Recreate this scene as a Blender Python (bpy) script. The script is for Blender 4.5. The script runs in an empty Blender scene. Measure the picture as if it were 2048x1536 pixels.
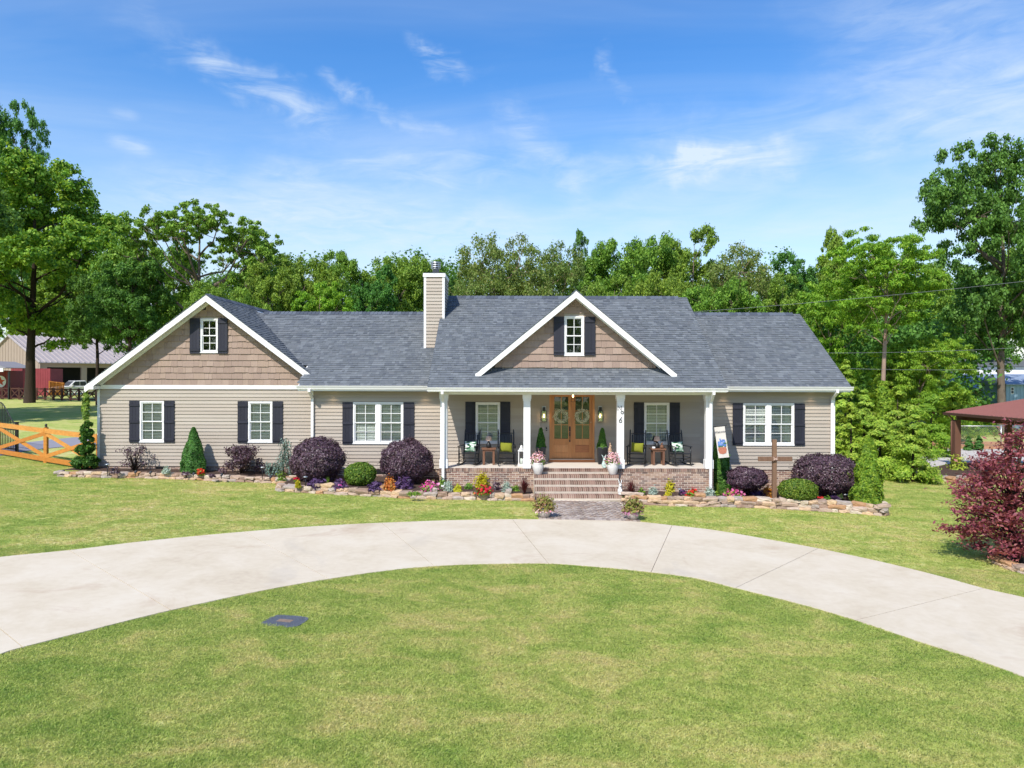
import bpy, bmesh, math, random
import numpy as np
from mathutils import Vector, Matrix, noise

scene = bpy.context.scene
COL = scene.collection
RND = random.Random(11)
rng = np.random.default_rng(11)
rad = math.radians

# ------------------------------------------------------------------ camera
F, ZC, HY, ROLL = 1421.0, 3.88, 755.0, 0.0022     # focal in photo pixels, eye height, horizon row, roll
cam = bpy.data.cameras.new('camera')
cam.sensor_width = 36.0
cam.lens = F / 2048 * 36.0
cam.shift_y = -(768 - HY) / 2048
cam.clip_start, cam.clip_end = 0.1, 2000
camo = bpy.data.objects.new('camera', cam)
COL.objects.link(camo)
camo.location = (0, 0, ZC)
camo.rotation_euler = (Matrix.Rotation(rad(90), 3, 'X') @ Matrix.Rotation(ROLL, 3, 'Z')).to_euler()
scene.camera = camo

# ------------------------------------------------------------------ sun, sky, exposure
SUN_D = Vector((0.50, 1.0, -1.18)).normalized()   # the way the light travels
sun = bpy.data.lights.new('sun', 'SUN')
sun.energy = 5.0
sun.angle = rad(0.55)
sun.color = (1.0, 0.94, 0.85)
suno = bpy.data.objects.new('sun', sun)
suno.rotation_euler = SUN_D.to_track_quat('-Z', 'Y').to_euler()
suno.location = (-20, -30, 50)
COL.objects.link(suno)

world = bpy.data.worlds.new('World')
scene.world = world
world.use_nodes = True
SKY_STRENGTH = 0.115


def build_world():
    nt = world.node_tree
    nt.nodes.clear()
    N, L = nt.nodes, nt.links
    out = N.new('ShaderNodeOutputWorld')
    bg = N.new('ShaderNodeBackground')
    bg.inputs['Strength'].default_value = SKY_STRENGTH
    sky = N.new('ShaderNodeTexSky')
    sky.sky_type = 'NISHITA'
    sky.sun_disc = False
    sky.sun_elevation = math.asin(-SUN_D.z)
    sky.sun_rotation = math.atan2(-SUN_D.x, -SUN_D.y)
    sky.altitude = 0
    sky.air_density = 1.25
    sky.dust_density = 0.5
    sky.ozone_density = 3.0
    tint = N.new('ShaderNodeHueSaturation')
    tint.inputs['Hue'].default_value = 0.510
    tint.inputs['Saturation'].default_value = 1.37
    tint.inputs['Value'].default_value = 1.64
    L.new(sky.outputs[0], tint.inputs['Color'])
    tc = N.new('ShaderNodeTexCoord')
    sep = N.new('ShaderNodeSeparateXYZ')
    L.new(tc.outputs['Generated'], sep.inputs[0])

    def math_(op, a, b=None):
        n = N.new('ShaderNodeMath')
        n.operation = op
        for k, v in enumerate((a, b)):
            if v is None:
                continue
            if isinstance(v, (int, float)):
                n.inputs[k].default_value = v
            else:
                L.new(v, n.inputs[k])
        return n.outputs[0]
    # azimuth / elevation in degrees, and a plane at cloud height for the fibres
    az = math_('MULTIPLY', math_('ARCTAN2', sep.outputs[0], sep.outputs[1]), 57.2958)
    el = math_('MULTIPLY', math_('ARCSINE', sep.outputs[2]), 57.2958)
    zc = math_('MAXIMUM', math_('ADD', sep.outputs[2], 0.12), 0.03)
    com = N.new('ShaderNodeCombineXYZ')
    L.new(math_('DIVIDE', sep.outputs[0], zc), com.inputs[0])
    L.new(math_('DIVIDE', sep.outputs[1], zc), com.inputs[1])
    dom = N.new('ShaderNodeCombineXYZ')
    L.new(az, dom.inputs[0])
    L.new(el, dom.inputs[1])

    def noise_(src, rot, sc, nscale, det, dist, rough=0.58, loc=(0, 0, 0)):
        mp = N.new('ShaderNodeMapping')
        mp.inputs['Rotation'].default_value = (0, 0, rad(rot))
        mp.inputs['Scale'].default_value = sc
        mp.inputs['Location'].default_value = loc
        L.new(src, mp.inputs[0])
        nz = N.new('ShaderNodeTexNoise')
        nz.inputs['Scale'].default_value = nscale
        nz.inputs['Detail'].default_value = det
        nz.inputs['Roughness'].default_value = rough
        nz.inputs['Distortion'].default_value = dist
        L.new(mp.outputs[0], nz.inputs['Vector'])
        return nz.outputs['Fac']

    def smooth(v, lo, hi, a=0.0, b_=1.0):
        mr = N.new('ShaderNodeMapRange')
        mr.interpolation_type = 'SMOOTHSTEP'
        mr.inputs['From Min'].default_value = lo
        mr.inputs['From Max'].default_value = hi
        mr.inputs['To Min'].default_value = a
        mr.inputs['To Max'].default_value = b_
        L.new(v, mr.inputs['Value'])
        return mr.outputs[0]
    wx = math_('MULTIPLY', math_('SUBTRACT', noise_(dom.outputs[0], 0, (1, 1, 1), 0.22, 4, 0.3), 0.5), 5.0)
    wy = math_('MULTIPLY', math_('SUBTRACT', noise_(dom.outputs[0], 0, (1, 1, 1), 0.22, 4, 0.3, loc=(31, 17, 0)), 0.5), 5.0)
    azw, elw = math_('ADD', az, wx), math_('ADD', el, wy)

    fibres = {}

    def streak(p, q, w, amount, fibre_rot, fs=0.45, lo=0.38, hi=0.66, warp=True):
        """a combed cirrus streak between two directions (degrees)"""
        (x0, y0), (x1, y1) = p, q
        dx, dy = x1 - x0, y1 - y0
        L2 = math.hypot(dx, dy)
        dx, dy = dx / L2, dy / L2
        A, E = (azw, elw) if warp else (az, el)
        rx, ry = math_('SUBTRACT', A, x0), math_('SUBTRACT', E, y0)
        t = math_('ADD', math_('MULTIPLY', rx, dx), math_('MULTIPLY', ry, dy))
        s = math_('ADD', math_('MULTIPLY', rx, -dy), math_('MULTIPLY', ry, dx))
        over = math_('MAXIMUM', math_('MAXIMUM', math_('MULTIPLY', t, -1.0), math_('SUBTRACT', t, L2)), 0.0)
        d = math_('SQRT', math_('ADD', math_('MULTIPLY', s, s), math_('MULTIPLY', math_('MULTIPLY', over, over), 0.35)))
        core = smooth(d, 0.0, w, 1.0, 0.0)
        key = min(((-10, .32), (22, .5), (46, .55), (8, 1.0)), key=lambda k: abs(k[0] - fibre_rot) + abs(math.log(k[1] / fs)) * 14)
        if key not in fibres:
            fibres[key] = noise_(dom.outputs[0], key[0], (0.35, 1.5, 1), key[1], 7, 0.7, 0.62, loc=(3.0, 9.0, 0))
        fib = smooth(fibres[key], lo - .10, hi + .16)
        return math_('MULTIPLY', math_('MULTIPLY', core, fib), amount)

    def D(px, py):
        a_ = math.degrees(math.atan2(px - 1024, F))
        return a_, math.degrees(math.atan2((HY - py) * math.cos(math.radians(a_)), F))
    parts = [streak(D(420, 125), D(620, 225), 1.9, 0.72, 24, 0.5), streak(D(672, 176), D(700, 205), 1.1, 0.7, 30, 0.7), streak(D(690, 200), D(880, 268), 0.8, 0.35, 24, 0.6),
             streak(D(842, 104), D(920, 138), 1.3, 0.42, 8, 1.3, .45, .62), streak(D(1310, 326), D(1560, 316), 1.7, 0.62, -4, 0.4, .30, .62), streak(D(1160, 345), D(1400, 325), 1.8, 0.40, -6, 0.4),
             streak(D(1350, 320), D(2040, 170), 5.0, 0.58, -14, 0.22, .30, .70), streak(D(1030, 245), D(1150, 365), 2.2, 0.45, 44, 0.4), streak(D(600, 350), D(1000, 330), 3.0, 0.42, 18, 0.3),
             streak(D(1210, 100), D(1200, 135), 0.9, 0.45, 70, 0.8), streak(D(1202, 140), D(1260, 190), 0.7, 0.28, 45, 0.7), streak(D(240, 286), D(276, 296), 0.8, 0.42, 8, 1.0, .25, .7, False),
             streak(D(240, 228), D(256, 232), 0.6, 0.25, 8, 1.0, .25, .7, False), streak(D(1880, 80), D(2060, 260), 10.0, 0.50, 50, 0.15, .2, .8), streak(D(300, 60), D(420, 120), 2.2, 0.22, 30, 0.4),
             streak(D(350, 400), D(1000, 480), 4.0, 0.40, 8, 0.2, .3, .7), streak(D(1050, 430), D(1800, 420), 3.6, 0.30, -6, 0.2, .3, .7)]
    tot = parts[0]
    for q in parts[1:]:
        tot = math_('ADD', tot, q)
    veil = smooth(noise_(com.outputs[0], -24, (0.5, 1.5, 1), 0.8, 6, 0.9, loc=(3.3, 1.2, 0)), 0.36, 0.80)
    tot = math_('ADD', tot, math_('MULTIPLY', veil, 0.34))
    low = smooth(el, 0.0, 23.0, 0.60, 0.0)
    fac = math_('MINIMUM', math_('ADD', math_('MULTIPLY', tot, 0.9), low), 0.85)
    mx = N.new('ShaderNodeMixRGB')
    L.new(fac, mx.inputs['Fac'])
    L.new(tint.outputs[0], mx.inputs['Color1'])
    mx.inputs['Color2'].default_value = (6.6, 7.5, 8.5, 1)
    L.new(mx.outputs[0], bg.inputs['Color'])
    L.new(bg.outputs[0], out.inputs['Surface'])


build_world()
scene.view_settings.view_transform = 'Standard'
scene.view_settings.look = 'None'
scene.view_settings.exposure = 0.10
scene.view_settings.gamma = 1.0
scene.view_settings.use_curve_mapping = False
scene.render.engine = 'CYCLES'
scene.cycles.max_bounces = 8
scene.cycles.transparent_max_bounces = 12
scene.cycles.caustics_reflective = False
scene.cycles.caustics_refractive = False


# ------------------------------------------------------------------ terrain and pixel helpers
def sstep(a, b, t):
    t = min(1.0, max(0.0, (t - a) / (b - a)))
    return t * t * (3 - 2 * t)


def gz(x, y):
    """height of the natural ground"""
    xs = max(-30.0, min(26.0, x))
    z = -0.02 * (xs - 1.5)
    z += 0.015 * max(0.0, y - 27.0) if y < 95 else 0.015 * 68
    z += 0.012 * noise.noise(Vector((x * 0.25, y * 0.25, 0.3)))
    return z


def W(px, py, y):
    """photo pixel at a given distance -> world point"""
    dx, dy = px - 1024.0, py - 768.0
    px2 = 1024.0 + dx + ROLL * dy
    py2 = 768.0 + dy - ROLL * dx
    return Vector(((px2 - 1024.0) * y / F, y, ZC - (py2 - HY) * y / F))


def G(px, py, h=gz):
    """photo pixel -> point on the ground"""
    y, st = 4.0, 0.5
    while y < 300:
        p = W(px, py, y)
        if p.z <= h(p.x, p.y):
            a, b = y - st, y
            for _ in range(18):
                m = 0.5 * (a + b)
                q = W(px, py, m)
                if q.z <= h(q.x, q.y):
                    b = m
                else:
                    a = m
            q = W(px, py, b)
            return Vector((q.x, q.y, h(q.x, q.y)))
        y += st
    return W(px, py, 300)


def XW(px, y):
    return (px - 1024.0) * y / F


# ------------------------------------------------------------------ objects
def wm(o):
    m = o.matrix_basis.copy()
    if o.parent:
        return wm(o.parent) @ o.matrix_parent_inverse @ m
    return m


def tag(o, label=None, cat=None, group=None, kind=None):
    if label:
        o['label'] = label
    if cat:
        o['category'] = cat
    if group:
        o['group'] = group
    if kind:
        o['kind'] = kind
    return o


def thing(name, label, cat, loc=(0, 0, 0), rz=0.0, group=None):
    o = bpy.data.objects.new(name, None)
    o.empty_display_size = 0.2
    COL.objects.link(o)
    o.location = loc
    o.rotation_euler = (0, 0, rz)
    return tag(o, label, cat, group)


def link(name, mesh, mat=None, parent=None, world=False):
    o = bpy.data.objects.new(name, mesh)
    COL.objects.link(o)
    if mat is not None:
        if hasattr(mesh, 'materials') and len(mesh.materials) == 0:
            for m in (mat if isinstance(mat, (list, tuple)) else [mat]):
                mesh.materials.append(m)
    if parent is not None:
        o.parent = parent
        if world:
            o.matrix_parent_inverse = wm(parent).inverted()
    return o


def copy_tree(o, parent=None):
    c = o.copy()
    COL.objects.link(c)
    if parent is not None:
        c.parent = parent
    for ch in list(o.children):
        copy_tree(ch, c)
    return c


class MB:
    """collects simple shapes into one mesh"""

    def __init__(self):
        self.v, self.f, self.mi, self.sm = [], [], [], []

    def add(self, vs, fs, mi=0, smooth=False):
        b = len(self.v)
        self.v += [tuple(p) for p in vs]
        self.f += [tuple(b + i for i in f) for f in fs]
        self.mi += [mi] * len(fs)
        self.sm += [smooth] * len(fs)
        return self

    def box(self, x0, x1, y0, y1, z0, z1, mi=0, m=None):
        vs = [Vector((x, y, z)) for z in (z0, z1) for y in (y0, y1) for x in (x0, x1)]
        if m is not None:
            vs = [m @ p for p in vs]
        return self.add(vs, [(0, 2, 3, 1), (4, 5, 7, 6), (0, 1, 5, 4), (2, 6, 7, 3), (0, 4, 6, 2), (1, 3, 7, 5)], mi)

    def bar(self, p, q, w, d, mi=0, up=Vector((0, 0, 1))):
        """a square bar from p to q, w wide and d deep"""
        p, q = Vector(p), Vector(q)
        t = (q - p).normalized()
        a = t.cross(up)
        if a.length < 1e-4:
            a = t.cross(Vector((0, 1, 0)))
        a.normalize()
        b = t.cross(a).normalized()
        vs = []
        for e in (p, q):
            for s1, s2 in ((-1, -1), (1, -1), (1, 1), (-1, 1)):
                vs.append(e + a * s1 * w / 2 + b * s2 * d / 2)
        return self.add(vs, [(3, 2, 1, 0), (4, 5, 6, 7), (0, 1, 5, 4), (1, 2, 6, 5), (2, 3, 7, 6), (3, 0, 4, 7)], mi)

    def tube(self, pts, radii, n=8, mi=0, cap=True, smooth=True):
        pts = [Vector(p) for p in pts]
        if isinstance(radii, (int, float)):
            radii = [radii] * len(pts)
        vs, fs = [], []
        ref = Vector((0.31, 0.17, 0.93))
        for i, p in enumerate(pts):
            t = (pts[min(i + 1, len(pts) - 1)] - pts[max(i - 1, 0)])
            t = t.normalized() if t.length > 1e-9 else Vector((0, 0, 1))
            a = t.cross(ref)
            if a.length < 1e-3:
                a = t.cross(Vector((1, 0, 0)))
            a.normalize()
            b = t.cross(a)
            for k in range(n):
                an = 2 * math.pi * k / n
                vs.append(p + (a * math.cos(an) + b * math.sin(an)) * radii[i])
        for i in range(len(pts) - 1):
            for k in range(n):
                k2 = (k + 1) % n
                fs.append((i * n + k, i * n + k2, (i + 1) * n + k2, (i + 1) * n + k))
        if cap:
            fs.append(tuple(range(n - 1, -1, -1)))
            fs.append(tuple((len(pts) - 1) * n + k for k in range(n)))
        return self.add(vs, fs, mi, smooth)

    def lathe(self, prof, n=20, c=(0, 0, 0), mi=0, smooth=True, sq=False):
        vs, fs = [], []
        for r, z in prof:
            for k in range(n):
                an = 2 * math.pi * (k + (0.5 if sq else 0)) / n
                vs.append((c[0] + r * math.cos(an), c[1] + r * math.sin(an), c[2] + z))
        for i in range(len(prof) - 1):
            for k in range(n):
                k2 = (k + 1) % n
                fs.append((i * n + k, i * n + k2, (i + 1) * n + k2, (i + 1) * n + k))
        fs.append(tuple(range(n - 1, -1, -1)))
        fs.append(tuple((len(prof) - 1) * n + k for k in range(n)))
        return self.add(vs, fs, mi, smooth)

    def ball(self, c, r, mi=0, nu=12, nv=8):
        rx, ry, rz = (r, r, r) if isinstance(r, (int, float)) else r
        vs, fs = [(c[0], c[1], c[2] - rz)], []
        for j in range(1, nv):
            th = math.pi * j / nv - math.pi / 2
            for k in range(nu):
                an = 2 * math.pi * k / nu
                vs.append((c[0] + rx * math.cos(th) * math.cos(an), c[1] + ry * math.cos(th) * math.sin(an), c[2] + rz * math.sin(th)))
        vs.append((c[0], c[1], c[2] + rz))
        top = len(vs) - 1
        for k in range(nu):
            k2 = (k + 1) % nu
            fs.append((0, 1 + k2, 1 + k))
            for j in range(nv - 2):
                a, b = 1 + j * nu, 1 + (j + 1) * nu
                fs.append((a + k, a + k2, b + k2, b + k))
            a = 1 + (nv - 2) * nu
            fs.append((a + k, a + k2, top))
        return self.add(vs, fs, mi, True)

    def prism(self, poly, y0, y1, mi=0):
        """polygon in (x, z) extruded along y"""
        n = len(poly)
        vs = [(x, y0, z) for x, z in poly] + [(x, y1, z) for x, z in poly]
        fs = [tuple(range(n)), tuple(range(2 * n - 1, n - 1, -1))]
        fs += [(i, i + n, (i + 1) % n + n, (i + 1) % n) for i in range(n)]
        return self.add(vs, fs, mi)

    def prismx(self, poly, x0, x1, mi=0):
        """polygon in (y, z) extruded along x"""
        n = len(poly)
        vs = [(x0, y, z) for y, z in poly] + [(x1, y, z) for y, z in poly]
        fs = [tuple(range(n)), tuple(range(2 * n - 1, n - 1, -1))]
        fs += [(i, i + n, (i + 1) % n + n, (i + 1) % n) for i in range(n)]
        return self.add(vs, fs, mi)

    def mesh(self, name, fix=True):
        me = bpy.data.meshes.new(name)
        me.from_pydata(self.v, [], self.f)
        me.polygons.foreach_set('material_index', self.mi)
        me.polygons.foreach_set('use_smooth', self.sm)
        if fix:
            bm = bmesh.new()
            bm.from_mesh(me)
            bmesh.ops.recalc_face_normals(bm, faces=bm.faces)
            bm.to_mesh(me)
            bm.free()
        me.update()
        return me

    def build(self, name, mat, parent=None, world=False, bevel=0.0):
        o = link(name, self.mesh(name), mat, parent, world)
        if bevel:
            b = o.modifiers.new('bevel', 'BEVEL')
            b.width = bevel
            b.segments = 1
            b.limit_method = 'ANGLE'
        return o


def quads_mesh(name, V, mi=None):
    """V: (n, 4, 3) array of separate quads"""
    n = len(V)
    me = bpy.data.meshes.new(name)
    me.vertices.add(n * 4)
    me.vertices.foreach_set('co', np.ascontiguousarray(V, dtype=np.float32).reshape(-1))
    me.loops.add(n * 4)
    me.loops.foreach_set('vertex_index', np.arange(n * 4, dtype=np.int32))
    me.polygons.add(n)
    me.polygons.foreach_set('loop_start', np.arange(0, n * 4, 4, dtype=np.int32))
    me.polygons.foreach_set('loop_total', np.full(n, 4, dtype=np.int32))
    if mi is not None:
        me.polygons.foreach_set('material_index', np.ascontiguousarray(mi, dtype=np.int32))
    me.update(calc_edges=True)
    return me


UNIT = {}


def unit_cube():
    if 'cube' not in UNIT:
        UNIT['cube'] = MB().box(-.5, .5, -.5, .5, -.5, .5).mesh('piece')
    return UNIT['cube']


def TRS(loc, scale, rot=None):
    m = Matrix.Translation(Vector(loc))
    if rot is not None:
        m = m @ (rot.to_4x4() if isinstance(rot, Matrix) else rot)
    return m @ Matrix.Diagonal((scale[0], scale[1], scale[2], 1.0))


def pieces(name, mesh, mats, mat, parent, limit=300, stuff=None, label=None):
    """the first pieces as objects sharing one mesh, the rest joined into one part"""
    inv = wm(parent).inverted()
    if len(mesh.materials) == 0:
        mesh.materials.append(mat)
    for m in mats[:limit]:
        o = bpy.data.objects.new(name, mesh)
        COL.objects.link(o)
        o.parent = parent
        o.matrix_basis = inv @ m
    rest = mats[limit:]
    if rest:
        n = len(mesh.vertices)
        co = np.empty(n * 3, dtype=np.float32)
        mesh.vertices.foreach_get('co', co)
        co = np.c_[co.reshape(-1, 3), np.ones(n)]
        A = np.array([[list(r) for r in m] for m in rest])
        allv = np.einsum('kij,nj->kni', A, co)[:, :, :3].reshape(-1, 3)
        fs = [tuple(p.vertices) for p in mesh.polygons]
        faces = [tuple(i + k * n for i in f) for k in range(len(rest)) for f in fs]
        me = bpy.data.meshes.new(stuff or name)
        me.from_pydata(allv.tolist(), [], faces)
        me.update()
        o = link(stuff or name, me, mat, parent, True)
        o['kind'] = 'stuff'
# ------------------------------------------------------------------ materials
def lin(h):
    h = h.lstrip('#')
    c = [int(h[i:i + 2], 16) / 255 for i in (0, 2, 4)]
    return tuple(((x + 0.055) / 1.055) ** 2.4 if x > 0.04045 else x / 12.92 for x in c)


class NT:
    def __init__(self, name):
        self.m = bpy.data.materials.new(name)
        self.m.use_nodes = True
        self.nt = self.m.node_tree
        self.nt.nodes.clear()
        self.out = self.n('ShaderNodeOutputMaterial')

    def n(self, t, **kw):
        x = self.nt.nodes.new(t)
        for k, v in kw.items():
            setattr(x, k, v)
        return x

    def set(self, node, **kw):
        for k, v in kw.items():
            key = k.replace('_', ' ')
            sock = node.inputs[key]
            if hasattr(v, 'is_linked') or isinstance(v, bpy.types.NodeSocket):
                self.nt.links.new(v, sock)
            else:
                sock.default_value = v
        return node

    def l(self, a, b):
        self.nt.links.new(a, b)

    def math(self, op, a, b=0.0):
        x = self.n('ShaderNodeMath', operation=op)
        for k, v in enumerate((a, b)):
            if isinstance(v, (int, float)):
                x.inputs[k].default_value = v
            else:
                self.l(v, x.inputs[k])
        return x.outputs[0]

    def noise(self, scale, detail=4, rough=0.55, coord='pos', sc=None, dist=0.0):
        x = self.n('ShaderNodeTexNoise')
        x.inputs['Scale'].default_value = scale
        x.inputs['Detail'].default_value = detail
        x.inputs['Roughness'].default_value = rough
        x.inputs['Distortion'].default_value = dist
        if coord == 'pos':
            src = self.n('ShaderNodeNewGeometry').outputs['Position']
        else:
            src = self.n('ShaderNodeTexCoord').outputs['Object']
        if sc:
            mp = self.n('ShaderNodeMapping')
            mp.inputs['Scale'].default_value = sc
            self.l(src, mp.inputs[0])
            src = mp.outputs[0]
        self.l(src, x.inputs['Vector'])
        return x.outputs['Fac']

    def rnd(self):
        """0..1, different for every object and every loose piece"""
        a = self.n('ShaderNodeObjectInfo').outputs['Random']
        b = self.n('ShaderNodeNewGeometry').outputs['Random Per Island']
        return self.math('FRACT', self.math('ADD', a, b))

    def ramp(self, fac, cols, const=False):
        r = self.n('ShaderNodeValToRGB')
        cr = r.color_ramp
        cr.interpolation = 'CONSTANT' if const else 'LINEAR'
        k = len(cols)
        items = []
        for i, c in enumerate(cols):
            if len(c) == 2:
                items.append((c[0], c[1]))
            else:
                items.append((i / k if const else i / max(1, k - 1), c))
        while len(cr.elements) < k:
            cr.elements.new(0.5)
        for e, (p, c) in zip(cr.elements, items):
            e.position = p
            e.color = (*c, 1)
        self.l(fac, r.inputs['Fac'])
        return r.outputs['Color']

    def mix(self, fac, a, b, mode='MIX'):
        x = self.n('ShaderNodeMixRGB', blend_type=mode)
        for s, v in (('Fac', fac), ('Color1', a), ('Color2', b)):
            if isinstance(v, (int, float)):
                x.inputs[s].default_value = v
            elif isinstance(v, tuple):
                x.inputs[s].default_value = (*v[:3], 1)
            else:
                self.l(v, x.inputs[s])
        return x.outputs[0]

    def bump(self, h, strength=0.3, dist=0.01):
        b = self.n('ShaderNodeBump')
        b.inputs['Strength'].default_value = strength
        b.inputs['Distance'].default_value = dist
        self.l(h, b.inputs['Height'])
        return b.outputs[0]

    def principled(self, col, rough=0.6, metal=0.0, spec=0.4, normal=None):
        p = self.n('ShaderNodeBsdfPrincipled')
        if isinstance(col, tuple):
            p.inputs['Base Color'].default_value = (*col[:3], 1)
        else:
            self.l(col, p.inputs['Base Color'])
        p.inputs['Roughness'].default_value = rough
        p.inputs['Metallic'].default_value = metal
        p.inputs['Specular IOR Level'].default_value = spec
        if normal is not None:
            self.l(normal, p.inputs['Normal'])
        self.l(p.outputs[0], self.out.inputs['Surface'])
        return p


def M(name, cols, rough=0.6, var=0.1, nscale=6.0, bump=0.0, bscale=60.0, spec=0.4, metal=0.0, sc=None, const=True, dirt=0.0, dirtcol=(0.1, 0.08, 0.06), bdist=0.004):
    """cols: one colour or a palette spread over pieces; var: slow tone variation; bump: fine relief"""
    t = NT(name)
    if isinstance(cols, tuple):
        base = t.mix(0.0, cols, cols)
    else:
        base = t.ramp(t.rnd(), cols, const)
    n1 = t.noise(nscale, 5, 0.6, sc=sc)
    hsv = t.n('ShaderNodeHueSaturation')
    v = t.math('ADD', t.math('MULTIPLY', t.math('SUBTRACT', n1, 0.5), var * 4), 1.0)
    t.l(v, hsv.inputs['Value'])
    t.l(base, hsv.inputs['Color'])
    col = hsv.outputs[0]
    if dirt:
        d = t.noise(nscale * 0.35, 6, 0.65)
        mr = t.n('ShaderNodeMapRange')
        t.set(mr, Value=d, From_Min=0.5, From_Max=0.75, To_Min=0.0, To_Max=dirt)
        col = t.mix(mr.outputs[0], col, dirtcol)
    nm = None
    if bump:
        nm = t.bump(t.noise(bscale, 3, 0.6, sc=sc), bump, bdist)
    t.principled(col, rough, metal, spec, nm)
    return t.m


def leaf_mat(name, cols, transl=0.35, clump=0.9, rough=0.55, spec=0.25, big=0.25):
    """foliage: every leaf its own tone, light passing through"""
    t = NT(name)
    base = t.ramp(t.rnd(), cols)
    nz = t.noise(clump, 3, 0.6)
    hsv = t.n('ShaderNodeHueSaturation')
    t.l(base, hsv.inputs['Color'])
    t.l(t.math('ADD', t.math('MULTIPLY', t.math('SUBTRACT', nz, 0.5), big * 4), 1.0), hsv.inputs['Value'])
    t.l(t.math('ADD', t.math('MULTIPLY', t.math('SUBTRACT', t.n('ShaderNodeObjectInfo').outputs['Random'], 0.5), 0.03), 0.493), hsv.inputs['Hue'])
    p = t.n('ShaderNodeBsdfPrincipled')
    t.l(hsv.outputs[0], p.inputs['Base Color'])
    p.inputs['Roughness'].default_value = rough
    p.inputs['Specular IOR Level'].default_value = spec
    tr = t.n('ShaderNodeBsdfTranslucent')
    t.l(t.mix(1.0, hsv.outputs[0], (1.25, 1.15, 0.55), 'MULTIPLY'), tr.inputs['Color'])
    mx = t.n('ShaderNodeMixShader')
    mx.inputs[0].default_value = transl
    t.l(p.outputs[0], mx.inputs[1])
    t.l(tr.outputs[0], mx.inputs[2])
    t.l(mx.outputs[0], t.out.inputs['Surface'])
    return t.m


def lawn_mat(name, blades):
    t = NT(name)
    a = t.noise(0.8, 6, 0.66, dist=0.7, sc=(1.0, 1.5, 1.0))
    b = t.noise(2.3, 5, 0.65, dist=0.4)
    c = t.noise(0.16, 3, 0.5)
    f = t.math('ADD', t.math('ADD', t.math('MULTIPLY', a, 0.55), t.math('MULTIPLY', b, 0.25)), t.math('MULTIPLY', c, 0.20))
    patch = t.ramp(f, [(0.37, lin('#9ab656')), (0.44, lin('#b2c364')), (0.50, lin('#c8cf78')), (0.56, lin('#dbd58c')), (0.63, lin('#eadaa2'))])
    if blades:
        r = t.n('ShaderNodeObjectInfo').outputs['Random']
        q = t.n('ShaderNodeNewGeometry').outputs['Random Per Island']
        blade = t.ramp(t.math('FRACT', t.math('ADD', r, q)), [(0.0, lin('#82aa46')), (0.3, lin('#a8bf5c')), (0.62, lin('#c8d07c')), (0.86, lin('#e4d8a2')), (1.0, lin('#eee4ba'))])
        col = t.mix(0.24, patch, blade)
        p = t.n('ShaderNodeBsdfPrincipled')
        t.l(col, p.inputs['Base Color'])
        p.inputs['Roughness'].default_value = 0.6
        p.inputs['Specular IOR Level'].default_value = 0.2
        tr = t.n('ShaderNodeBsdfTranslucent')
        t.l(col, tr.inputs['Color'])
        mx = t.n('ShaderNodeMixShader')
        mx.inputs[0].default_value = 0.45
        t.l(p.outputs[0], mx.inputs[1])
        t.l(tr.outputs[0], mx.inputs[2])
        t.l(mx.outputs[0], t.out.inputs['Surface'])
    else:
        fine = t.noise(42, 5, 0.75)
        fine2 = t.noise(9, 5, 0.7)
        s = t.math('ADD', t.math('MULTIPLY', t.math('SUBTRACT', fine, 0.5), 0.9), t.math('MULTIPLY', t.math('SUBTRACT', fine2, 0.5), 0.5))
        hsv = t.n('ShaderNodeHueSaturation')
        t.l(patch, hsv.inputs['Color'])
        t.l(t.math('ADD', s, 0.74), hsv.inputs['Value'])
        t.principled(hsv.outputs[0], 0.85, 0, 0.1, t.bump(fine, 0.7, 0.03))
    return t.m


MAT = {}


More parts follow.
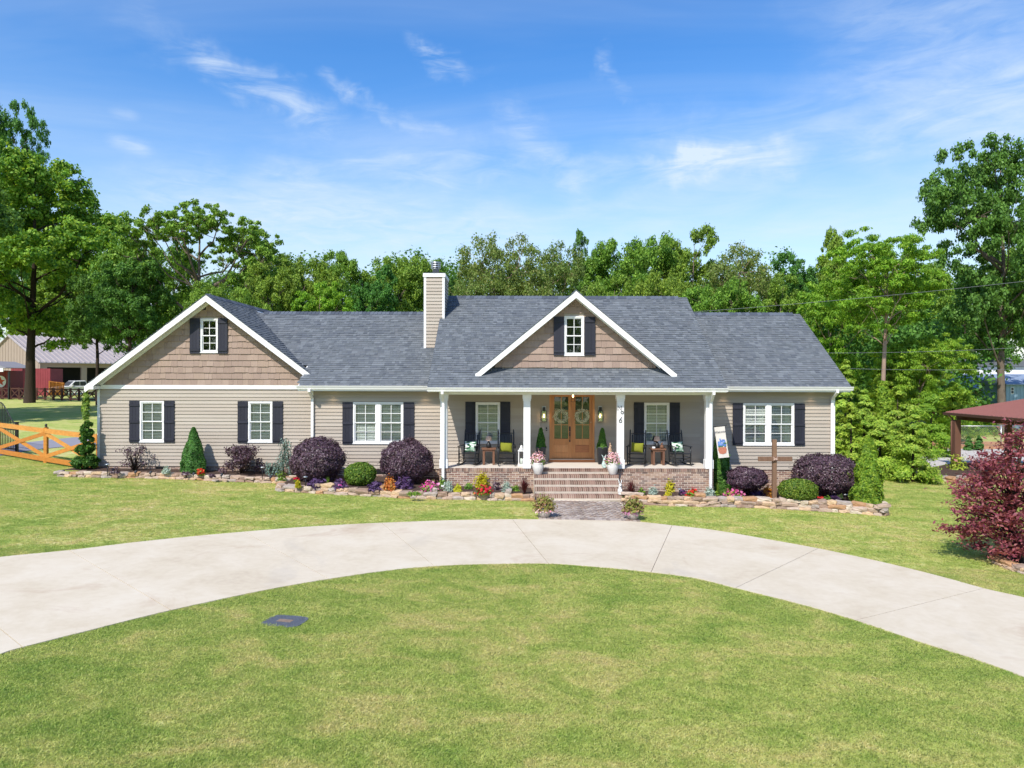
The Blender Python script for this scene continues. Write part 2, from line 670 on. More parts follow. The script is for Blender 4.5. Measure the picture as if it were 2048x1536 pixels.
def build_materials():
    m = MAT
    m['white'] = M('white_paint', (0.80, 0.80, 0.79), 0.45, 0.03, 3, 0.05, 30)
    m['vinyl'] = M('tan_vinyl', [lin('#aa9f92'), lin('#a69b8e'), lin('#ada396'), lin('#a89d90')], 0.55, 0.06, 2.5, 0.15, 40, sc=(0.15, 1, 1), spec=0.3)
    m['shake'] = M('cedar_shake', [lin('#9a867a'), lin('#948074'), lin('#a08c7f'), lin('#978377'), lin('#9c887a')], 0.75, 0.08, 5, 0.5, 45, sc=(5, 5, 0.5), spec=0.2)
    m['roof'] = M('roof_shingle', [lin('#61666b'), lin('#676c70'), lin('#6c7175'), lin('#64696d'), lin('#72777b'), lin('#686d72'), lin('#6a6e72'), lin('#5e6369')], 0.95, 0.08, 0.8, 0.5, 160, spec=0.08)
    m['ridgecap'] = M('ridge_shingle', [lin('#4a505a'), lin('#5b626c')], 0.9, 0.08, 6, 0.4, 90, spec=0.12)
    m['brick'] = M('old_brick', [lin('#80655a'), lin('#94766a'), lin('#8a6c5f'), lin('#a28a7d'), lin('#6f5a52'), lin('#9a7c6a'), lin('#ab917f'), lin('#7b6860')], 0.85, 0.12, 14, 0.5, 90, spec=0.15)
    m['stepbrick'] = M('step_brick', [lin('#84695c'), lin('#94776a'), lin('#795f54'), lin('#9d8375'), lin('#8b6f62'), lin('#735b50')], 0.9, 0.12, 12, 0.5, 90, spec=0.1)
    m['stepmortar'] = M('step_mortar', lin('#c2b7a8'), 0.95, 0.1, 10, 0.4, 120, spec=0.1)
    m['mortar'] = M('mortar', lin('#d2c7b6'), 0.95, 0.08, 10, 0.4, 120, spec=0.1)
    m['paver'] = M('grey_paver', [lin('#988c83'), lin('#8b7e76'), lin('#a5998f'), lin('#948377'), lin('#aca097'), lin('#84786f')], 0.9, 0.10, 9, 0.5, 80, spec=0.15)
    m['stone'] = M('field_stone', [lin('#b09a88'), lin('#9c8878'), lin('#bfa488'), lin('#b08a68'), lin('#a89c92'), lin('#c4b5a2'), lin('#98806f'), lin('#b8a595'), lin('#c8ac8a')], 0.9, 0.16, 9, 0.8, 25, spec=0.15, dirt=0.35, dirtcol=(0.16, 0.09, 0.05), bdist=0.015)
    m['concrete'] = concrete_mat()
    m['porchfloor'] = M('porch_concrete', lin('#cfc6ba'), 0.8, 0.05, 3, 0.2, 90, spec=0.2)
    m['shutter'] = M('charcoal_shutter', [lin('#2c2d38'), lin('#30313c'), lin('#292a34')], 0.6, 0.10, 8, 0.35, 60, sc=(6, 6, 0.7), spec=0.3)
    m['glass'] = glass_mat()
    m['blind'] = M('white_blind', (0.78, 0.78, 0.76), 0.5, 0.02)
    m['curtain'] = M('pale_curtain', (0.55, 0.62, 0.55), 0.8, 0.1, 12, sc=(8, 8, 0.3))
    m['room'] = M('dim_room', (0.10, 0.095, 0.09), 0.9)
    m['oak'] = M('varnished_oak', [lin('#c08450'), lin('#b97d4a'), lin('#c88c58')], 0.4, 0.14, 3.0, 0.15, 50, sc=(9, 9, 0.8), spec=0.45)
    m['oakdark'] = M('figured_oak', lin('#a86a40'), 0.4, 0.28, 4.0, 0.15, 50, sc=(1.5, 6, 9), spec=0.45)
    m['black'] = M('black_paint', (0.018, 0.02, 0.024), 0.4, 0.1)
    m['blackmetal'] = M('black_metal', (0.012, 0.012, 0.013), 0.45, 0.1, spec=0.5)
    m['lime'] = M('lime_cloth', lin('#7d8126'), 0.9, 0.06, 20, 0.4, 200)
    m['lamp_shade'] = M('beige_shade', lin('#c7aa98'), 0.9, 0.05)
    m['rustic'] = M('rustic_wood', [lin('#6b4b3a'), lin('#75533f')], 0.8, 0.2, 5, 0.5, 50, sc=(4, 4, 1))
    m['crosswood'] = M('weathered_timber', [lin('#7c5f4b'), lin('#846750')], 0.85, 0.25, 3, 0.7, 40, sc=(6, 6, 0.6), bdist=0.01)
    m['orangewood'] = M('stained_orange_wood', [lin('#bf7e36'), lin('#b4742f'), lin('#c78a42')], 0.65, 0.20, 3, 0.3, 50, sc=(0.6, 3, 4), spec=0.3)
    m['darkfence'] = M('dark_brown_wood', [lin('#4e2e24'), lin('#452820')], 0.8, 0.15, 5, 0.3, 40)
    m['mulch'] = M('dark_mulch', lin('#5c4d45'), 1.0, 0.30, 30, 1.0, 60, spec=0.05, bdist=0.04)
    m['bark'] = M('grey_bark', lin('#6d6257'), 0.95, 0.25, 4, 0.9, 18, sc=(3, 3, 0.6), spec=0.1, bdist=0.03)
    m['palebark'] = M('pale_bark', lin('#9a8474'), 0.95, 0.18, 3, 0.6, 18, sc=(3, 3, 0.6), spec=0.1, bdist=0.02)
    m['darkbark'] = M('dark_bark', lin('#3f362f'), 0.95, 0.25, 4, 0.9, 18, sc=(3, 3, 0.6), spec=0.1, bdist=0.03)
    m['potwhite'] = M('white_glaze', lin('#d9d7d2'), 0.35, 0.08, 6, 0.1, 30, spec=0.5)
    m['potstone'] = M('pale_stone_pot', lin('#b5aca4'), 0.85, 0.12, 8, 0.3, 60)
    m['planter'] = M('dark_planter', lin('#3c3f45'), 0.6, 0.08)
    m['galv'] = M('galvanised', lin('#b9bcbf'), 0.35, 0.06, 5, metal=0.85, spec=0.5)
    m['gravel'] = M('pale_gravel', lin('#c4bfba'), 0.95, 0.10, 25, 1.0, 70, spec=0.1, bdist=0.02, dirt=0.3, dirtcol=lin('#b59a84'))
    m['clay'] = M('orange_clay', lin('#b98a68'), 0.95, 0.12, 3, 0.6, 40, spec=0.1)
    m['asphalt'] = M('grey_asphalt', lin('#8d8c94'), 0.9, 0.06, 4, 0.4, 150, spec=0.2)
    m['redmetal'] = M('red_metal_roof', lin('#86564c'), 0.5, 0.05, 2, spec=0.4)
    m['brownpost'] = M('brown_post', lin('#6a4a3c'), 0.75, 0.12, 5, 0.3, 40, sc=(4, 4, 0.6))
    m['wire'] = M('power_wire', (0.16, 0.17, 0.18), 0.6)
    m['lawn'] = lawn_mat('lawn_ground', False)
    m['grass'] = lawn_mat('grass_blade', True)
    m['cover'] = M('blue_grey_plastic', lin('#5b6069'), 0.55, 0.12, 12, 0.5, 60)
    m['rust'] = M('rusty_plate', lin('#84705f'), 0.7, 0.2, 14)
    # foliage
    g = lambda *h: [lin(x) for x in h]
    m['lf_oak'] = leaf_mat('leaf_oak', g('#52792c', '#688f34', '#7ea43e', '#95b548'))
    m['lf_dark'] = leaf_mat('leaf_dark', g('#3f682e', '#4e7c35', '#5e8e3d', '#709e46'))
    m['lf_light'] = leaf_mat('leaf_light', g('#60892a', '#75a032', '#8bb33a', '#a4c144'), 0.42)
    m['lf_olive'] = leaf_mat('leaf_olive', g('#5a7a34', '#6c883e', '#7f944a', '#648240', '#8c9056'))
    m['lf_maple'] = leaf_mat('leaf_yellow_green', g('#44762c', '#579034', '#6ea63c', '#88b846', '#9cc04c'), 0.4)
    m['lf_thuja'] = leaf_mat('leaf_thuja', g('#6b9030', '#86a838', '#a0bc44', '#b6c854'), 0.3)
    m['lf_arbor'] = leaf_mat('leaf_arborvitae', g('#4a7024', '#648a2a', '#7f9f30', '#98b03a'), 0.25)
    m['lf_spruce'] = leaf_mat('leaf_spruce', g('#2f5a26', '#3f6e2e', '#517f38', '#5f8a40'), 0.15, 6)
    m['lf_box'] = leaf_mat('leaf_boxwood', g('#345a20', '#4d7426', '#66892f', '#84983a'), 0.25, 5)
    m['lf_juniper'] = leaf_mat('leaf_juniper', g('#274a1e', '#386022', '#4f7a2b', '#64892f'), 0.2, 4)
    m['lf_plum'] = leaf_mat('leaf_plum', g('#3a2832', '#4d3743', '#5f4452', '#6b5560', '#50353f', '#7a6470', '#49403f'), 0.2, 5, 0.45, 0.5)
    m['lf_maplered'] = leaf_mat('leaf_red_maple', g('#602a34', '#8a444a', '#a25a5a', '#b6786c', '#6c3238', '#c48e80', '#764242'), 0.4, 3, 0.5, 0.35)
    m['lf_blue'] = leaf_mat('leaf_blue_cedar', g('#6d8a80', '#86a096', '#9ab2a6', '#789488'), 0.15, 4)
    m['lf_silver'] = leaf_mat('leaf_silver', g('#8fa399', '#a6b8ab', '#b9c6b8', '#9db0a0'), 0.2, 6)
    m['lf_purple'] = leaf_mat('leaf_purple', g('#4a3458', '#5c4069', '#6f517c', '#40304a'), 0.25, 6)
    m['lf_orange'] = leaf_mat('leaf_orange', g('#bc6c30', '#cf8a3c', '#d49c48', '#a85c34', '#ccae58'), 0.35, 6)
    m['lf_yellow'] = leaf_mat('leaf_yellow', g('#b9b42a', '#ccc42e', '#a8ac2c', '#d2cc4a'), 0.4, 6)
    m['lf_wine'] = leaf_mat('leaf_wine', g('#4a1f22', '#5d2a2a', '#6e3830', '#3c181c', '#7d4c3c'), 0.25, 6)
    m['lf_green'] = leaf_mat('leaf_green', g('#4a7228', '#5f8a30', '#7aa03c', '#8fae46'), 0.35, 5)
    m['lf_bronze'] = leaf_mat('leaf_bronze', g('#768036', '#8a8c42', '#9a8c58', '#a47c60', '#76883a', '#88984a'), 0.3, 6)
    m['fl_pink'] = leaf_mat('petal_pink', g('#d84a9a', '#e060ac', '#e884bc', '#c83a8a', '#f0a8c8', '#e87890'), 0.35, 8)
    m['fl_pale'] = leaf_mat('petal_pale_pink', g('#e0a8b8', '#ecc4cc', '#f2dcdf', '#d892a6', '#f4ecec'), 0.35, 8)
    m['fl_red'] = leaf_mat('petal_red', g('#c0202a', '#d8302c', '#e0502c', '#c82a3c'), 0.3, 8)
    m['fl_mauve'] = leaf_mat('petal_mauve', g('#b0709a', '#c489a8', '#a86488', '#d0a0b4'), 0.3, 8)
    m['white_straw'] = leaf_mat('pale_twig', g('#d5d4bc', '#c3c8a4', '#e0dfca', '#b0ba94'), 0.1, 8)


def concrete_mat():
    t = NT('driveway_concrete')
    a = t.noise(0.7, 6, 0.65, dist=0.5)
    b = t.noise(7, 5, 0.6)
    f = t.math('ADD', t.math('MULTIPLY', a, 0.7), t.math('MULTIPLY', b, 0.3))
    base = t.ramp(f, [(0.28, lin('#bbac95')), (0.42, lin('#c7baa2')), (0.55, lin('#cec2ac')), (0.7, lin('#d2c8b4'))])
    st = t.noise(0.32, 6, 0.7, dist=1.2, sc=(1.0, 1.7, 1))
    mr = t.n('ShaderNodeMapRange')
    t.set(mr, Value=st, From_Min=0.57, From_Max=0.72, To_Min=0.0, To_Max=0.55)
    col = t.mix(mr.outputs[0], base, lin('#ad937b'))
    st2 = t.noise(0.24, 5, 0.6, dist=0.8, sc=(1.6, 1.0, 1))
    mr2 = t.n('ShaderNodeMapRange')
    t.set(mr2, Value=st2, From_Min=0.60, From_Max=0.72, To_Min=0.0, To_Max=0.30)
    col = t.mix(mr2.outputs[0], col, lin('#9a948d'))
    t.principled(col, 0.85, 0, 0.2, t.bump(t.noise(120, 3, 0.6), 0.25, 0.004))
    return t.m


def glass_mat():
    t = NT('window_glass')
    tr = t.n('ShaderNodeBsdfTransparent')
    tr.inputs['Color'].default_value = (0.90, 0.95, 0.93, 1)
    gl = t.n('ShaderNodeBsdfGlossy')
    gl.inputs['Roughness'].default_value = 0.02
    gl.inputs['Color'].default_value = (0.9, 0.95, 0.92, 1)
    lw = t.n('ShaderNodeLayerWeight')
    lw.inputs['Blend'].default_value = 0.25
    f = t.math('MINIMUM', t.math('ADD', lw.outputs['Fresnel'], 0.10), 0.9)
    mx = t.n('ShaderNodeMixShader')
    t.l(f, mx.inputs[0])
    t.l(tr.outputs[0], mx.inputs[1])
    t.l(gl.outputs[0], mx.inputs[2])
    t.l(mx.outputs[0], t.out.inputs['Surface'])
    return t.m


def emis_mat(name, col, s):
    t = NT(name)
    e = t.n('ShaderNodeEmission')
    e.inputs['Color'].default_value = (*col, 1)
    e.inputs['Strength'].default_value = s
    t.l(e.outputs[0], t.out.inputs['Surface'])
    return t.m


build_materials()
# ------------------------------------------------------------------ ground
def catmull(P, n):
    """resample a polyline smoothly to n points"""
    P = [Vector(p) for p in P]
    Q = [P[0] * 2 - P[1]] + P + [P[-1] * 2 - P[-2]]
    out, ds = [], [0.0]
    dense = []
    for i in range(1, len(Q) - 2):
        for k in range(16):
            t = k / 16
            p0, p1, p2, p3 = Q[i - 1], Q[i], Q[i + 1], Q[i + 2]
            dense.append(0.5 * ((2 * p1) + (p2 - p0) * t + (2 * p0 - 5 * p1 + 4 * p2 - p3) * t * t + (3 * p1 - p0 - 3 * p2 + p3) * t ** 3))
    dense.append(Q[-2])
    for a, b in zip(dense, dense[1:]):
        ds.append(ds[-1] + (b - a).length)
    for k in range(n):
        s = ds[-1] * k / (n - 1)
        j = max(0, min(len(dense) - 2, next((i for i in range(len(ds) - 1) if ds[i + 1] >= s - 1e-9), len(ds) - 2)))
        u = (s - ds[j]) / max(1e-9, ds[j + 1] - ds[j])
        out.append(dense[j].lerp(dense[j + 1], u))
    return out


def build_lawn():
    xs = list(np.linspace(-260, -40, 12)) + list(np.linspace(-38, 38, 115)) + list(np.linspace(40, 260, 12))
    ys = list(np.linspace(-70, 2, 12)) + list(np.linspace(4, 46, 85)) + list(np.linspace(48, 120, 30)) + list(np.linspace(130, 600, 14))
    vs = [(x, y, gz(x, y)) for y in ys for x in xs]
    n = len(xs)
    fs = [(j * n + i, j * n + i + 1, (j + 1) * n + i + 1, (j + 1) * n + i) for j in range(len(ys) - 1) for i in range(n - 1)]
    o = MB().add(vs, fs, 0, True).build('lawn', MAT['lawn'])
    tag(o, kind='structure')


def sheet(name, far, near, mat, h, n=24, m=4, kind='structure', parent=None, skirt=0.0):
    """a sheet between two edges, lying h above the ground"""
    A, B = catmull(far, n), catmull(near, n)
    hh = h if callable(h) else (lambda x, y: gz(x, y) + h)
    vs, fs = [], []
    for j in range(m + 1):
        for i in range(n):
            p = A[i].lerp(B[i], j / m)
            vs.append((p.x, p.y, hh(p.x, p.y)))
    for j in range(m):
        for i in range(n - 1):
            fs.append((j * n + i, j * n + i + 1, (j + 1) * n + i + 1, (j + 1) * n + i))
    if skirt:
        b = len(vs)
        rim = [i for i in range(n)] + [(j + 1) * n - 1 for j in range(1, m + 1)] + [m * n + i for i in range(n - 2, -1, -1)] + [j * n for j in range(m - 1, 0, -1)]
        vs += [(vs[i][0], vs[i][1], vs[i][2] - skirt) for i in rim]
        k = len(rim)
        fs += [(rim[i], rim[(i + 1) % k], b + (i + 1) % k, b + i) for i in range(k)]
    o = MB().add(vs, fs).build(name, mat, parent, True)
    if kind:
        o['kind'] = kind
    return o


FAR = [(-520, 1215), (-330, 1168), (-150, 1137), (0, 1116), (140, 1102), (280, 1085), (400, 1073), (500, 1064), (600, 1056), (700, 1050), (765, 1047),
       (900, 1042), (1024, 1040), (1150, 1041), (1262, 1044), (1344, 1052), (1430, 1062), (1535, 1080), (1634, 1098), (1720, 1116),
       (1799, 1134), (1890, 1157), (1969, 1179), (2048, 1197), (2200, 1238), (2420, 1305)]
NEAR = [(-260, 1420), (-120, 1360), (0, 1311), (45, 1297), (175, 1264), (340, 1223), (520, 1184), (655, 1160), (780, 1142), (870, 1134), (960, 1130), (1095, 1129),
        (1200, 1136), (1300, 1146), (1390, 1158), (1472, 1178), (1600, 1210), (1710, 1242), (1850, 1289), (1960, 1324), (2048, 1356), (2180, 1412), (2330, 1490)]
JOINTS = [((-330, 1168), (-120, 1360)), ((0, 1116), (20, 1304)), ((140, 1102), (340, 1223)), ((490, 1065), (655, 1160)), ((765, 1047), (870, 1134)),
          ((1024, 1040), (1095, 1129)), ((1344, 1052), (1300, 1146)), ((1634, 1098), (1472, 1178)), ((1969, 1179), (1710, 1242)), ((2420, 1305), (2330, 1490))]
JOINTS[1] = ((-150, 1137), (45, 1297))


def build_driveway():
    def sub(edge, a, b):
        P = [G(*p) for p in edge]
        C = catmull(P, 400)
        ga, gb = G(*a), G(*b)
        ia = min(range(400), key=lambda i: (C[i] - ga).length)
        ib = min(range(400), key=lambda i: (C[i] - gb).length)
        return C[ia:ib + 1]
    base = sheet('driveway', [G(*p) for p in FAR], [G(*p) for p in NEAR], M('joint_sand', lin('#a08d7c'), 0.95, 0.1, 8), 0.006, n=80, m=3)
    for (f0, n0), (f1, n1) in zip(JOINTS, JOINTS[1:]):
        A, B = sub(FAR, f0, f1), sub(NEAR, n0, n1)
        g = 0.006
        for E in (A, B):
            E[0] = E[0] + (E[1] - E[0]).normalized() * g
            E[-1] = E[-1] + (E[-2] - E[-1]).normalized() * g
        sheet('slab', A, B, MAT['concrete'], 0.022, n=30, m=8, kind=None, parent=base, skirt=0.02)
    return base


# footprints that grass must keep out of (filled while building)
KEEP_OUT = []


def poly_keep(pts):
    KEEP_OUT.append([(p[0], p[1]) for p in pts])


def inside(poly, X, Y):
    x = np.array([p[0] for p in poly])
    y = np.array([p[1] for p in poly])
    r = np.zeros(len(X), dtype=bool)
    j = len(poly) - 1
    for i in range(len(poly)):
        c = ((y[i] > Y) != (y[j] > Y)) & (X < (x[j] - x[i]) * (Y - y[i]) / (y[j] - y[i] + 1e-12) + x[i])
        r ^= c
        j = i
    return r


PATH_X = (0.74, 3.50)
PATH_Y = (19.28, 22.42)


def build_path():
    x0, x1 = PATH_X
    y0, y1 = PATH_Y
    poly_keep([(x0 - .05, y0 - .3), (x1 + .05, y0 - .3), (x1 + .05, y1 + .3), (x0 - .05, y1 + .3)])
    o = sheet('brick_path', [(x0, y1, 0), (x1, y1, 0)], [(x0, y0, 0), (x1, y0, 0)], MAT['mortar'], 0.012, n=8, m=8)
    L_, w_ = 0.20, 0.10
    mats = []
    rot = Matrix.Rotation(rad(45), 3, 'Z')
    cx, cy = (x0 + x1) / 2, (y0 + y1) / 2
    for i in range(-40, 41):
        for j in range(-40, 41):
            # herringbone: unit cells of two bricks
            for kind in (0, 1):
                bx = (i + 0.0) * w_
                by = (j * 4 - i) * w_
                if kind == 0:
                    c = Vector((bx + L_ / 2, by + w_ / 2, 0)); sz = (L_ - .009, w_ - .009)
                else:
                    c = Vector((bx + w_ / 2, by + w_ + L_ / 2, 0)); sz = (w_ - .009, L_ - .009)
                p = rot @ c + Vector((cx, cy, 0))
                if x0 + .09 < p.x < x1 - .09 and y0 + .20 < p.y < y1 - .05:
                    mats.append(TRS((p.x, p.y, gz(p.x, p.y) + 0.008 + RND.uniform(-.002, .003)), (sz[0], sz[1], 0.05), Matrix.Rotation(rad(45), 3, 'Z')))
    border = []
    nb = int((x1 - x0) / w_)
    for k in range(nb):
        x = x0 + (k + .5) * (x1 - x0) / nb
        border.append(TRS((x, y0 + .10, gz(x, y0) + 0.009), ((x1 - x0) / nb - .009, .19, .05)))
    nb = int((y1 - y0 - .2) / L_)
    for k in range(nb):
        y = y0 + .2 + (k + .5) * (y1 - y0 - .2) / nb
        for x in (x0 + .045, x1 - .045):
            border.append(TRS((x, y, gz(x, y) + 0.009), (.085, L_ - .009, .05)))
    allm = border + sorted(mats, key=lambda m: m.translation.y)
    pieces('paver', MB().box(-.5, .5, -.5, .5, -.5, .5).mesh('paver'), allm, MAT['paver'], o, 300, 'paver_field')


# field stones: a few shapes shared by all borders
def stone_meshes():
    out = []
    for k in range(6):
        bm = bmesh.new()
        bmesh.ops.create_cube(bm, size=1.0)
        bmesh.ops.subdivide_edges(bm, edges=bm.edges[:], cuts=2, use_grid_fill=True)
        for v in bm.verts:
            c = v.co.copy()
            n = noise.noise_vector(c * 1.9 + Vector((k * 7.3, 1.1, k * 3.1)))
            r = c.length
            v.co = c.lerp(c.normalized() * .60, .38) * .93 + Vector((n.x * .15, n.y * .12, n.z * .15))
        me = bpy.data.meshes.new('stone')
        bm.to_mesh(me)
        bm.free()
        me.materials.append(MAT['stone'])
        out.append(me)
    return out


STONES = stone_meshes()


def stone_border(label, line, courses, hgt, mean=0.34, depth=0.30, zoff=0.0, cat='stone edging', taper=None):
    """dry laid stones along a ground line; courses rows high"""
    P = [Vector(p) for p in line]
    C = catmull(P, 200)
    mid = C[100]
    root = thing('stone_border', label, cat, (mid.x, mid.y, gz(mid.x, mid.y)))
    inv = wm(root).inverted()
    ln = [0.0]
    for a, b in zip(C, C[1:]):
        ln.append(ln[-1] + (b - a).length)
    for c in range(courses + 1):
        s = -0.1 if c % 2 else 0.0
        while s < ln[-1]:
            w = mean * RND.uniform(0.55, 1.45)
            m = min(max(s + w / 2, 0), ln[-1])
            frac = m / ln[-1]
            hh = hgt if taper is None else taper[0] + (taper[1] - taper[0]) * frac
            ch = hh / courses
            i = max(1, next((k for k in range(len(ln)) if ln[k] >= m), len(ln) - 1))
            p = C[i - 1].lerp(C[i], (m - ln[i - 1]) / max(1e-6, ln[i] - ln[i - 1]))
            t = (C[i] - C[i - 1]).normalized()
            z = gz(p.x, p.y) + zoff + (c + 0.30) * ch + RND.uniform(-.012, .012)
            if c == courses and RND.random() < 0.93:
                s += w
                continue
            rot = Matrix.Rotation(math.atan2(t.y, t.x) + RND.uniform(-.10, .10), 3, 'Z') @ Matrix.Rotation(RND.uniform(-.10, .10), 3, 'Y') @ Matrix.Rotation(RND.uniform(-.15, .15), 3, 'X')
            inn = Vector((-t.y, t.x, 0)) * (0.035 * c + RND.uniform(-.035, .035))
            o = bpy.data.objects.new('stone', RND.choice(STONES))
            COL.objects.link(o)
            o.parent = root
            o.matrix_basis = inv @ TRS(p + inn + Vector((0, 0, z - p.z)), (w * 1.14, depth * RND.uniform(.8, 1.15), ch * RND.uniform(1.05, 1.35)), rot)
            s += w
    return root


def mz(x, y):
    """top of the mulch"""
    k = 0.20 - 0.16 * sstep(3.0, 9.5, x)
    if x < -7:
        k = 0.20
    return gz(x, y) + k + 0.03 * noise.noise(Vector((x * 1.3, y * 1.3, 5.0)))


BED_LEFT = [(116, 953), (200, 955), (310, 957), (440, 962), (575, 967)]
BED_MID = [(562, 981), (620, 986), (740, 992), (830, 997), (940, 999), (1064, 1002)]
BED_RIGHT = [(1250, 1007), (1330, 1011), (1420, 1013), (1500, 1015), (1600, 1020), (1700, 1026), (1766, 1031)]


def build_beds():
    def line(l):
        return [G(*p) for p in l]
    A, B, C = line(BED_LEFT), line(BED_MID), line(BED_RIGHT)
    for nm, ln, back in (('mulch_bed', A, 26.1), ('mulch_bed', B, 25.45), ('mulch_bed', C, 25.45)):
        far = [Vector((p.x, back, 0)) for p in ln]
        if ln is B:
            far[0] = Vector((-7.6, 25.9, 0))
            far = [far[0]] + [Vector((max(-7.5, p.x), back, 0)) for p in ln[1:]]
        near = [p + Vector((0, 0.16, 0)) for p in ln]
        if ln is A:
            far[0] = Vector((-15.9, 26.1, 0))
        o = sheet(nm, far, near, MAT['mulch'], mz, n=60, m=14)
        poly_keep([(p.x, p.y - .03) for p in ln] + [(p.x, 26.5) for p in reversed(far)])
    stone_border('low pale stone border below the left gable, two courses high', A, 2, 0.21, 0.28)
    ret = [G(585, 963), G(570, 971), B[0]]
    stone_border('curving stone border of the middle bed with two large purple globes', [ret[0], ret[1]] + B, 2, 0.235, 0.29)
    rr = C + [C[-1] + Vector((0.25, 0.9, 0)), C[-1] + Vector((0.2, 2.6, 0))]
    stone_border('tallest rusty stone border, right of the brick steps under the wooden cross', rr, 3, 0.44, 0.33, taper=(0.27, 0.40))
    # bed corner between the right wing and its stones
    e = sheet('mulch_bed', [C[-1] + Vector((0, .2, 0)), C[-1] + Vector((0.0, 2.6, 0))], [C[-1] + Vector((.15, .9, 0)), C[-1] + Vector((.1, 2.6, 0))], MAT['mulch'], mz, n=6, m=2)


build_lawn()
build_driveway()
build_path()
build_beds()
# ------------------------------------------------------------------ the house
YW, YL, YP, YD = 25.47, 26.12, 23.67, 24.24     # wing wall, left gable wall, porch front, dormer wall
FLOOR = 0.85
house = thing('house', 'single storey tan vinyl house with grey shingle roof, two gables and front porch', 'house', (-1.8, 25.5, 0.0))
BR = []        # all bricks of house and porch


def hb(name, mat, *boxes, parent=house, bevel=0.0):
    b = MB()
    for x in boxes:
        b.box(*x)
    return b.build(name, MAT[mat] if isinstance(mat, str) else mat, parent, True, bevel)


def sheet_pane(x0, x1, y, z0, z1, parent):
    MB().add([(x0, y, z0), (x1, y, z0), (x1, y, z1), (x0, y, z1)], [(0, 1, 2, 3)]).build('pane', MAT['glass'], parent, True)


def cells(x0, x1, z0, z1, holes):
    """split a wall rectangle into boxes round its openings"""
    xs = sorted({x0, x1} | {min(max(h[k], x0), x1) for h in holes for k in (0, 1)})
    out = []
    for a, b in zip(xs, xs[1:]):
        if b - a < 1e-4:
            continue
        zs = [(h[2], h[3]) for h in holes if h[0] < (a + b) / 2 < h[1]]
        zs.sort()
        z = z0
        for h0, h1 in zs:
            if h0 > z:
                out.append((a, b, z, h0))
            z = max(z, h1)
        if z < z1:
            out.append((a, b, z, z1))
    return out


SID = MB().add([(-.5, -1, 0), (.5, -1, 0), (.5, -.12, 1), (-.5, -.12, 1), (-.5, 0, 0), (.5, 0, 0), (.5, 0, 1), (-.5, 0, 1)],
               [(0, 1, 2, 3), (5, 4, 7, 6), (1, 0, 4, 5), (3, 2, 6, 7), (0, 3, 7, 4), (2, 1, 5, 6)]).mesh('siding_board')
SID.materials.append(MAT['vinyl'])
SP = 0.1271


def siding(x0, x1, z0, z1, y, holes=(), clip=None, rotz=0.0, origin=None, parent=house):
    """lapped boards on a wall facing the camera (or turned by rotz about origin)"""
    z = z0
    inv = wm(parent).inverted()
    while z < z1 - 0.01:
        h = min(SP, z1 - z)
        hs = sorted([(a, b) for a, b, c, d in holes if c < z + h / 2 < d])
        segs, a = [], x0
        for p, q in hs:
            if p > a:
                segs.append((a, p))
            a = max(a, q)
        if a < x1:
            segs.append((a, x1))
        for a, b in segs:
            if clip:
                a, b = clip(a, b, z + h * 0.5)
            if b - a < 0.03:
                continue
            o = bpy.data.objects.new('siding_board', SID)
            COL.objects.link(o)
            o.parent = parent
            if rotz:
                m = Matrix.Translation(origin) @ Matrix.Rotation(rotz, 4, 'Z') @ TRS(((a + b) / 2, 0, z), (b - a, 0.030, h))
            else:
                m = TRS(((a + b) / 2, y, z), (b - a, 0.030, h))
            o.matrix_basis = inv @ m
        z += SP


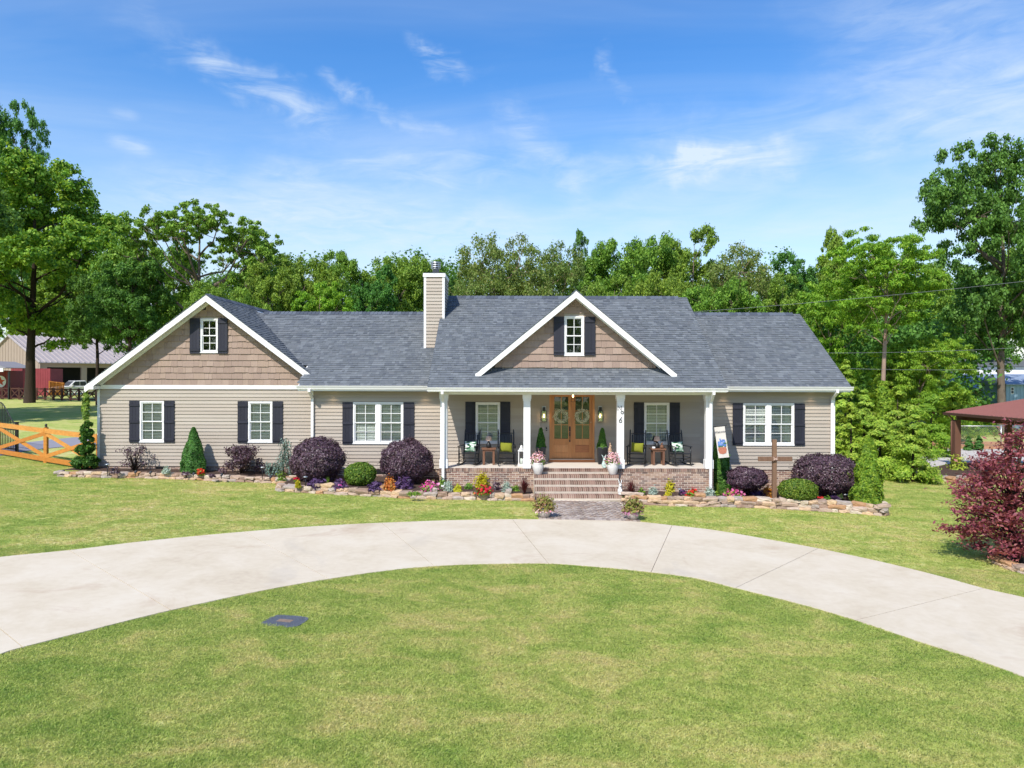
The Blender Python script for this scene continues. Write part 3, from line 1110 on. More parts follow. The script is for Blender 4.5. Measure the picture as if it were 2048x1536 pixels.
def window(x0, x1, z0, z1, y, twin=False, blinds=True, curtain=None):
    """a double hung window: casing, two sashes with bars, panes, blind"""
    cw = 0.055
    b = MB()
    yo = y - 0.035
    b.box(x0, x0 + cw, yo, y + .05, z0, z1).box(x1 - cw, x1, yo, y + .05, z0, z1)
    b.box(x0 + cw, x1 - cw, yo, y + .05, z1 - cw, z1).box(x0 + cw, x1 - cw, yo, y + .05, z0, z0 + cw)
    units = [(x0 + cw, x1 - cw)]
    if twin:
        xm = (x0 + x1) / 2
        b.box(xm - .075, xm + .075, yo + .004, y + .05, z0 + cw, z1 - cw)
        units = [(x0 + cw, xm - .075), (xm + .075, x1 - cw)]
    w = b.build('window', MAT['white'], house, True)
    hb('sill', 'white', (x0 - .012, x1 + .012, y - .055, y - .036, z0 - .022, z0 + .012), parent=w)
    zm = (z0 + z1) / 2
    for a, c in units:
        for k, (s0, s1, yy) in enumerate(((zm - .02, z1 - cw, y - .012), (z0 + cw, zm + .02, y + .012))):
            f = 0.036
            s = MB()
            s.box(a, a + f, yy, yy + .024, s0, s1).box(c - f, c, yy, yy + .024, s0, s1)
            s.box(a + f, c - f, yy, yy + .024, s1 - f, s1).box(a + f, c - f, yy, yy + .024, s0, s0 + f)
            xm, zz = (a + c) / 2, (s0 + s1) / 2
            s.box(xm - .010, xm + .010, yy + .004, yy + .02, s0 + f, s1 - f)
            s.box(a + f, xm - .010, yy + .004, yy + .02, zz - .010, zz + .010).box(xm + .010, c - f, yy + .004, yy + .02, zz - .010, zz + .010)
            s.build('sash', MAT['white'], w, True)
            sheet_pane(a + f - .004, c - f + .004, yy + .022 + RND.uniform(-.001, .001), s0 + f - .004, s1 - f + .004, w)
        if blinds:
            s = MB()
            n = int((z1 - z0 - .1) / 0.052)
            for k in range(n):
                z = z0 + .06 + (k + .5) * (z1 - z0 - .1) / n
                m = Matrix.Translation(((a + c) / 2, y + .085, z)) @ Matrix.Rotation(rad(38), 4, 'X')
                s.box(-(c - a) / 2, (c - a) / 2, -.024, .024, -.0018, .0018, 0, m)
            for x in (a + .12, c - .12):
                s.box(x - .004, x + .004, y + .055, y + .059, z0 + .06, z1 - .06)
            s.build('blind', MAT['blind'], w, True)
        if curtain:
            for cx0, cx1 in curtain:
                q = MB()
                xx0, xx1 = a + (c - a) * cx0, a + (c - a) * cx1
                n = 10
                vs = []
                for k in range(n + 1):
                    x = xx0 + (xx1 - xx0) * k / n
                    yy = y + .17 + .02 * math.sin(k * 2.2)
                    vs += [(x, yy, z0), (x, yy, z1)]
                q.add(vs, [(2 * k, 2 * k + 2, 2 * k + 3, 2 * k + 1) for k in range(n)], 0, True)
                q.build('curtain', MAT['curtain'], w, True)
    return w


def shutter(x0, x1, z0, z1, y, rails=3):
    b = MB()
    n = 3
    for k in range(n):
        a, c = x0 + (x1 - x0) * k / n, x0 + (x1 - x0) * (k + 1) / n
        b.box(a + .003, c - .003, y - .042, y - .012, z0, z1)
    b.box(x0 + .004, x1 - .004, y - .034, y - .010, z0 + .004, z1 - .004)
    s = b.build('shutter', MAT['shutter'], house, True)
    h = z1 - z0
    for f in ((.08, .5, .90) if rails == 3 else (.11, .89)):
        zc = z0 + h * f
        hb('batten', 'shutter', (x0 + .006, x1 - .006, y - .068, y - .0425, zc - .045, zc + .045), parent=s)
    return s


def rect(px0, px1, py0, py1, y):
    a, b = W(px0, py1, y), W(px1, py0, y)
    return a.x, b.x, a.z, b.z


# openings ---------------------------------------------------------
WIN_L = [rect(280.3, 328.8, 802.0, 883.6, YL), rect(496.8, 545.3, 803.0, 884.0, YL)]
WIN_T1 = rect(706.3, 806.9, 804.2, 886.6, YW)
WIN_T2 = rect(1485.6, 1587.8, 806.4, 889.8, YW)
WIN_P = [rect(951.2, 1000.2, 804.6, 886.4, YW), rect(1288.0, 1338.6, 805.4, 888.0, YW)]
WIN_GL = rect(401.3, 436.8, 637.3, 705.0, YL)
WIN_GD = rect(1128.2, 1168.0, 632.4, 710.6, YD)
DOOR = (1.345, 2.957, FLOOR, 3.34)

XL0, XL1 = -15.20, -7.02
XW0, XW1 = -7.17, 11.54
EAVE = 3.40
SB = 0.60             # bottom of the siding
LAP = 1.135

def clip_rake(x0, x1, z0, z1, xc, zt, sl):
    """rectangle cut off by a gable's two slopes"""
    poly = [(x0, z0), (x1, z0), (x1, z1), (x0, z1)]
    for sg in (-1, 1):
        f = lambda p: zt - sl * sg * (p[0] - xc) - p[1]
        out = []
        for i, p in enumerate(poly):
            q = poly[(i + 1) % len(poly)]
            fp, fq = f(p), f(q)
            if fp >= 0:
                out.append(p)
            if (fp >= 0) != (fq >= 0):
                t = fp / (fp - fq)
                out.append((p[0] + (q[0] - p[0]) * t, p[1] + (q[1] - p[1]) * t))
        poly = out
        if len(poly) < 3:
            return []
    return poly


# core walls
core = MB()
T = 0.14
for (x0, x1, z0, z1, hs, y) in ((XL0, XL1, SB, 6.2, WIN_L + [WIN_GL], YL), (XW0, -2.45, SB, EAVE, [WIN_T1], YW),
                                (-2.45, 6.75, FLOOR, EAVE, WIN_P + [DOOR], YW), (6.75, XW1, SB, EAVE, [WIN_T2], YW)):
    for a, b, c, d in cells(x0, x1, z0, z1, hs):
        if z1 > 5:      # gable part follows the rake
            poly = clip_rake(a, b, c, d, -11.06, 6.60, .755)
            if poly:
                core.prism(poly, y + .002, y + T)
        else:
            core.box(a, b, y + .002, y + T, c, d)
core.build('wall', MAT['vinyl'], house, True)
# side and rear walls, rooms behind the windows
hb('wall', 'vinyl', (XL0, XL0 + T, YL + T + .003, 35.0, .0, 3.6), (XW1 - T, XW1, YW + T + .003, 34.0, -.3, EAVE), (XL0, XW1, 34.0, 34.15, -.3, 3.4),
   (XW0, XW0 + .05, YW + .003, YL + .1, SB, EAVE))
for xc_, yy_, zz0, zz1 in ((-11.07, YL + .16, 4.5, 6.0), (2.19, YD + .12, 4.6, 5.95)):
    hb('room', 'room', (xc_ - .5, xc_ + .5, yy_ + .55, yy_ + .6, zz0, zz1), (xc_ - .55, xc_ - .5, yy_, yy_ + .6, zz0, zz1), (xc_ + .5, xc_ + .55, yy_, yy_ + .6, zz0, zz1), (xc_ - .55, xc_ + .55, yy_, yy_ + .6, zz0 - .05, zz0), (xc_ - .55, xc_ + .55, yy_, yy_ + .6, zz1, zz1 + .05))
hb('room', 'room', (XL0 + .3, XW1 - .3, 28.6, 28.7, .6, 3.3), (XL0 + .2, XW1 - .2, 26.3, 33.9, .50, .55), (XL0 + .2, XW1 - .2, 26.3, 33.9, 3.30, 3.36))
# siding, one board at a time
siding(XL0 + .06, -7.2, SB, 3.43, YL, WIN_L)
siding(XW0 + .06, -2.45, SB, EAVE, YW, [WIN_T1])
siding(-2.45, 6.75, FLOOR + .02, EAVE, YW, WIN_P + [DOOR])
siding(6.75, XW1 - .02, SB, EAVE, YW, [WIN_T2])
# corner boards and frieze
hb('corner_board', 'white', (XL0 - .03, XL0 + .062, YL - .03, YL + .10, SB, 3.45))
hb('corner_board', 'white', (XW0 - .03, XW0 + .06, YW - .03, YW + .10, SB, EAVE - .01))
hb('corner_board', 'white', (XW1 - .02, XW1 + .03, YW - .03, YW + .10, SB, EAVE))
hb('frieze_board', 'white', (XL0 - .12, -7.45, YL - .05, YL + .02, 3.43, 3.575))

for r in WIN_L:
    window(*r, YL, curtain=None)
window(*WIN_T1, YW, True)
window(*WIN_T2, YW, True, curtain=[(0.74, 1.0)])
for r in WIN_P:
    window(*r, YW)
window(*WIN_GL, YL, blinds=False)
window(*WIN_GD, YD, blinds=False)
for (a, b, c, d, y, n) in ((259.6, 280.1, 801.4, 884.8, YL, 3), (329.2, 350.0, 801.6, 885.0, YL, 3), (476.0, 496.6, 802.4, 885.4, YL, 3), (545.6, 566.5, 802.6, 885.6, YL, 3),
                           (685.3, 706.0, 804.4, 887.8, YW, 3), (807.3, 829.0, 804.6, 888.0, YW, 3), (930.6, 951.0, 803.6, 887.0, YW, 3), (1000.5, 1020.8, 803.6, 887.0, YW, 3),
                           (1267.4, 1287.8, 804.8, 888.6, YW, 3), (1339.0, 1359.4, 805.0, 888.8, YW, 3), (1464.4, 1485.2, 806.4, 890.4, YW, 3), (1588.2, 1609.0, 807.0, 891.2, YW, 3),
                           (381.0, 401.0, 636.8, 707.4, YL, 2), (437.0, 456.6, 636.8, 707.4, YL, 2), (1106.8, 1128.0, 633.8, 711.0, YD, 2), (1168.2, 1190.4, 634.0, 711.2, YD, 2)):
    shutter(*rect(a, b, c, d, y), y - (.035 if n == 2 else .012), n)

# cedar shakes -----------------------------------------------------
SHK = MB().add([(-.5, -1, 0), (.5, -1, 0), (.5, -.25, 1.06), (-.5, -.25, 1.06), (-.5, 0, 0), (.5, 0, 0), (.5, 0, 1.06), (-.5, 0, 1.06)],
               [(0, 1, 2, 3), (5, 4, 7, 6), (1, 0, 4, 5), (3, 2, 6, 7), (0, 3, 7, 4), (2, 1, 5, 6)]).mesh('shake')
SHK.materials.append(MAT['shake'])


def shakes(xc, ztop, slope, z0, y, hole, row):
    inv = wm(house).inverted()
    z = z0
    while z < ztop - .15:
        hw = (ztop - z - row * .5) / slope
        x = xc - hw + RND.uniform(-.15, 0)
        while x < xc + hw:
            w = RND.choice((.12, .16, .20, .25, .31, .40))
            a, b = max(x, xc - hw), min(x + w, xc + hw)
            for c, d in ([(a, b)] if not (hole[2] < z + row * .5 < hole[3]) else [(a, min(b, hole[0])), (max(a, hole[1]), b)]):
                if d - c > .03:
                    o = bpy.data.objects.new('shake', SHK)
                    COL.objects.link(o)
                    o.parent = house
                    dz = RND.uniform(0, .022)
                    o.matrix_basis = inv @ TRS(((c + d) / 2, y, z - .012 + dz), (d - c - .004, RND.uniform(.036, .048), row - dz + .012))
            x += w
        z += row


shakes(-11.06, 6.60, 0.755, 3.577, YL, WIN_GL, 0.229)
shakes(2.15, 6.60, 0.824, 4.22, YD, WIN_GD, 0.232)
hb('gable_wall', 'vinyl', *[(a, b, YD + .002, YD + .1, c, d) for a, b, c, d in cells(-.35, 4.65, 4.0, 4.56, [WIN_GD])])
gw = MB()
for a, b, c, d in cells(-.9, 5.2, 4.56, 6.6, [WIN_GD]):
    poly = clip_rake(a, b, c, d, 2.15, 6.56, .824)
    if poly:
        gw.prism(poly, YD + .002, YD + .1)
gw.build('gable_wall', MAT['vinyl'], house, True)

# roofs ------------------------------------------------------------
TABS = []     # matrices of all shingle tabs, nearest first later
TAB = MB().add([(-.5, 0, .10), (.5, 0, .10), (.5, 1, 1), (-.5, 1, 1), (-.5, 0, .0), (.5, 0, .0), (.5, 1, 0), (-.5, 1, 0)],
               [(0, 1, 2, 3), (3, 2, 6, 7), (0, 3, 7, 4), (2, 1, 5, 6)]).mesh('shingle')


def shingle_plane(p0, xdir, length, updir, run, keep=None, expo=0.146):
    """p0: eave corner, xdir along the eave, updir up the slope (both unit)"""
    p0, xdir, updir = Vector(p0), Vector(xdir).normalized(), Vector(updir).normalized()
    nrm = xdir.cross(updir).normalized()
    if nrm.z < 0:
        nrm = -nrm
    n = int(run / expo) + 1
    R = Matrix((xdir, -updir, nrm)).transposed()
    for i in range(n):
        s = -RND.uniform(0, .3)
        while s < length:
            w = RND.choice((.09, .12, .15, .18, .23))
            a, b = max(0, s), min(length, s + w)
            s += w
            if b - a < .02:
                continue
            c = p0 + xdir * ((a + b) / 2) + updir * min(run, (i + 1) * expo)
            if keep and not keep(c):
                continue
            lift = RND.choice((.014, .014, .024))
            TABS.append(Matrix.Translation(c) @ (R.to_4x4()) @ Matrix.Diagonal((b - a - .003, min(expo, run - i * expo) if run - i * expo > 0.02 else .02, lift, 1)))


def deck(name, poly_yz, x0, x1, mat='white'):
    return MB().prismx(poly_yz, x0, x1).build(name, MAT[mat], house, True)


WG = (25.04, 3.58, 29.56, 6.55)      # wing: eave y,z  ridge y,z
MD = (23.27, 3.55, 28.75, 7.13)      # middle
ws = (WG[3] - WG[1]) / (WG[2] - WG[0])
ms = (MD[3] - MD[1]) / (MD[2] - MD[0])
RX0, RX1 = -7.57, 11.96
MX0, MX1 = -2.77, 7.06
# wing roof (front slope, and the slope behind the ridge)
t_ = .13
deck('roof', [(WG[0] + .03, WG[1] - .01), (WG[2], WG[3] - .02), (34.1, WG[1] - .01), (34.1, WG[1] - t_), (WG[2], WG[3] - t_ - .06), (WG[0] + .03, WG[1] - t_)], RX0 + .02, RX1 - .02)
deck('roof', [(26.3, WG[1] - .02 + ws * 1.26), (WG[2], WG[3] - .02), (34.1, WG[1] - .01), (34.1, WG[1] - t_), (WG[2], WG[3] - t_ - .06), (26.3, WG[1] - t_ + ws * 1.26)], -11.0, RX0 + .015)


def keep_wing(c):
    if c.x < RX0:
        return c.y > 26.2 and c.z > 6.78 - .755 * abs(c.x + 11.11) - .25
    if MX0 + .2 < c.x < MX1 - .2 and c.y < WG[2] - .25:
        return False
    return True


up = Vector((0, 1, ws))
shingle_plane((-10.95, WG[0], WG[1] + .004), (1, 0, 0), RX1 + 10.95, up, math.hypot(WG[2] - WG[0], WG[3] - WG[1]), keep_wing)
# middle roof, higher and further forward
deck('roof', [(MD[0] + .03, MD[1] - .01), (MD[2], MD[3] - .02), (34.2, MD[1] - .01), (34.2, MD[1] - t_), (MD[2], MD[3] - t_ - .06), (MD[0] + .03, MD[1] - t_)], MX0 + .02, MX1 - .02)
hb('gable_end', 'vinyl', (MX0 + .3, MX0 + .4, YP, 34.0, 3.42, 3.5), (MX1 - .4, MX1 - .3, YP, 34.0, 3.42, 3.5))
for x in (MX0 + .3, MX1 - .4):
    MB().prismx([(YP, 3.45), (MD[2], 7.0), (34.0, 3.45)], x, x + .1).build('gable_end', MAT['vinyl'], house, True)
upm = Vector((0, 1, ms))
shingle_plane((MX0, MD[0], MD[1] + .004), (1, 0, 0), MX1 - MX0, upm, math.hypot(MD[2] - MD[0], MD[3] - MD[1]),
              lambda c: not (abs(c.x - 2.15) < (6.55 - c.z) / .824 - .1 and c.y > YD + .15))
# left gable roof, ridge running back
GX, GZ, GS, GF = -11.06, 6.84, 0.755, 25.64
for sg in (-1, 1):
    ex = 4.33
    MB().prism([(GX, GZ - .02), (GX + sg * ex, GZ - .02 - GS * ex), (GX + sg * ex, GZ - .15 - GS * ex), (GX, GZ - .17)], GF + .03, 35.2).build('roof', MAT['white'], house, True)
    d = Vector((-sg * 1, 0, GS))
    run = math.hypot(ex, ex * GS)
    p = Vector((GX + sg * ex, GF - .02, GZ - GS * ex + .006))
    shingle_plane(p, (0, 1, 0), 8.6 if sg > 0 else 9.2, d, run, (lambda c: c.z > WG[1] + ws * (c.y - WG[0]) - .25 or c.y < 26) if sg > 0 else None)
# porch gable (dormer)
DX, DZ, DS, DF = 2.15, 6.79, 0.824, 23.82
for sg in (-1, 1):
    ex = 3.34
    MB().prism([(DX, DZ - .02), (DX + sg * ex, DZ - .02 - DS * ex), (DX + sg * ex, DZ - .14 - DS * ex), (DX, DZ - .16)], DF + .03, 28.2).build('roof', MAT['white'], house, True)
    d = Vector((-sg * 1, 0, DS))
    p = Vector((DX + sg * ex, DF - .02, DZ - DS * ex + .006))
    shingle_plane(p, (0, 1, 0), 4.6, d, math.hypot(ex, ex * DS), lambda c: c.z > MD[1] + ms * (c.y - MD[0]) - .12)
TABS.sort(key=lambda m: m.translation.y)
pieces('shingle', TAB, TABS, MAT['roof'], house, 300, 'shingle_field')
# ridge caps
for nm, a, b in (('ridge_cap', (-10.3, WG[2], WG[3] + .012), (-3.2, WG[2], WG[3] + .012)), ('ridge_cap', (MX1 - .4, WG[2], WG[3] + .012), (RX1 - .35, WG[2], WG[3] + .012)),
                 ('ridge_cap', (MX0 + .05, MD[2], MD[3] + .012), (MX1 - .4, MD[2], MD[3] + .012)), ('ridge_cap', (GX, GF + .02, GZ + .012), (GX, 34.6, GZ + .012)), ('ridge_cap', (DX, DF, DZ + .012), (DX, 28.2, DZ + .012))):
    a, b = Vector(a), Vector(b)
    b_ = MB()
    L = (b - a).length
    n = int(L / .16)
    t = (b - a).normalized()
    s = t.cross(Vector((0, 0, 1)))
    k_ = ws if abs(t.x) > .5 else .79
    for i in range(n):
        p, q = a + t * (i * L / n), a + t * ((i + 1.25) * L / n)
        h0, h1 = .035, .012
        vs = []
        for e, h in ((p, h1), (q, h0)):
            vs += [e + s * .16 + Vector((0, 0, h - .16 * k_)), e + Vector((0, 0, h + .02)), e - s * .16 + Vector((0, 0, h - .16 * k_)),
                   e - s * .16 + Vector((0, 0, h - .16 * k_ - .02)), e + Vector((0, 0, h - .02)), e + s * .16 + Vector((0, 0, h - .16 * k_ - .02))]
        b_.add(vs, [(0, 1, 7, 6), (1, 2, 8, 7), (6, 7, 10, 11), (7, 8, 9, 10), (2, 3, 9, 8), (5, 0, 6, 11), (1, 0, 5, 4), (2, 1, 4, 3)])
    b_.build(nm, MAT['ridgecap'], house, True)
# rake boards
def rake(name, x0, z0, x1, z1, y, h=.20, d=.03):
    MB().add([(x0, y, z0), (x1, y, z1), (x1, y, z1 - h), (x0, y, z0 - h), (x0, y + d, z0), (x1, y + d, z1), (x1, y + d, z1 - h), (x0, y + d, z0 - h)],
             [(0, 1, 2, 3), (4, 7, 6, 5), (0, 4, 5, 1), (1, 5, 6, 2), (2, 6, 7, 3), (3, 7, 4, 0)]).build(name, MAT['white'], house, True)


for sg in (-1, 1):
    rake('rake_board', GX, GZ - .005, GX + sg * 4.36, GZ - .005 - GS * 4.36, GF, .235)
    rake('rake_board', DX, DZ - .005, DX + sg * 3.38, DZ - .005 - DS * 3.38, DF, .225)
    rake('rake_trim', GX, GZ - .16, GX + sg * 4.1, GZ - .16 - GS * 4.1, YL - .05, .09, .03)
    rake('rake_trim', DX, DZ - .15, DX + sg * 2.9, DZ - .15 - DS * 2.9, YD - .05, .08, .03)
MB().prism([(GX - 4.35, GZ - GS * 4.35 - .24), (GX - 4.05, GZ - GS * 4.05 - .24), (GX - 4.05, 3.42), (GX - 4.35, 3.42)], GF + .001, YL - .052).build('cornice_return', MAT['white'], house, True)
# side rake of the right wing and of the middle roof
def rakex(name, x, eave, ridge, h=.15, mat='white'):
    (y0, z0), (y1, z1) = eave, ridge
    MB().prismx([(y0, z0), (y1, z1), (y1, z1 - h), (y0, z0 - h)], x, x + .03).build(name, MAT[mat], house, True)


rakex('rake_board', RX1 - .018, (WG[0] + .04, WG[1] - .012), (WG[2], WG[3] - .02))
rakex('drip_edge', MX1 - .018, (MD[0] + .04, MD[1] - .02), (MD[2], MD[3] - .03), mat='ridgecap')
rakex('drip_edge', MX0 - .012, (MD[0] + .04, MD[1] - .02), (MD[2], MD[3] - .03), mat='ridgecap')
hb('eave_fascia', 'white', (GX - 4.40, GX - 4.365, GF + .03, 35.0, GZ - GS * 4.36 - .19, GZ - GS * 4.36 - .02))
# soffits, porch ceiling and beam
hb('fascia', 'white', (RX0 + .03, MX0 + .2, WG[0] - .012, WG[0] + .018, EAVE - .01, WG[1] - .02), (MX1 - .2, RX1 - .03, WG[0] - .012, WG[0] + .018, EAVE - .01, WG[1] - .02), (MX0 + .03, MX1 - .03, MD[0] - .012, MD[0] + .028, 3.40, MD[1] - .02))
hb('soffit', 'white', (RX0 + .02, MX0, WG[0] + .02, YW - .02, EAVE, EAVE + .02))
hb('soffit', 'white', (MX1 - .2, RX1 - .03, WG[0] + .02, YW - .02, EAVE, EAVE + .02))
hb('porch_ceiling', 'white', (MX0 + .25, MX1 - .3, YP - .05, YW - .02, 3.42, 3.45))
hb('porch_soffit', 'white', (MX0 + .05, MX1 - .05, MD[0] + .03, YP - .052, 3.40, 3.42))
hb('porch_beam', 'white', (-2.42, 6.72, YP - .05, YP + .22, 3.31, 3.42))
hb('porch_beam', 'white', (-2.42, -2.18, YP + .222, YW - .02, 3.31, 3.42))
hb('porch_beam', 'white', (6.50, 6.72, YP + .222, YW - .02, 3.31, 3.42))


def gutter(x0, x1, y, z):
    b = MB()
    # K profile in (y, z), front face leaning out
    prof = [(y + .125, z), (y + .12, z - .125), (y + .045, z - .125), (y + .035, z - .085), (y + .005, z - .03), (y - .004, z - .012), (y - .004, z + .004), (y + .014, z + .004), (y + .02, z - .03), (y + .11, z - .11), (y + .115, z)]
    b.prismx(prof, x0, x1)
    return b.build('gutter', MAT['white'], house, True)


gutter(RX0, MX0 + .3, WG[0] - .11, WG[1] - .005)
gutter(MX1 - .25, RX1 + .04, WG[0] - .11, WG[1] - .005)
gutter(MX0, MX1, MD[0] - .11, MD[1] - .005)


def downspout(x, yg, yw, ztop, zbot, w=.085):
    b = MB()
    b.bar((x, yg, ztop), (x, yg, ztop - .10), w, .07)
    b.bar((x, yg, ztop - .07), (x, yw, ztop - .34), w * .97, .068)
    b.bar((x, yw, ztop - .31), (x, yw, zbot), w, .07)
    b.bar((x, yw, zbot + .04), (x, yw - .2, zbot - .02), w * .97, .068)
    return b.build('downspout', MAT['white'], house, True)


downspout(-7.13, 24.98, YW - .075, 3.46, .35)
downspout(-2.28, 23.21, YP - .10, 3.43, .28)
downspout(6.595, 23.21, YP - .10, 3.43, -.02)
downspout(11.44, 24.98, YW - .075, 3.46, .1)

# chimney ----------------------------------------------------------
cf, cb_, cx0, cx1, ctop = 27.2, 28.62, -3.38, -2.585, 7.86
hb('chimney', 'vinyl', (cx0 + .01, cx1 - .01, cf + .005, cb_, 4.6, ctop - .14))
ch = house.children[-1]
siding(cx0 + .08, cx1 - .08, 5.02, ctop - .16, cf)
siding(.08, cb_ - cf - .06, 5.30, ctop - .16, 0, rotz=rad(90), origin=Vector((cx1 - .012, cf, 0)))
for a in (cx0, cx1 - .09):
    hb('corner_board', 'white', (a, a + .09, cf - .022, cf + .07, 4.6, ctop - .14), parent=ch)
hb('corner_board', 'white', (cx1 - .02, cx1 + .006, cb_ - .08, cb_ + .01, 4.6, ctop - .14), parent=ch)
hb('cap', 'white', (cx0 - .03, cx1 + .03, cf - .05, cb_ + .05, ctop - .14, ctop), parent=ch)
hb('cap_cover', 'roof', (cx0 - .035, cx1 + .035, cf - .055, cb_ + .055, ctop + .001, ctop + .02), parent=ch)
fl = MB()
fc = (-3.0, 27.9, ctop + .02)
fl.lathe([(.13, 0), (.13, .24), (.17, .25), (.17, .27), (.10, .275)], 20, fc)
f_ = fl.build('flue', MAT['galv'], house, True)
fl = MB()
for z in (.29, .37, .45):
    fl.lathe([(.185, z), (.20, z + .012), (.20, z + .045), (.185, z + .05)], 20, fc)
for k in range(8):
    a = k * math.pi / 4
    fl.bar((fc[0] + .18 * math.cos(a), fc[1] + .18 * math.sin(a), fc[2] + .26), (fc[0] + .18 * math.cos(a), fc[1] + .18 * math.sin(a), fc[2] + .5), .02, .02)
fl.lathe([(.20, .5), (.20, .52), (.02, .54)], 20, fc)
fl.build('flue_cap', MAT['galv'], f_, True)

# porch ------------------------------------------------------------
PX0, PX1 = -2.42, 6.72
SX0, SX1 = 0.73, 3.52
hb('porch_floor', 'porchfloor', (PX0, PX1, YP + .098, YW - .018, FLOOR - .10, FLOOR), (SX0, SX1, YP + .004, YP + .099, FLOOR - .12, FLOOR - .02))
hb('foundation', 'mortar', (PX0 + .012, PX1 - .006, YP + .004, YP + .09, -.4, FLOOR - .02), (PX0 + .012, PX0 + .09, YP + .09, YW, -.4, FLOOR - .11), (PX1 - .09, PX1 - .006, YP + .09, YW, -.4, FLOOR - .11),
   (XW0 + .01, PX0, YW + .004, YW + .10, -.4, SB - .004), (PX1, XW1 - .01, YW + .004, YW + .10, -.6, SB - .004), (XL0 + .01, XW0, YL + .004, YL + .10, -.2, SB - .004))


def bricks_wall(x0, x1, z0, z1, y, rows_from_top=True, along='x', xfix=0.0):
    bl, bh = .2032, .0677
    n = int((z1 - z0) / bh) + 1
    for r in range(n):
        zt = z1 - r * bh
        if zt - bh < z0 - .08:
            break
        off = (r % 2) * bl / 2
        x = x0 - off
        while x < x1:
            a, b = max(x, x0), min(x + bl, x1)
            x += bl
            if b - a < .04:
                continue
            dy = RND.uniform(-.003, .003)
            if along == 'x':
                BR.append(TRS(((a + b) / 2, y + .035 + dy, zt - bh / 2), (b - a - .014, .07, bh - .014)))
            else:
                BR.append(TRS((xfix + dy, (a + b) / 2, zt - bh / 2), (.07, b - a - .014, bh - .014)))


def rowlocks(x0, x1, z1, y, depth=.1, h=.1, store=None):
    n = int((x1 - x0) / .0677)
    w = (x1 - x0) / n
    for k in range(n):
        (BR if store is None else store).append(TRS((x0 + (k + .5) * w, y + depth / 2 + RND.uniform(-.003, .003), z1 - h / 2), (w - .014, depth, h)))


for a, b in ((PX0, SX0), (SX1, PX1)):
    rowlocks(a, b, FLOOR, YP - .012, .11, .10)
    bricks_wall(a, b, gz((a + b) / 2, YP), FLOOR - .105, YP)
nfront = len(BR)
bricks_wall(YP + .07, YW, .05, FLOOR - .105, 0, along='y', xfix=PX1 - .035)
bricks_wall(PX1, XW1, -.28, SB - .008, YW)
bricks_wall(XW0, PX0, .15, SB - .008, YW)
bricks_wall(XL0, XW0, .30, SB - .008, YL)
pieces('brick', MB().box(-.5, .5, -.5, .5, -.5, .5).mesh('brick'), BR, MAT['brick'], house, 300, 'brick_field')
hb('foundation_vent', 'blackmetal', (-4.88, -4.50, YW - .006, YW + .01, .41, .56))
for x in (-13.1, -9.0):
    hb('foundation_vent', 'blackmetal', (x, x + .38, YL - .006, YL + .01, .43, .57))

cols = []
for px in (888.3, 1054.0, 1240.5, 1417.3):
    x = XW(px, YP + .10)
    b = MB()
    b.box(x - .115, x + .115, YP - .01, YP + .22, FLOOR + .30, 3.10)
    b.box(x - .138, x + .138, YP - .033, YP + .243, FLOOR + .001, FLOOR + .30)
    b.box(x - .130, x + .130, YP - .025, YP + .235, 3.10, 3.17).box(x - .145, x + .145, YP - .04, YP + .25, 3.17, 3.309)
    cols.append(b.build('porch_column', MAT['white'], house, True, .006))

# front steps ------------------------------------------------------
steps = thing('front_steps', 'wide brick steps with five risers leading up to the porch door', 'steps', ((SX0 + SX1) / 2, 22.9, 0.0))
st_b, st_c = [], MB()
nr, tread = 5, .31
rise = FLOOR / nr
for k in range(nr):
    zt = FLOOR - k * rise
    yf = YP - .012 - k * tread
    if k:
        st_c.box(SX0 + .004, SX1 - .004, yf + .005, YP + .01, zt - rise, zt - .012)
    rowlocks(SX0, SX1, zt, yf, .11 if k == 0 else tread - .01, .10, st_b)
    a = SX0
    while a < SX1:
        b = min(a + .2032, SX1)
        if b - a > .03:
            st_b.append(TRS(((a + b) / 2, yf + .06 + RND.uniform(-.002, .002), zt - .1 - .035), (b - a - .011, .09, .06)))
        a += .2032
st_c.box(SX0 + .012, SX1 - .012, YP + .0, YP + .011, -.2, FLOOR - .05)
st_c.build('step_core', MAT['stepmortar'], steps, True)
pieces('brick', MB().box(-.5, .5, -.5, .5, -.5, .5).mesh('step_brick'), st_b, MAT['stepbrick'], steps, 300, 'brick_field')

# front door -------------------------------------------------------
dx0, dx1 = DOOR[0], DOOR[1]
fr = MB()
for a, b in ((dx0, dx0 + .075), (dx1 - .075, dx1)):
    fr.box(a, b, YW - .04, YW + .10, FLOOR + .10, 3.34)
fr.box(dx0 + .075, dx1 - .075, YW - .04, YW + .10, 3.27, 3.34)
fr.build('door_frame', MAT['oak'], house, True)
hb('threshold', 'oakdark', (dx0 - .02, dx1 + .02, YW - .07, YW + .06, FLOOR + .002, FLOOR + .10))
hb('sill_strip', 'galv', (dx0 + .02, dx1 - .02, YW - .075, YW - .02, FLOOR + .101, FLOOR + .115))


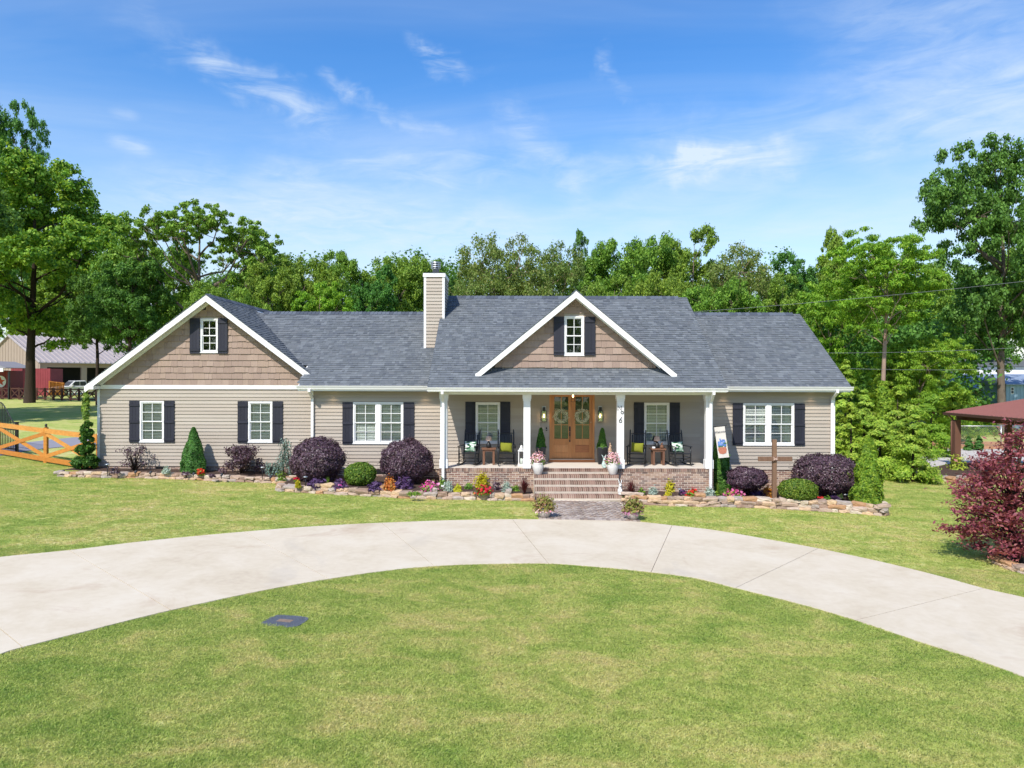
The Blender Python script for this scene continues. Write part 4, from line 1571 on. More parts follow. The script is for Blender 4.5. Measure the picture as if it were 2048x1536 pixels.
def door_leaf(x0, x1, label, mat_panel):
    z0, z1 = FLOOR + .12, 3.265
    y = YW + .02
    g0, g1 = x0 + .10, x1 - .10
    gz0, gz1 = 1.685, 3.19
    b = MB()
    b.box(x0, g0, y, y + .045, z0, z1).box(g1, x1, y, y + .045, z0, z1)
    b.box(g0, g1, y, y + .045, gz1, z1).box(g0, g1, y, y + .045, 1.47, gz0).box(g0, g1, y, y + .045, z0, 1.20)
    d = b.build('door', MAT['oak'], house, True, .004)
    d['label'] = label
    hb('panel', mat_panel, (g0, g1, y + .012, y + .035, 1.20, 1.47), (g0 + .035, g1 - .035, y + .001, y + .0119, 1.235, 1.435), parent=d)
    m = MB()
    xm = (g0 + g1) / 2
    m.box(xm - .012, xm + .012, y + .008, y + .036, gz0, gz1)
    for k in (1, 2):
        z = gz0 + (gz1 - gz0) * k / 3
        m.box(g0, xm - .012, y + .008, y + .036, z - .012, z + .012).box(xm + .012, g1, y + .008, y + .036, z - .012, z + .012)
    m.build('glazing_bar', MAT['oak'], d, True)
    for k in range(3):
        for a, c in ((g0, xm - .012), (xm + .012, g1)):
            za, zb = gz0 + (gz1 - gz0) * k / 3, gz0 + (gz1 - gz0) * (k + 1) / 3
            sheet_pane(a - .003, c + .003, y + .022, za + .009, zb - .009, d)
    return d


xm = (dx0 + dx1) / 2
d1 = door_leaf(dx0 + .078, xm - .028, 'oak door leaf with black handle set', 'oak')
d2 = door_leaf(xm + .028, dx1 - .078, 'oak door leaf without handle, figured lower panel', 'oakdark')
hb('astragal', 'oak', (xm - .027, xm + .027, YW + .005, YW + .07, FLOOR + .12, 3.265))
h = MB()
hx = xm - .075
h.box(hx - .028, hx + .028, YW + .008, YW + .02, 1.95, 2.13)
h.box(hx - .024, hx + .024, YW + .008, YW + .02, 1.78, 1.93)
h.tube([(hx, YW, 1.86), (hx, YW - .045, 1.84), (hx, YW - .05, 1.72), (hx, YW - .03, 1.62), (hx, YW + .01, 1.60)], .012, 8)
h.box(hx - .02, hx + .02, YW + .008, YW + .02, 1.57, 1.64)
h.build('handle', MAT['blackmetal'], d1, True)
poly_keep([(-16.0, 26), (12.0, 26), (12.0, 36), (-16.0, 36)])

# recessed soffit lamps that glow on the siding
SOFF = emis_mat('soffit_bulb', (1.0, .75, .45), 6.0)
for px in (664, 850, 1450, 1626):
    x = XW(px, 25.25)
    lmp = thing('soffit_light', 'small round recessed soffit lamp above ' + {664: 'the left wing downspout', 850: 'the wall left of the porch', 1450: 'the welcome banner', 1626: 'the far right house corner'}[px],
                'ceiling lamp', (x, 25.25, EAVE - .004), group='soffit lamps under the eaves')
    MB().lathe([(.06, 0), (.06, .006), (.05, .007)], 14).build('trim_ring', MAT['white'], lmp)
    MB().lathe([(.045, -.002), (.045, -.0005)], 14).build('bulb', SOFF, lmp)
    sl = bpy.data.lights.new('soffit_lamp', 'SPOT')
    sl.energy = 6
    sl.color = (1, .72, .42)
    sl.spot_size = rad(95)
    sl.spot_blend = .8
    sl.shadow_soft_size = .03
    so = bpy.data.objects.new('soffit_lamp', sl)
    COL.objects.link(so)
    so.parent = lmp
    so.location = (0, 0, -.02)
# ------------------------------------------------------------------ foliage
def unit(a):
    return a / np.maximum(1e-9, np.linalg.norm(a, axis=1, keepdims=True))


def rdirs(n):
    return unit(rng.normal(size=(n, 3)))


def leaf_quads(P, N, size, aspect=1.5, svar=0.35):
    """diamond leaves at P facing roughly N"""
    n = len(P)
    N = unit(N)
    t = unit(np.cross(N, rdirs(n)))
    b = np.cross(N, t)
    s = (size * (1 + rng.uniform(-svar, svar, n)))[:, None]
    a = t * s * 0.5 * aspect ** .5
    c = b * s * 0.5 / aspect ** .5
    bend = N * s * 0.10
    return np.stack([P - a - bend, P - c * 1.0 + a * .1, P + a - bend, P + c + a * .1], axis=1)


def clump_leaves(C, Rd, per, size, flat=0.75, up=0.35, shell=0.35, aspect=1.4):
    """loose leaf clouds; C centres (k,3), Rd radii (k,)"""
    P, N = [], []
    mean = np.mean(Rd)
    for c, r in zip(C, Rd):
        n = max(6, int(per * (r / mean) ** 2))
        d = rdirs(n)
        rr = r * np.clip(np.abs(rng.normal(.76, .26, n)), 0, 1.25)
        p = d * rr[:, None]
        p[:, 2] *= flat
        P.append(p + c)
        N.append(d * .7 + rng.normal(size=(n, 3)) * .5 + np.array([0, 0, up]))
    return leaf_quads(np.concatenate(P), np.concatenate(N), size, aspect)


def crown_clumps(H, Wd, z0, k, shape='round', rmin=.10, rmax=.19, hollow=.55, seed=0):
    """small clumps sitting on the lobes of a crown from z0 to H, half width Wd"""
    r = np.random.default_rng(seed)
    hc, hh = (z0 + H) / 2, (H - z0) / 2
    lobes = []
    nl = {'column': 11, 'umbrella': 22}.get(shape, 17)
    for i in range(nl * 60):
        if len(lobes) >= nl:
            break
        d = r.normal(size=3)
        d /= np.linalg.norm(d)
        lr = Wd * r.uniform(.26, .46) * (1.45 if shape == 'column' else .62 if shape == 'umbrella' else 1)
        if shape == 'umbrella':
            d[2] = abs(d[2]) * .9
            c = np.array([d[0] * (Wd - lr), d[1] * (Wd - lr), z0 + (H - z0 - lr * .7) * (d[2] ** .55)])
            if r.random() < .25:
                c[2] -= .2 * (H - z0) * r.random()
        else:
            f = r.uniform(.72, 1.0)
            sq = 1.0 if shape != 'oval' or d[2] < 0 else .94
            c = np.array([d[0] * (Wd - lr * .8) * f, d[1] * (Wd - lr * .8) * f, hc + d[2] * (hh - lr * .8) * f * sq])
            if c[2] < z0 + hh * .25:
                c[:2] *= .75
        if all(np.linalg.norm(c - q[0]) > .55 * (lr + q[1]) * .8 for q in lobes):
            lobes.append((c, lr))
    C, R, idx = [], [], []
    tot = sum(q[1] ** 2 for q in lobes)
    for li, (c, lr) in enumerate(lobes):
        n = max(4, int(k * lr * lr / tot))
        for _ in range(n):
            d = r.normal(size=3)
            d[2] = d[2] * .8 + .25
            d /= np.linalg.norm(d)
            f = r.uniform(hollow, 1.05)
            p = c + d * lr * f * np.array([1, 1, .78])
            C.append(p)
            idx.append(li)
            R.append(Wd * r.uniform(rmin, rmax) * .62)
    return np.array(C), np.array(R), lobes, np.array(idx)


def limbs(H, z0, C, r0, n, seed, lean, fork, lobes, idx, twigs=4):
    """trunk, a limb into every lobe, twigs to the clumps of the lobe"""
    r = random.Random(seed)
    b = MB()
    top = max(q[0][2] for q in lobes)
    fk = fork if fork else max(z0 * .9, H * .22)
    pts = [Vector((0, 0, -.3)), Vector((0, 0, .05)), Vector((r.uniform(-.1, .1), r.uniform(-.1, .1), fk * .5)), Vector((r.uniform(-.2, .2) + lean * .5, r.uniform(-.2, .2), fk)),
           Vector((lean + r.uniform(-.5, .5), r.uniform(-.5, .5), fk + (top - fk) * .5)), Vector((lean * 1.4 + r.uniform(-.7, .7), r.uniform(-.7, .7), top))]
    b.tube(pts, [r0 * 1.5, r0 * 1.12, r0 * .92, r0 * .8, r0 * .42, r0 * .10], 10)

    def on_trunk(z):
        for p, q in zip(pts[2:], pts[3:]):
            if p.z <= z <= q.z:
                return p.lerp(q, (z - p.z) / (q.z - p.z))
        return pts[3]
    order = sorted(range(len(lobes)), key=lambda i: -lobes[i][1])
    for k, li in enumerate(order[:n]):
        c, lr = lobes[li]
        c = Vector(c)
        hd = math.hypot(c.x, c.y)
        s = on_trunk(min(top * .9, max(fk * .9, c.z - hd * r.uniform(.5, 1.0))))
        m = s.lerp(c, .5) + Vector((r.uniform(-.4, .4), r.uniform(-.4, .4), -.12 * hd + r.uniform(-.2, .3)))
        q = r0 * (.36 if k < 5 else .22) * r.uniform(.8, 1.1)
        m2 = m.lerp(c, .55) + Vector((r.uniform(-.3, .3), r.uniform(-.3, .3), r.uniform(-.2, .3)))
        b.tube([s, s.lerp(m, .5) + Vector((0, 0, .1)), m, m2, c], [q, q * .85, q * .66, q * .45, q * .25], 7)
        ids = [i for i in range(len(C)) if idx[i] == li]
        r.shuffle(ids)
        for i in ids[:twigs]:
            d = Vector(C[i])
            a0 = m2.lerp(c, r.uniform(0, 1))
            e = a0.lerp(d, .5) + Vector((r.uniform(-.2, .2), r.uniform(-.2, .2), r.uniform(-.1, .3)))
            b.tube([a0, e, d], [q * .30, q * .2, q * .08], 5)
    return b.mesh('trunk')


KINDS_ = {}


def archetype(name, H, Wd, z0, k, per, leaf, mat, bark, shape='round', nl=9, r0=.3, seed=1, flat=.75, up=.35, rmin=.10, rmax=.19, hollow=.55, aspect=1.4, lean=0, fork=None, twigs=4):
    C, R, lobes, idx = crown_clumps(H, Wd, z0, k, shape, rmin, rmax, hollow, seed)
    q = clump_leaves(C, R, per, leaf, flat, up, aspect=aspect)
    p = q[:, 0]
    fz = (H - z0) / (p[:, 2].max() - z0)
    fr = Wd / np.percentile(np.hypot(p[:, 0], p[:, 1]), 98.5)
    sc = np.array([fr, fr, 1])
    q = q * sc
    q[:, :, 2] = z0 + (q[:, :, 2] - z0) * fz
    C = C * sc
    C[:, 2] = z0 + (C[:, 2] - z0) * fz
    lobes = [(np.array([c[0] * fr, c[1] * fr, z0 + (c[2] - z0) * fz]), lr) for c, lr in lobes]
    cm = quads_mesh('crown', q)
    cm.materials.append(MAT[mat])
    tm = limbs(H, z0, C, r0, nl, seed, lean, fork, lobes, idx, twigs)
    tm.materials.append(MAT[bark])
    KINDS_[name] = (H, Wd, cm, tm)


archetype('oak', 16, 6.5, 2.5, 380, 135, .19, 'lf_oak', 'bark', 'round', 14, .30, 3)
archetype('oak2', 17, 6.0, 2.5, 380, 135, .19, 'lf_oak', 'bark', 'oval', 14, .30, 9)
archetype('dark', 17, 5.2, 2.0, 330, 135, .185, 'lf_dark', 'darkbark', 'oval', 8, .30, 5)
archetype('darkhigh', 17, 5.2, 5.4, 360, 130, .185, 'lf_dark', 'darkbark', 'oval', 10, .30, 15, fork=6.5)
archetype('bright', 14, 5.5, 1.5, 340, 120, .19, 'lf_light', 'palebark', 'round', 9, .22, 8, .55, .6)
archetype('olive', 15, 6.5, 3.0, 400, 84, .17, 'lf_olive', 'palebark', 'round', 17, .24, 12, .8, .3, .10, .18, twigs=9)
archetype('umbrella', 17, 10, 8.0, 460, 80, .20, 'lf_oak', 'bark', 'umbrella', 22, .5, 21, .5, .5, .05, .085, .5, fork=4.5, twigs=9)
archetype('tallpoplar', 18, 3.4, 3.0, 230, 90, .24, 'lf_oak', 'bark', 'column', 8, .25, 31, rmin=.16, rmax=.30)
archetype('feather', 15, 6.0, 6.6, 320, 140, .16, 'lf_light', 'palebark', 'round', 16, .24, 44, .32, .8, .10, .20, aspect=2.6, fork=6.6)
archetype('featherlow', 9, 6.0, .8, 360, 160, .16, 'lf_light', 'palebark', 'round', 12, .2, 47, .32, .8, .10, .20, aspect=2.6)
archetype('bigmaple', 26, 10.0, 4.0, 820, 105, .27, 'lf_maple', 'darkbark', 'oval', 17, .55, 52, .62, .5, .08, .15, fork=5.0)
archetype('bigoak', 27, 11.0, 5.5, 760, 100, .25, 'lf_dark', 'bark', 'oval', 17, .55, 61, .6, .45, .07, .13, .45, fork=6, twigs=6)
KINDS_['bigoak2'] = KINDS_['bigoak']


def tree(px, ytop, hw, y, kind, label, group='trees around the garden', base=None, cat='tree', name=None, seed=None):
    H, Wd, cm, tm = KINDS_[kind]
    t = W(px, ytop, y)
    zb = gz(t.x, y) if base is None else base
    h = t.z - zb
    w = hw * y / F
    if kind not in ('tallpoplar', 'bigoak', 'umbrella', 'bigmaple', 'featherlow') and hw > 42:
        w = max(w, .66 * h * Wd / H)
    rz = (hash((px, ytop)) % 628) / 100 if seed is None else seed
    o = thing(name or {'umbrella': 'spreading_tree', 'olive': 'sparse_tree', 'dark': 'evergreen_tree'}.get(kind, 'broadleaf_tree'), label, cat, (t.x, y, zb), rz, group)
    for nm, me in (('crown', cm), ('trunk', tm)):
        c = bpy.data.objects.new(nm, me)
        COL.objects.link(c)
        c.parent = o
        c.scale = (w / Wd, w / Wd, h / H)
    return o


T_ = tree
# beyond the house, left to right
T_(-10, 186, 98, 84, 'bigoak', 'tallest dark tree at the far left edge rising above the yellow-green tree')
T_(60, 296, 178, 70, 'bigmaple', 'huge yellow-green tree with forked dark trunk behind the wooden fence', base=1.0, seed=0.4)
T_(262, 512, 78, 58, 'darkhigh', 'dark shaded tree beside the left gable, below the spreading tree')
T_(96, 452, 130, 150, 'oak2', 'dark tree seen through the huge yellow-green tree at the left')
T_(170, 500, 100, 152, 'oak', 'far green tree between the huge yellow-green tree and the spreading tree')
T_(196, 548, 62, 66, 'darkhigh', 'low dark tree between the huge yellow-green tree and the left gable')
T_(300, 470, 70, 64, 'oak', 'mid green tree under the left side of the spreading tree')
T_(402, 404, 168, 60, 'umbrella', 'wide spreading tree with open branches against the sky above the left gable', seed=2.2)
T_(455, 560, 70, 52, 'oak', 'low tree with pale branches right behind the left gable peak')
T_(590, 500, 62, 70, 'oak', 'round green tree behind the ridge, right of the spreading tree')
T_(540, 520, 60, 56, 'oak2', 'bushy tree in front of the round green trees left of the chimney')
T_(683, 494, 56, 72, 'oak2', 'tall rounded tree midway between spreading tree and chimney')
T_(640, 560, 64, 56, 'bright', 'bright low tree peeping over the left roof ridge')
T_(742, 528, 48, 66, 'dark', 'small pointed dark tree left of the chimney')
T_(793, 503, 50, 72, 'oak', 'bright domed tree just left of the chimney')
T_(848, 515, 44, 76, 'oak2', 'tree directly behind the chimney flue')
T_(893, 512, 40, 80, 'dark', 'small dark tree just right of the chimney flue')
T_(930, 552, 60, 58, 'olive', 'short olive tree between chimney and sparse tree')
T_(1000, 462, 84, 60, 'olive', 'sparse olive tree with bare twigs left of the porch gable', seed=1.0)
T_(1092, 478, 62, 64, 'olive', 'brownish olive tree right above the porch gable peak', seed=3.9)
T_(1180, 456, 40, 72, 'dark', 'narrow dark evergreen right of the porch gable peak', name='evergreen_tree')
T_(1262, 470, 62, 70, 'oak', 'rounded mid green tree between the narrow evergreen and the tallest dome')
T_(1225, 545, 60, 54, 'oak2', 'low leafy tree above the middle roof ridge')
T_(1382, 446, 88, 72, 'oak2', 'tallest domed tree behind the right end of the middle roof')
T_(1330, 545, 60, 56, 'oak', 'low tree in front of the tallest domed tree')
T_(1480, 484, 78, 62, 'olive', 'yellow-olive rounded tree with bare twigs above the right ridge', seed=5.5)
T_(1440, 560, 62, 52, 'oak', 'low dark green tree above the right wing ridge')
T_(1602, 494, 52, 80, 'dark', 'far dark rounded tree in the dip of the treeline')
T_(1560, 545, 66, 56, 'oak2', 'leafy tree above the right end of the right ridge')
T_(1672, 447, 34, 66, 'tallpoplar', 'narrow tree poking up above the others right of the dip')
T_(1660, 560, 70, 50, 'bright', 'bright yellow-green tree right beside the sloping end of the right roof')
T_(1766, 452, 104, 42, 'feather', 'tall feathery tree with pale slender trunk right of the house', seed=.8)
T_(1722, 540, 74, 60, 'oak', 'mid green tree behind the pale slender trunk')
T_(1842, 496, 70, 66, 'oak2', 'green tree between feathery tree and the tallest right tree')
T_(2004, 254, 160, 50, 'bigoak', 'tallest tree at the right edge with thick grey trunk', seed=4.0)
T_(2085, 420, 120, 74, 'oak', 'leafy tree filling the right edge behind the thick trunk')
T_(1838, 664, 92, 44, 'featherlow', 'low bright feathery tree behind the garden shrubs, below the power lines', seed=2.9)
T_(1925, 560, 80, 74, 'dark', 'dark tree in shade left of the thick grey trunk')
def ivy():
    o = [q for q in bpy.data.objects if q.get('label', '').startswith('tall feathery tree')][0]
    n = 2600
    t = rng.random(n)
    a = rng.uniform(0, 6.283, n)
    r = .30 * (1 - .5 * t) + rng.uniform(0, .12, n)
    P = np.c_[np.cos(a) * r, np.sin(a) * r, t * 3.9]
    link('ivy', quads_mesh('ivy', leaf_quads(P, np.c_[np.cos(a), np.sin(a), np.full(n, .4)] + rng.normal(size=(n, 3)) * .4, .13, 1.3)), MAT['lf_light'], o)


ivy()
# trees that stand outside the frame and shade the lawn on the left
T_(-262, 240, 240, 47, 'bigoak', 'big tree beyond the left edge shading the fenced lawn')
T_(-300, 380, 190, 42, 'bigmaple', 'second big tree beyond the left edge shading the lawn')


def woods(name, xs, y0, y1, zt, n, mat, size, seed):
    r = np.random.default_rng(seed)
    C = np.c_[r.uniform(xs[0], xs[1], n), r.uniform(y0, y1, n), r.uniform(0, 1, n) ** .8]
    C[:, 2] = C[:, 2] * np.array([zt(x) for x in C[:, 0]]) + .5
    q = clump_leaves(C, r.uniform(1.2, 2.4, n), 210, size, .8, .35)
    me = quads_mesh(name, q)
    o = link(name, me, MAT[mat])
    o['kind'] = 'stuff'
    return o


woods('distant_woods', (-41, 64), 84, 96, lambda x: 17.2 + 1.0 * math.sin(x * .43), 620, 'lf_dark', .30, 4)
woods('undergrowth', (23, 35), 50, 60, lambda x: 7.5, 90, 'lf_dark', .24, 6)
woods('undergrowth', (-43, -21), 78, 84, lambda x: 9.0, 110, 'lf_dark', .28, 7)

# the wood across the road behind the viewer, mirrored in the windows
woods('roadside_woods', (-60, 60), -56, -46, lambda x: 12.0 + 1.5 * math.sin(x * .3), 330, 'lf_oak', .40, 12)


# ------------------------------------------------------------------ shrubs and bedding
def plant(name, label, cat, pos, quads, mat, stem=None, stemmat='darkbark', group=None, extra=None):
    """quads around the origin; pos on the ground"""
    o = thing(name, label, cat, pos, 0, group)
    me = quads_mesh('foliage', quads)
    link('foliage', me, MAT[mat], o)
    if stem:
        stem.build('stem', MAT[stemmat], o)
    if extra:
        for nm, q, mt in extra:
            b = link(nm, quads_mesh(nm, q), MAT[mt], o)
    return o


def bulge(d, amp, fr, seed):
    return np.array([1 + amp * noise.noise(Vector((a * fr + seed, b * fr, c * fr))) for a, b, c in d])


def globe_q(rx, ry, h, n, size, amp=.10, shell=.14, seed=0., lo=0.0, flat=0):
    """clipped globe: leaves over an ellipsoid standing on z = lo"""
    d = rdirs(n)
    if flat:
        d[:, 2] = np.sign(d[:, 2]) * np.abs(d[:, 2]) ** flat
    r = bulge(d, amp, 2.2, seed) * bulge(d, amp * .5, 5.5, seed + 9) * (1 - shell * rng.random(n) ** 1.4)
    r = np.where(rng.random(n) < .035, r * rng.uniform(1.02, 1.13, n), r)
    p = d * r[:, None] * np.array([rx, ry, h / 2])
    p[:, 2] += lo + h / 2
    return leaf_quads(p, d + rng.normal(size=(n, 3)) * .55 + np.array([0, 0, .15]), size, 1.7)


def cone_q(w, h, n, size, power=1.0, amp=.14, seed=0., lo=0.02, up=.9, aspect=2.2, base=.0):
    t = rng.random(n) ** 1.25
    a = rng.uniform(0, 2 * math.pi, n)
    prof = (1 - t) ** power * (1 - base * np.exp(-t * 14))
    rr = w * prof + .03
    k = np.array([1 + amp * noise.noise(Vector((math.cos(x) * 2.0 + seed, math.sin(x) * 2.0, z * h * 3.0))) * 2 for x, z in zip(a, t)])
    rr = rr * k * (1 - .22 * rng.random(n) ** 1.5)
    p = np.c_[np.cos(a) * rr, np.sin(a) * rr, lo + t * h]
    nr = np.c_[np.cos(a), np.sin(a), np.full(n, .35)] + rng.normal(size=(n, 3)) * .5
    return leaf_quads(p, nr, size, aspect)


def twig_stem(h, w, n, r=.012, seed=0, z0=-.05):
    b = MB()
    rr = random.Random(seed)
    for k in range(n):
        a = rr.uniform(0, 6.28)
        q = rr.uniform(.3, 1)
        b.tube([(0.03 * math.cos(a), .03 * math.sin(a), z0), (w * .4 * q * math.cos(a), w * .4 * q * math.sin(a), h * .5), (w * q * math.cos(a), w * q * math.sin(a), h * rr.uniform(.7, 1))], [r, r * .7, r * .25], 5)
    return b


def P_(px, py, h=mz):
    """a spot in the bed seen at this pixel"""
    return G(px, py, h)


def at(px, py, y, up=0.0):
    p = W(px, py, y)
    return Vector((p.x, y, mz(p.x, y) + up))


def sz(p, px):
    return px * p.y / F


def globe(px, pybase, y, wpx, hpx, mat, label, cat='shrub', n=9000, size=.055, amp=.10, flat=0, name='globe_shrub', group=None, seed=None, lo=None):
    p = W(px, pybase, y)
    zb = mz(p.x, y)
    w, h = wpx * y / F / 2, hpx * y / F
    off = (p.z - zb) if lo is None else lo
    q = globe_q(w, w * .95, h, n, size, amp, seed=px * .37 if seed is None else seed, lo=max(-.05, off), flat=flat)
    st = twig_stem(h * .7 + max(0, off), w * .6, 9, .02, int(px))
    return plant(name, label, cat, (p.x, y, zb), q, mat, st, group=group)


globe(634, 966, 24.0, 106, 90, 'lf_plum', 'large purple clipped globe beside the left downspout, partly covering the twin window shutter', n=21000, size=.046, amp=.15, name='purple_globe_shrub', seed=3.1)
globe(813.5, 968, 24.1, 104, 90, 'lf_plum', 'large purple clipped globe just left of the porch downspout', n=21000, size=.046, amp=.15, name='purple_globe_shrub', seed=8.2)
globe(720.5, 977, 23.45, 63, 48, 'lf_box', 'round green boxwood between the two large purple globes', n=8000, size=.045, amp=.05, flat=.9, name='boxwood', seed=1.2)
globe(1596, 1002, 22.0, 75, 44, 'lf_box', 'flattened green boxwood right of the wooden cross', n=9000, size=.045, amp=.05, flat=.8, name='boxwood', seed=4.4)
globe(1493, 978, 23.6, 74, 44, 'lf_plum', 'small purple shrub under the shaded wall left of the wooden cross', n=11000, size=.048, amp=.18, flat=.85, name='purple_shrub', seed=6.6)
globe(1653, 988, 23.3, 122, 78, 'lf_plum', 'widest purple shrub at the right corner of the house', n=21000, size=.048, amp=.18, flat=.75, name='purple_shrub', seed=2.6)
# loose purple shrubs on the left
def loose(px, pyb, y, wpx, hpx, mat, label, n, size, name, k=26, seed=0, stemn=16):
    p = W(px, pyb, y)
    zb = mz(p.x, y)
    w, h = wpx * y / F / 2, hpx * y / F
    r = np.random.default_rng(seed)
    a = r.uniform(0, 6.28, k)
    t = r.uniform(.12, 1, k)
    rr = w * r.uniform(.25, 1.0, k) * np.sqrt(np.clip(1.15 - (t - .45) ** 2 * 2.2, .1, 1))
    C = np.c_[np.cos(a) * rr, np.sin(a) * rr, t * h * .95]
    q = clump_leaves(C, r.uniform(.09, .17, k) * w / .5, n // k, size, .8, .3, .8)
    b = MB()
    for c in C[:stemn]:
        c = Vector(c)
        b.tube([(0, 0, -.05), c * .5 + Vector((0, 0, .08)), c], [.014, .010, .004], 5)
    return plant(name, label, 'shrub', (p.x, y, zb), q, mat, b)


loose(269, 944, 25.6, 62, 52, 'lf_plum', 'thin airy purple shrub below the leftmost window', 700, .05, 'purple_shrub', 40, 3, 30)
loose(482, 950, 25.4, 74, 54, 'lf_plum', 'loose purple shrub below the second window of the left gable', 3600, .055, 'purple_shrub', 46, 5)
# conifers
def cone(px, pyb, y, wpx, hpx, mat, label, n, size, name, power=1.0, amp=.14, aspect=2.2, cat='conifer', up=0, base=.25, h=None):
    p = W(px, pyb, y)
    zb = mz(p.x, y) if h is None else h(p.x, y)
    q = cone_q(wpx * y / F / 2, hpx * y / F + (p.z - zb), n, size, power, amp, px * .13, aspect=aspect, base=base)
    b = MB()
    b.tube([(0, 0, -.1), (0, 0, hpx * y / F * .8)], [.04, .01], 7)
    return plant(name, label, cat, (p.x, y, zb), q, mat, b)


cone(387, 943, 25.5, 54, 87, 'lf_spruce', 'dense green cone spruce between the two left gable windows', 13000, .045, 'dwarf_spruce', .82, .16, 1.8)
cone(1735, 1006, 21.6, 60, 132, 'lf_arbor', 'tall green arborvitae at the right end of the front bed', 12000, .075, 'arborvitae', .55, .22, 1.8, base=.12)
cone(1441, 975, 24.6, 38, 106, 'lf_dark', 'narrow dark arborvitae in shade behind the welcome banner', 8000, .07, 'arborvitae', .38, .15, 2, base=.05)


def build_juniper():
    p = W(172, 940, 25.7)
    zb = mz(p.x, 25.7)
    s = 25.7 / F
    C, R = [], []
    r = np.random.default_rng(8)
    for (cx, cz, rr, k) in ((-6, 14, 16, 30), (9, 16, 15, 24), (-4, 38, 12.5, 30), (6, 42, 12.5, 26), (1, 58, 11, 24), (0, 72, 11, 28), (3, 90, 8, 18), (-3, 80, 8, 16)):
        for _ in range(k):
            d = r.normal(size=3)
            d /= np.linalg.norm(d)
            C.append(((cx + d[0] * rr) * s, d[1] * rr * s, max(.05, (cz + d[2] * rr * .62) * s)))
            R.append(rr * s * .35)
    q = clump_leaves(np.array(C), np.array(R), 70, .06, .9, .6, .8, 2.4)
    k = 260
    t = r.random(k)
    a = r.uniform(0, 6.28, k)
    w = .17 * np.sin(np.pi * np.clip(t * .85 + .15, 0, 1)) ** .8
    tp = np.c_[np.cos(a) * w * r.uniform(.4, 1, k), np.sin(a) * w * .6, (100 + t * 55) * s]
    q2 = leaf_quads(tp, np.c_[np.cos(a), np.sin(a), np.full(k, .5)], .10, 3.5)
    b = MB().tube([(0, 0, -.1), (0, 0, .9), (.03, 0, 1.8), (0, 0, 2.75)], [.045, .035, .018, .006], 7)
    plant('juniper', 'tiered dark green juniper with a pale wispy top at the left house corner', 'conifer', (p.x, 25.7, zb), q, 'lf_juniper', b, extra=[('top_spray', q2, 'lf_green')])


build_juniper()


def build_blue_cedar():
    p = W(568, 950, 25.2)
    zb = mz(p.x, 25.2)
    s = 25.2 / F
    r = np.random.default_rng(18)
    P, b = [], MB()
    b.tube([(0, 0, -.1), (-.03, 0, .5), (.04, 0, 1.0), (-.02, 0, 1.25), (.1, 0, 1.32), (.2, 0, 1.15)], [.03, .026, .02, .015, .01, .006], 6)
    for _ in range(95):
        x0, y0, z0 = r.uniform(-.20, .24), r.uniform(-.14, .14), r.uniform(.45, 1.34)
        if r.random() < .28:
            x0, z0 = r.uniform(-.62, -.2), r.uniform(.25, .62)
        L = r.uniform(.25, .75)
        n = int(L * 46)
        z = z0 - np.linspace(0, min(L, z0 - .02), n)
        x = x0 + .05 * np.sin(z * 9 + r.uniform(0, 6)) + r.normal(size=n) * .008
        P.append(np.c_[x, np.full(n, y0) + r.normal(size=n) * .01, z])
        b.tube([(x0, y0, z0), (x[-1], y0, z[-1])], .004, 4)
    P = np.concatenate(P)
    q = leaf_quads(P, rdirs(len(P)), .042, 1.6)
    plant('weeping_blue_cedar', 'weeping blue-grey cedar left of the first large purple globe', 'conifer', (p.x, 25.2, zb), q, 'lf_blue', b)


build_blue_cedar()


def tuft_q(n, h, w, lw, droop=.35):
    """arching strap leaves as chains of quads"""
    out = []
    for _ in range(n):
        a, L = rng.uniform(0, 6.28), h * rng.uniform(.7, 1.15)
        lean = rng.uniform(.1, 1.0) * w
        pts = []
        for k in range(4):
            t = k / 3
            pts.append(np.array([math.cos(a) * lean * t ** 1.3, math.sin(a) * lean * t ** 1.3, L * (t - droop * t * t * (lean / w))]))
        sd = np.array([-math.sin(a), math.cos(a), 0]) * lw
        for k in range(3):
            w0, w1 = 1 - k * .3, 1 - (k + 1) * .3
            out.append([pts[k] - sd * w0, pts[k] + sd * w0, pts[k + 1] + sd * w1, pts[k + 1] - sd * w1])
    return np.array(out)


def mound_q(w, h, n, size, lo=0.0, aspect=1.5):
    d = rdirs(n)
    d[:, 2] = np.abs(d[:, 2])
    r = (1 - .45 * rng.random(n))[:, None] * (1 + .25 * rng.normal(size=(n, 1)) * .6)
    p = d * r * np.array([w, w * .8, h])
    p[:, 2] += lo
    return leaf_quads(p, d + rng.normal(size=(n, 3)) * .6 + np.array([0, -.2, .4]), size, aspect)


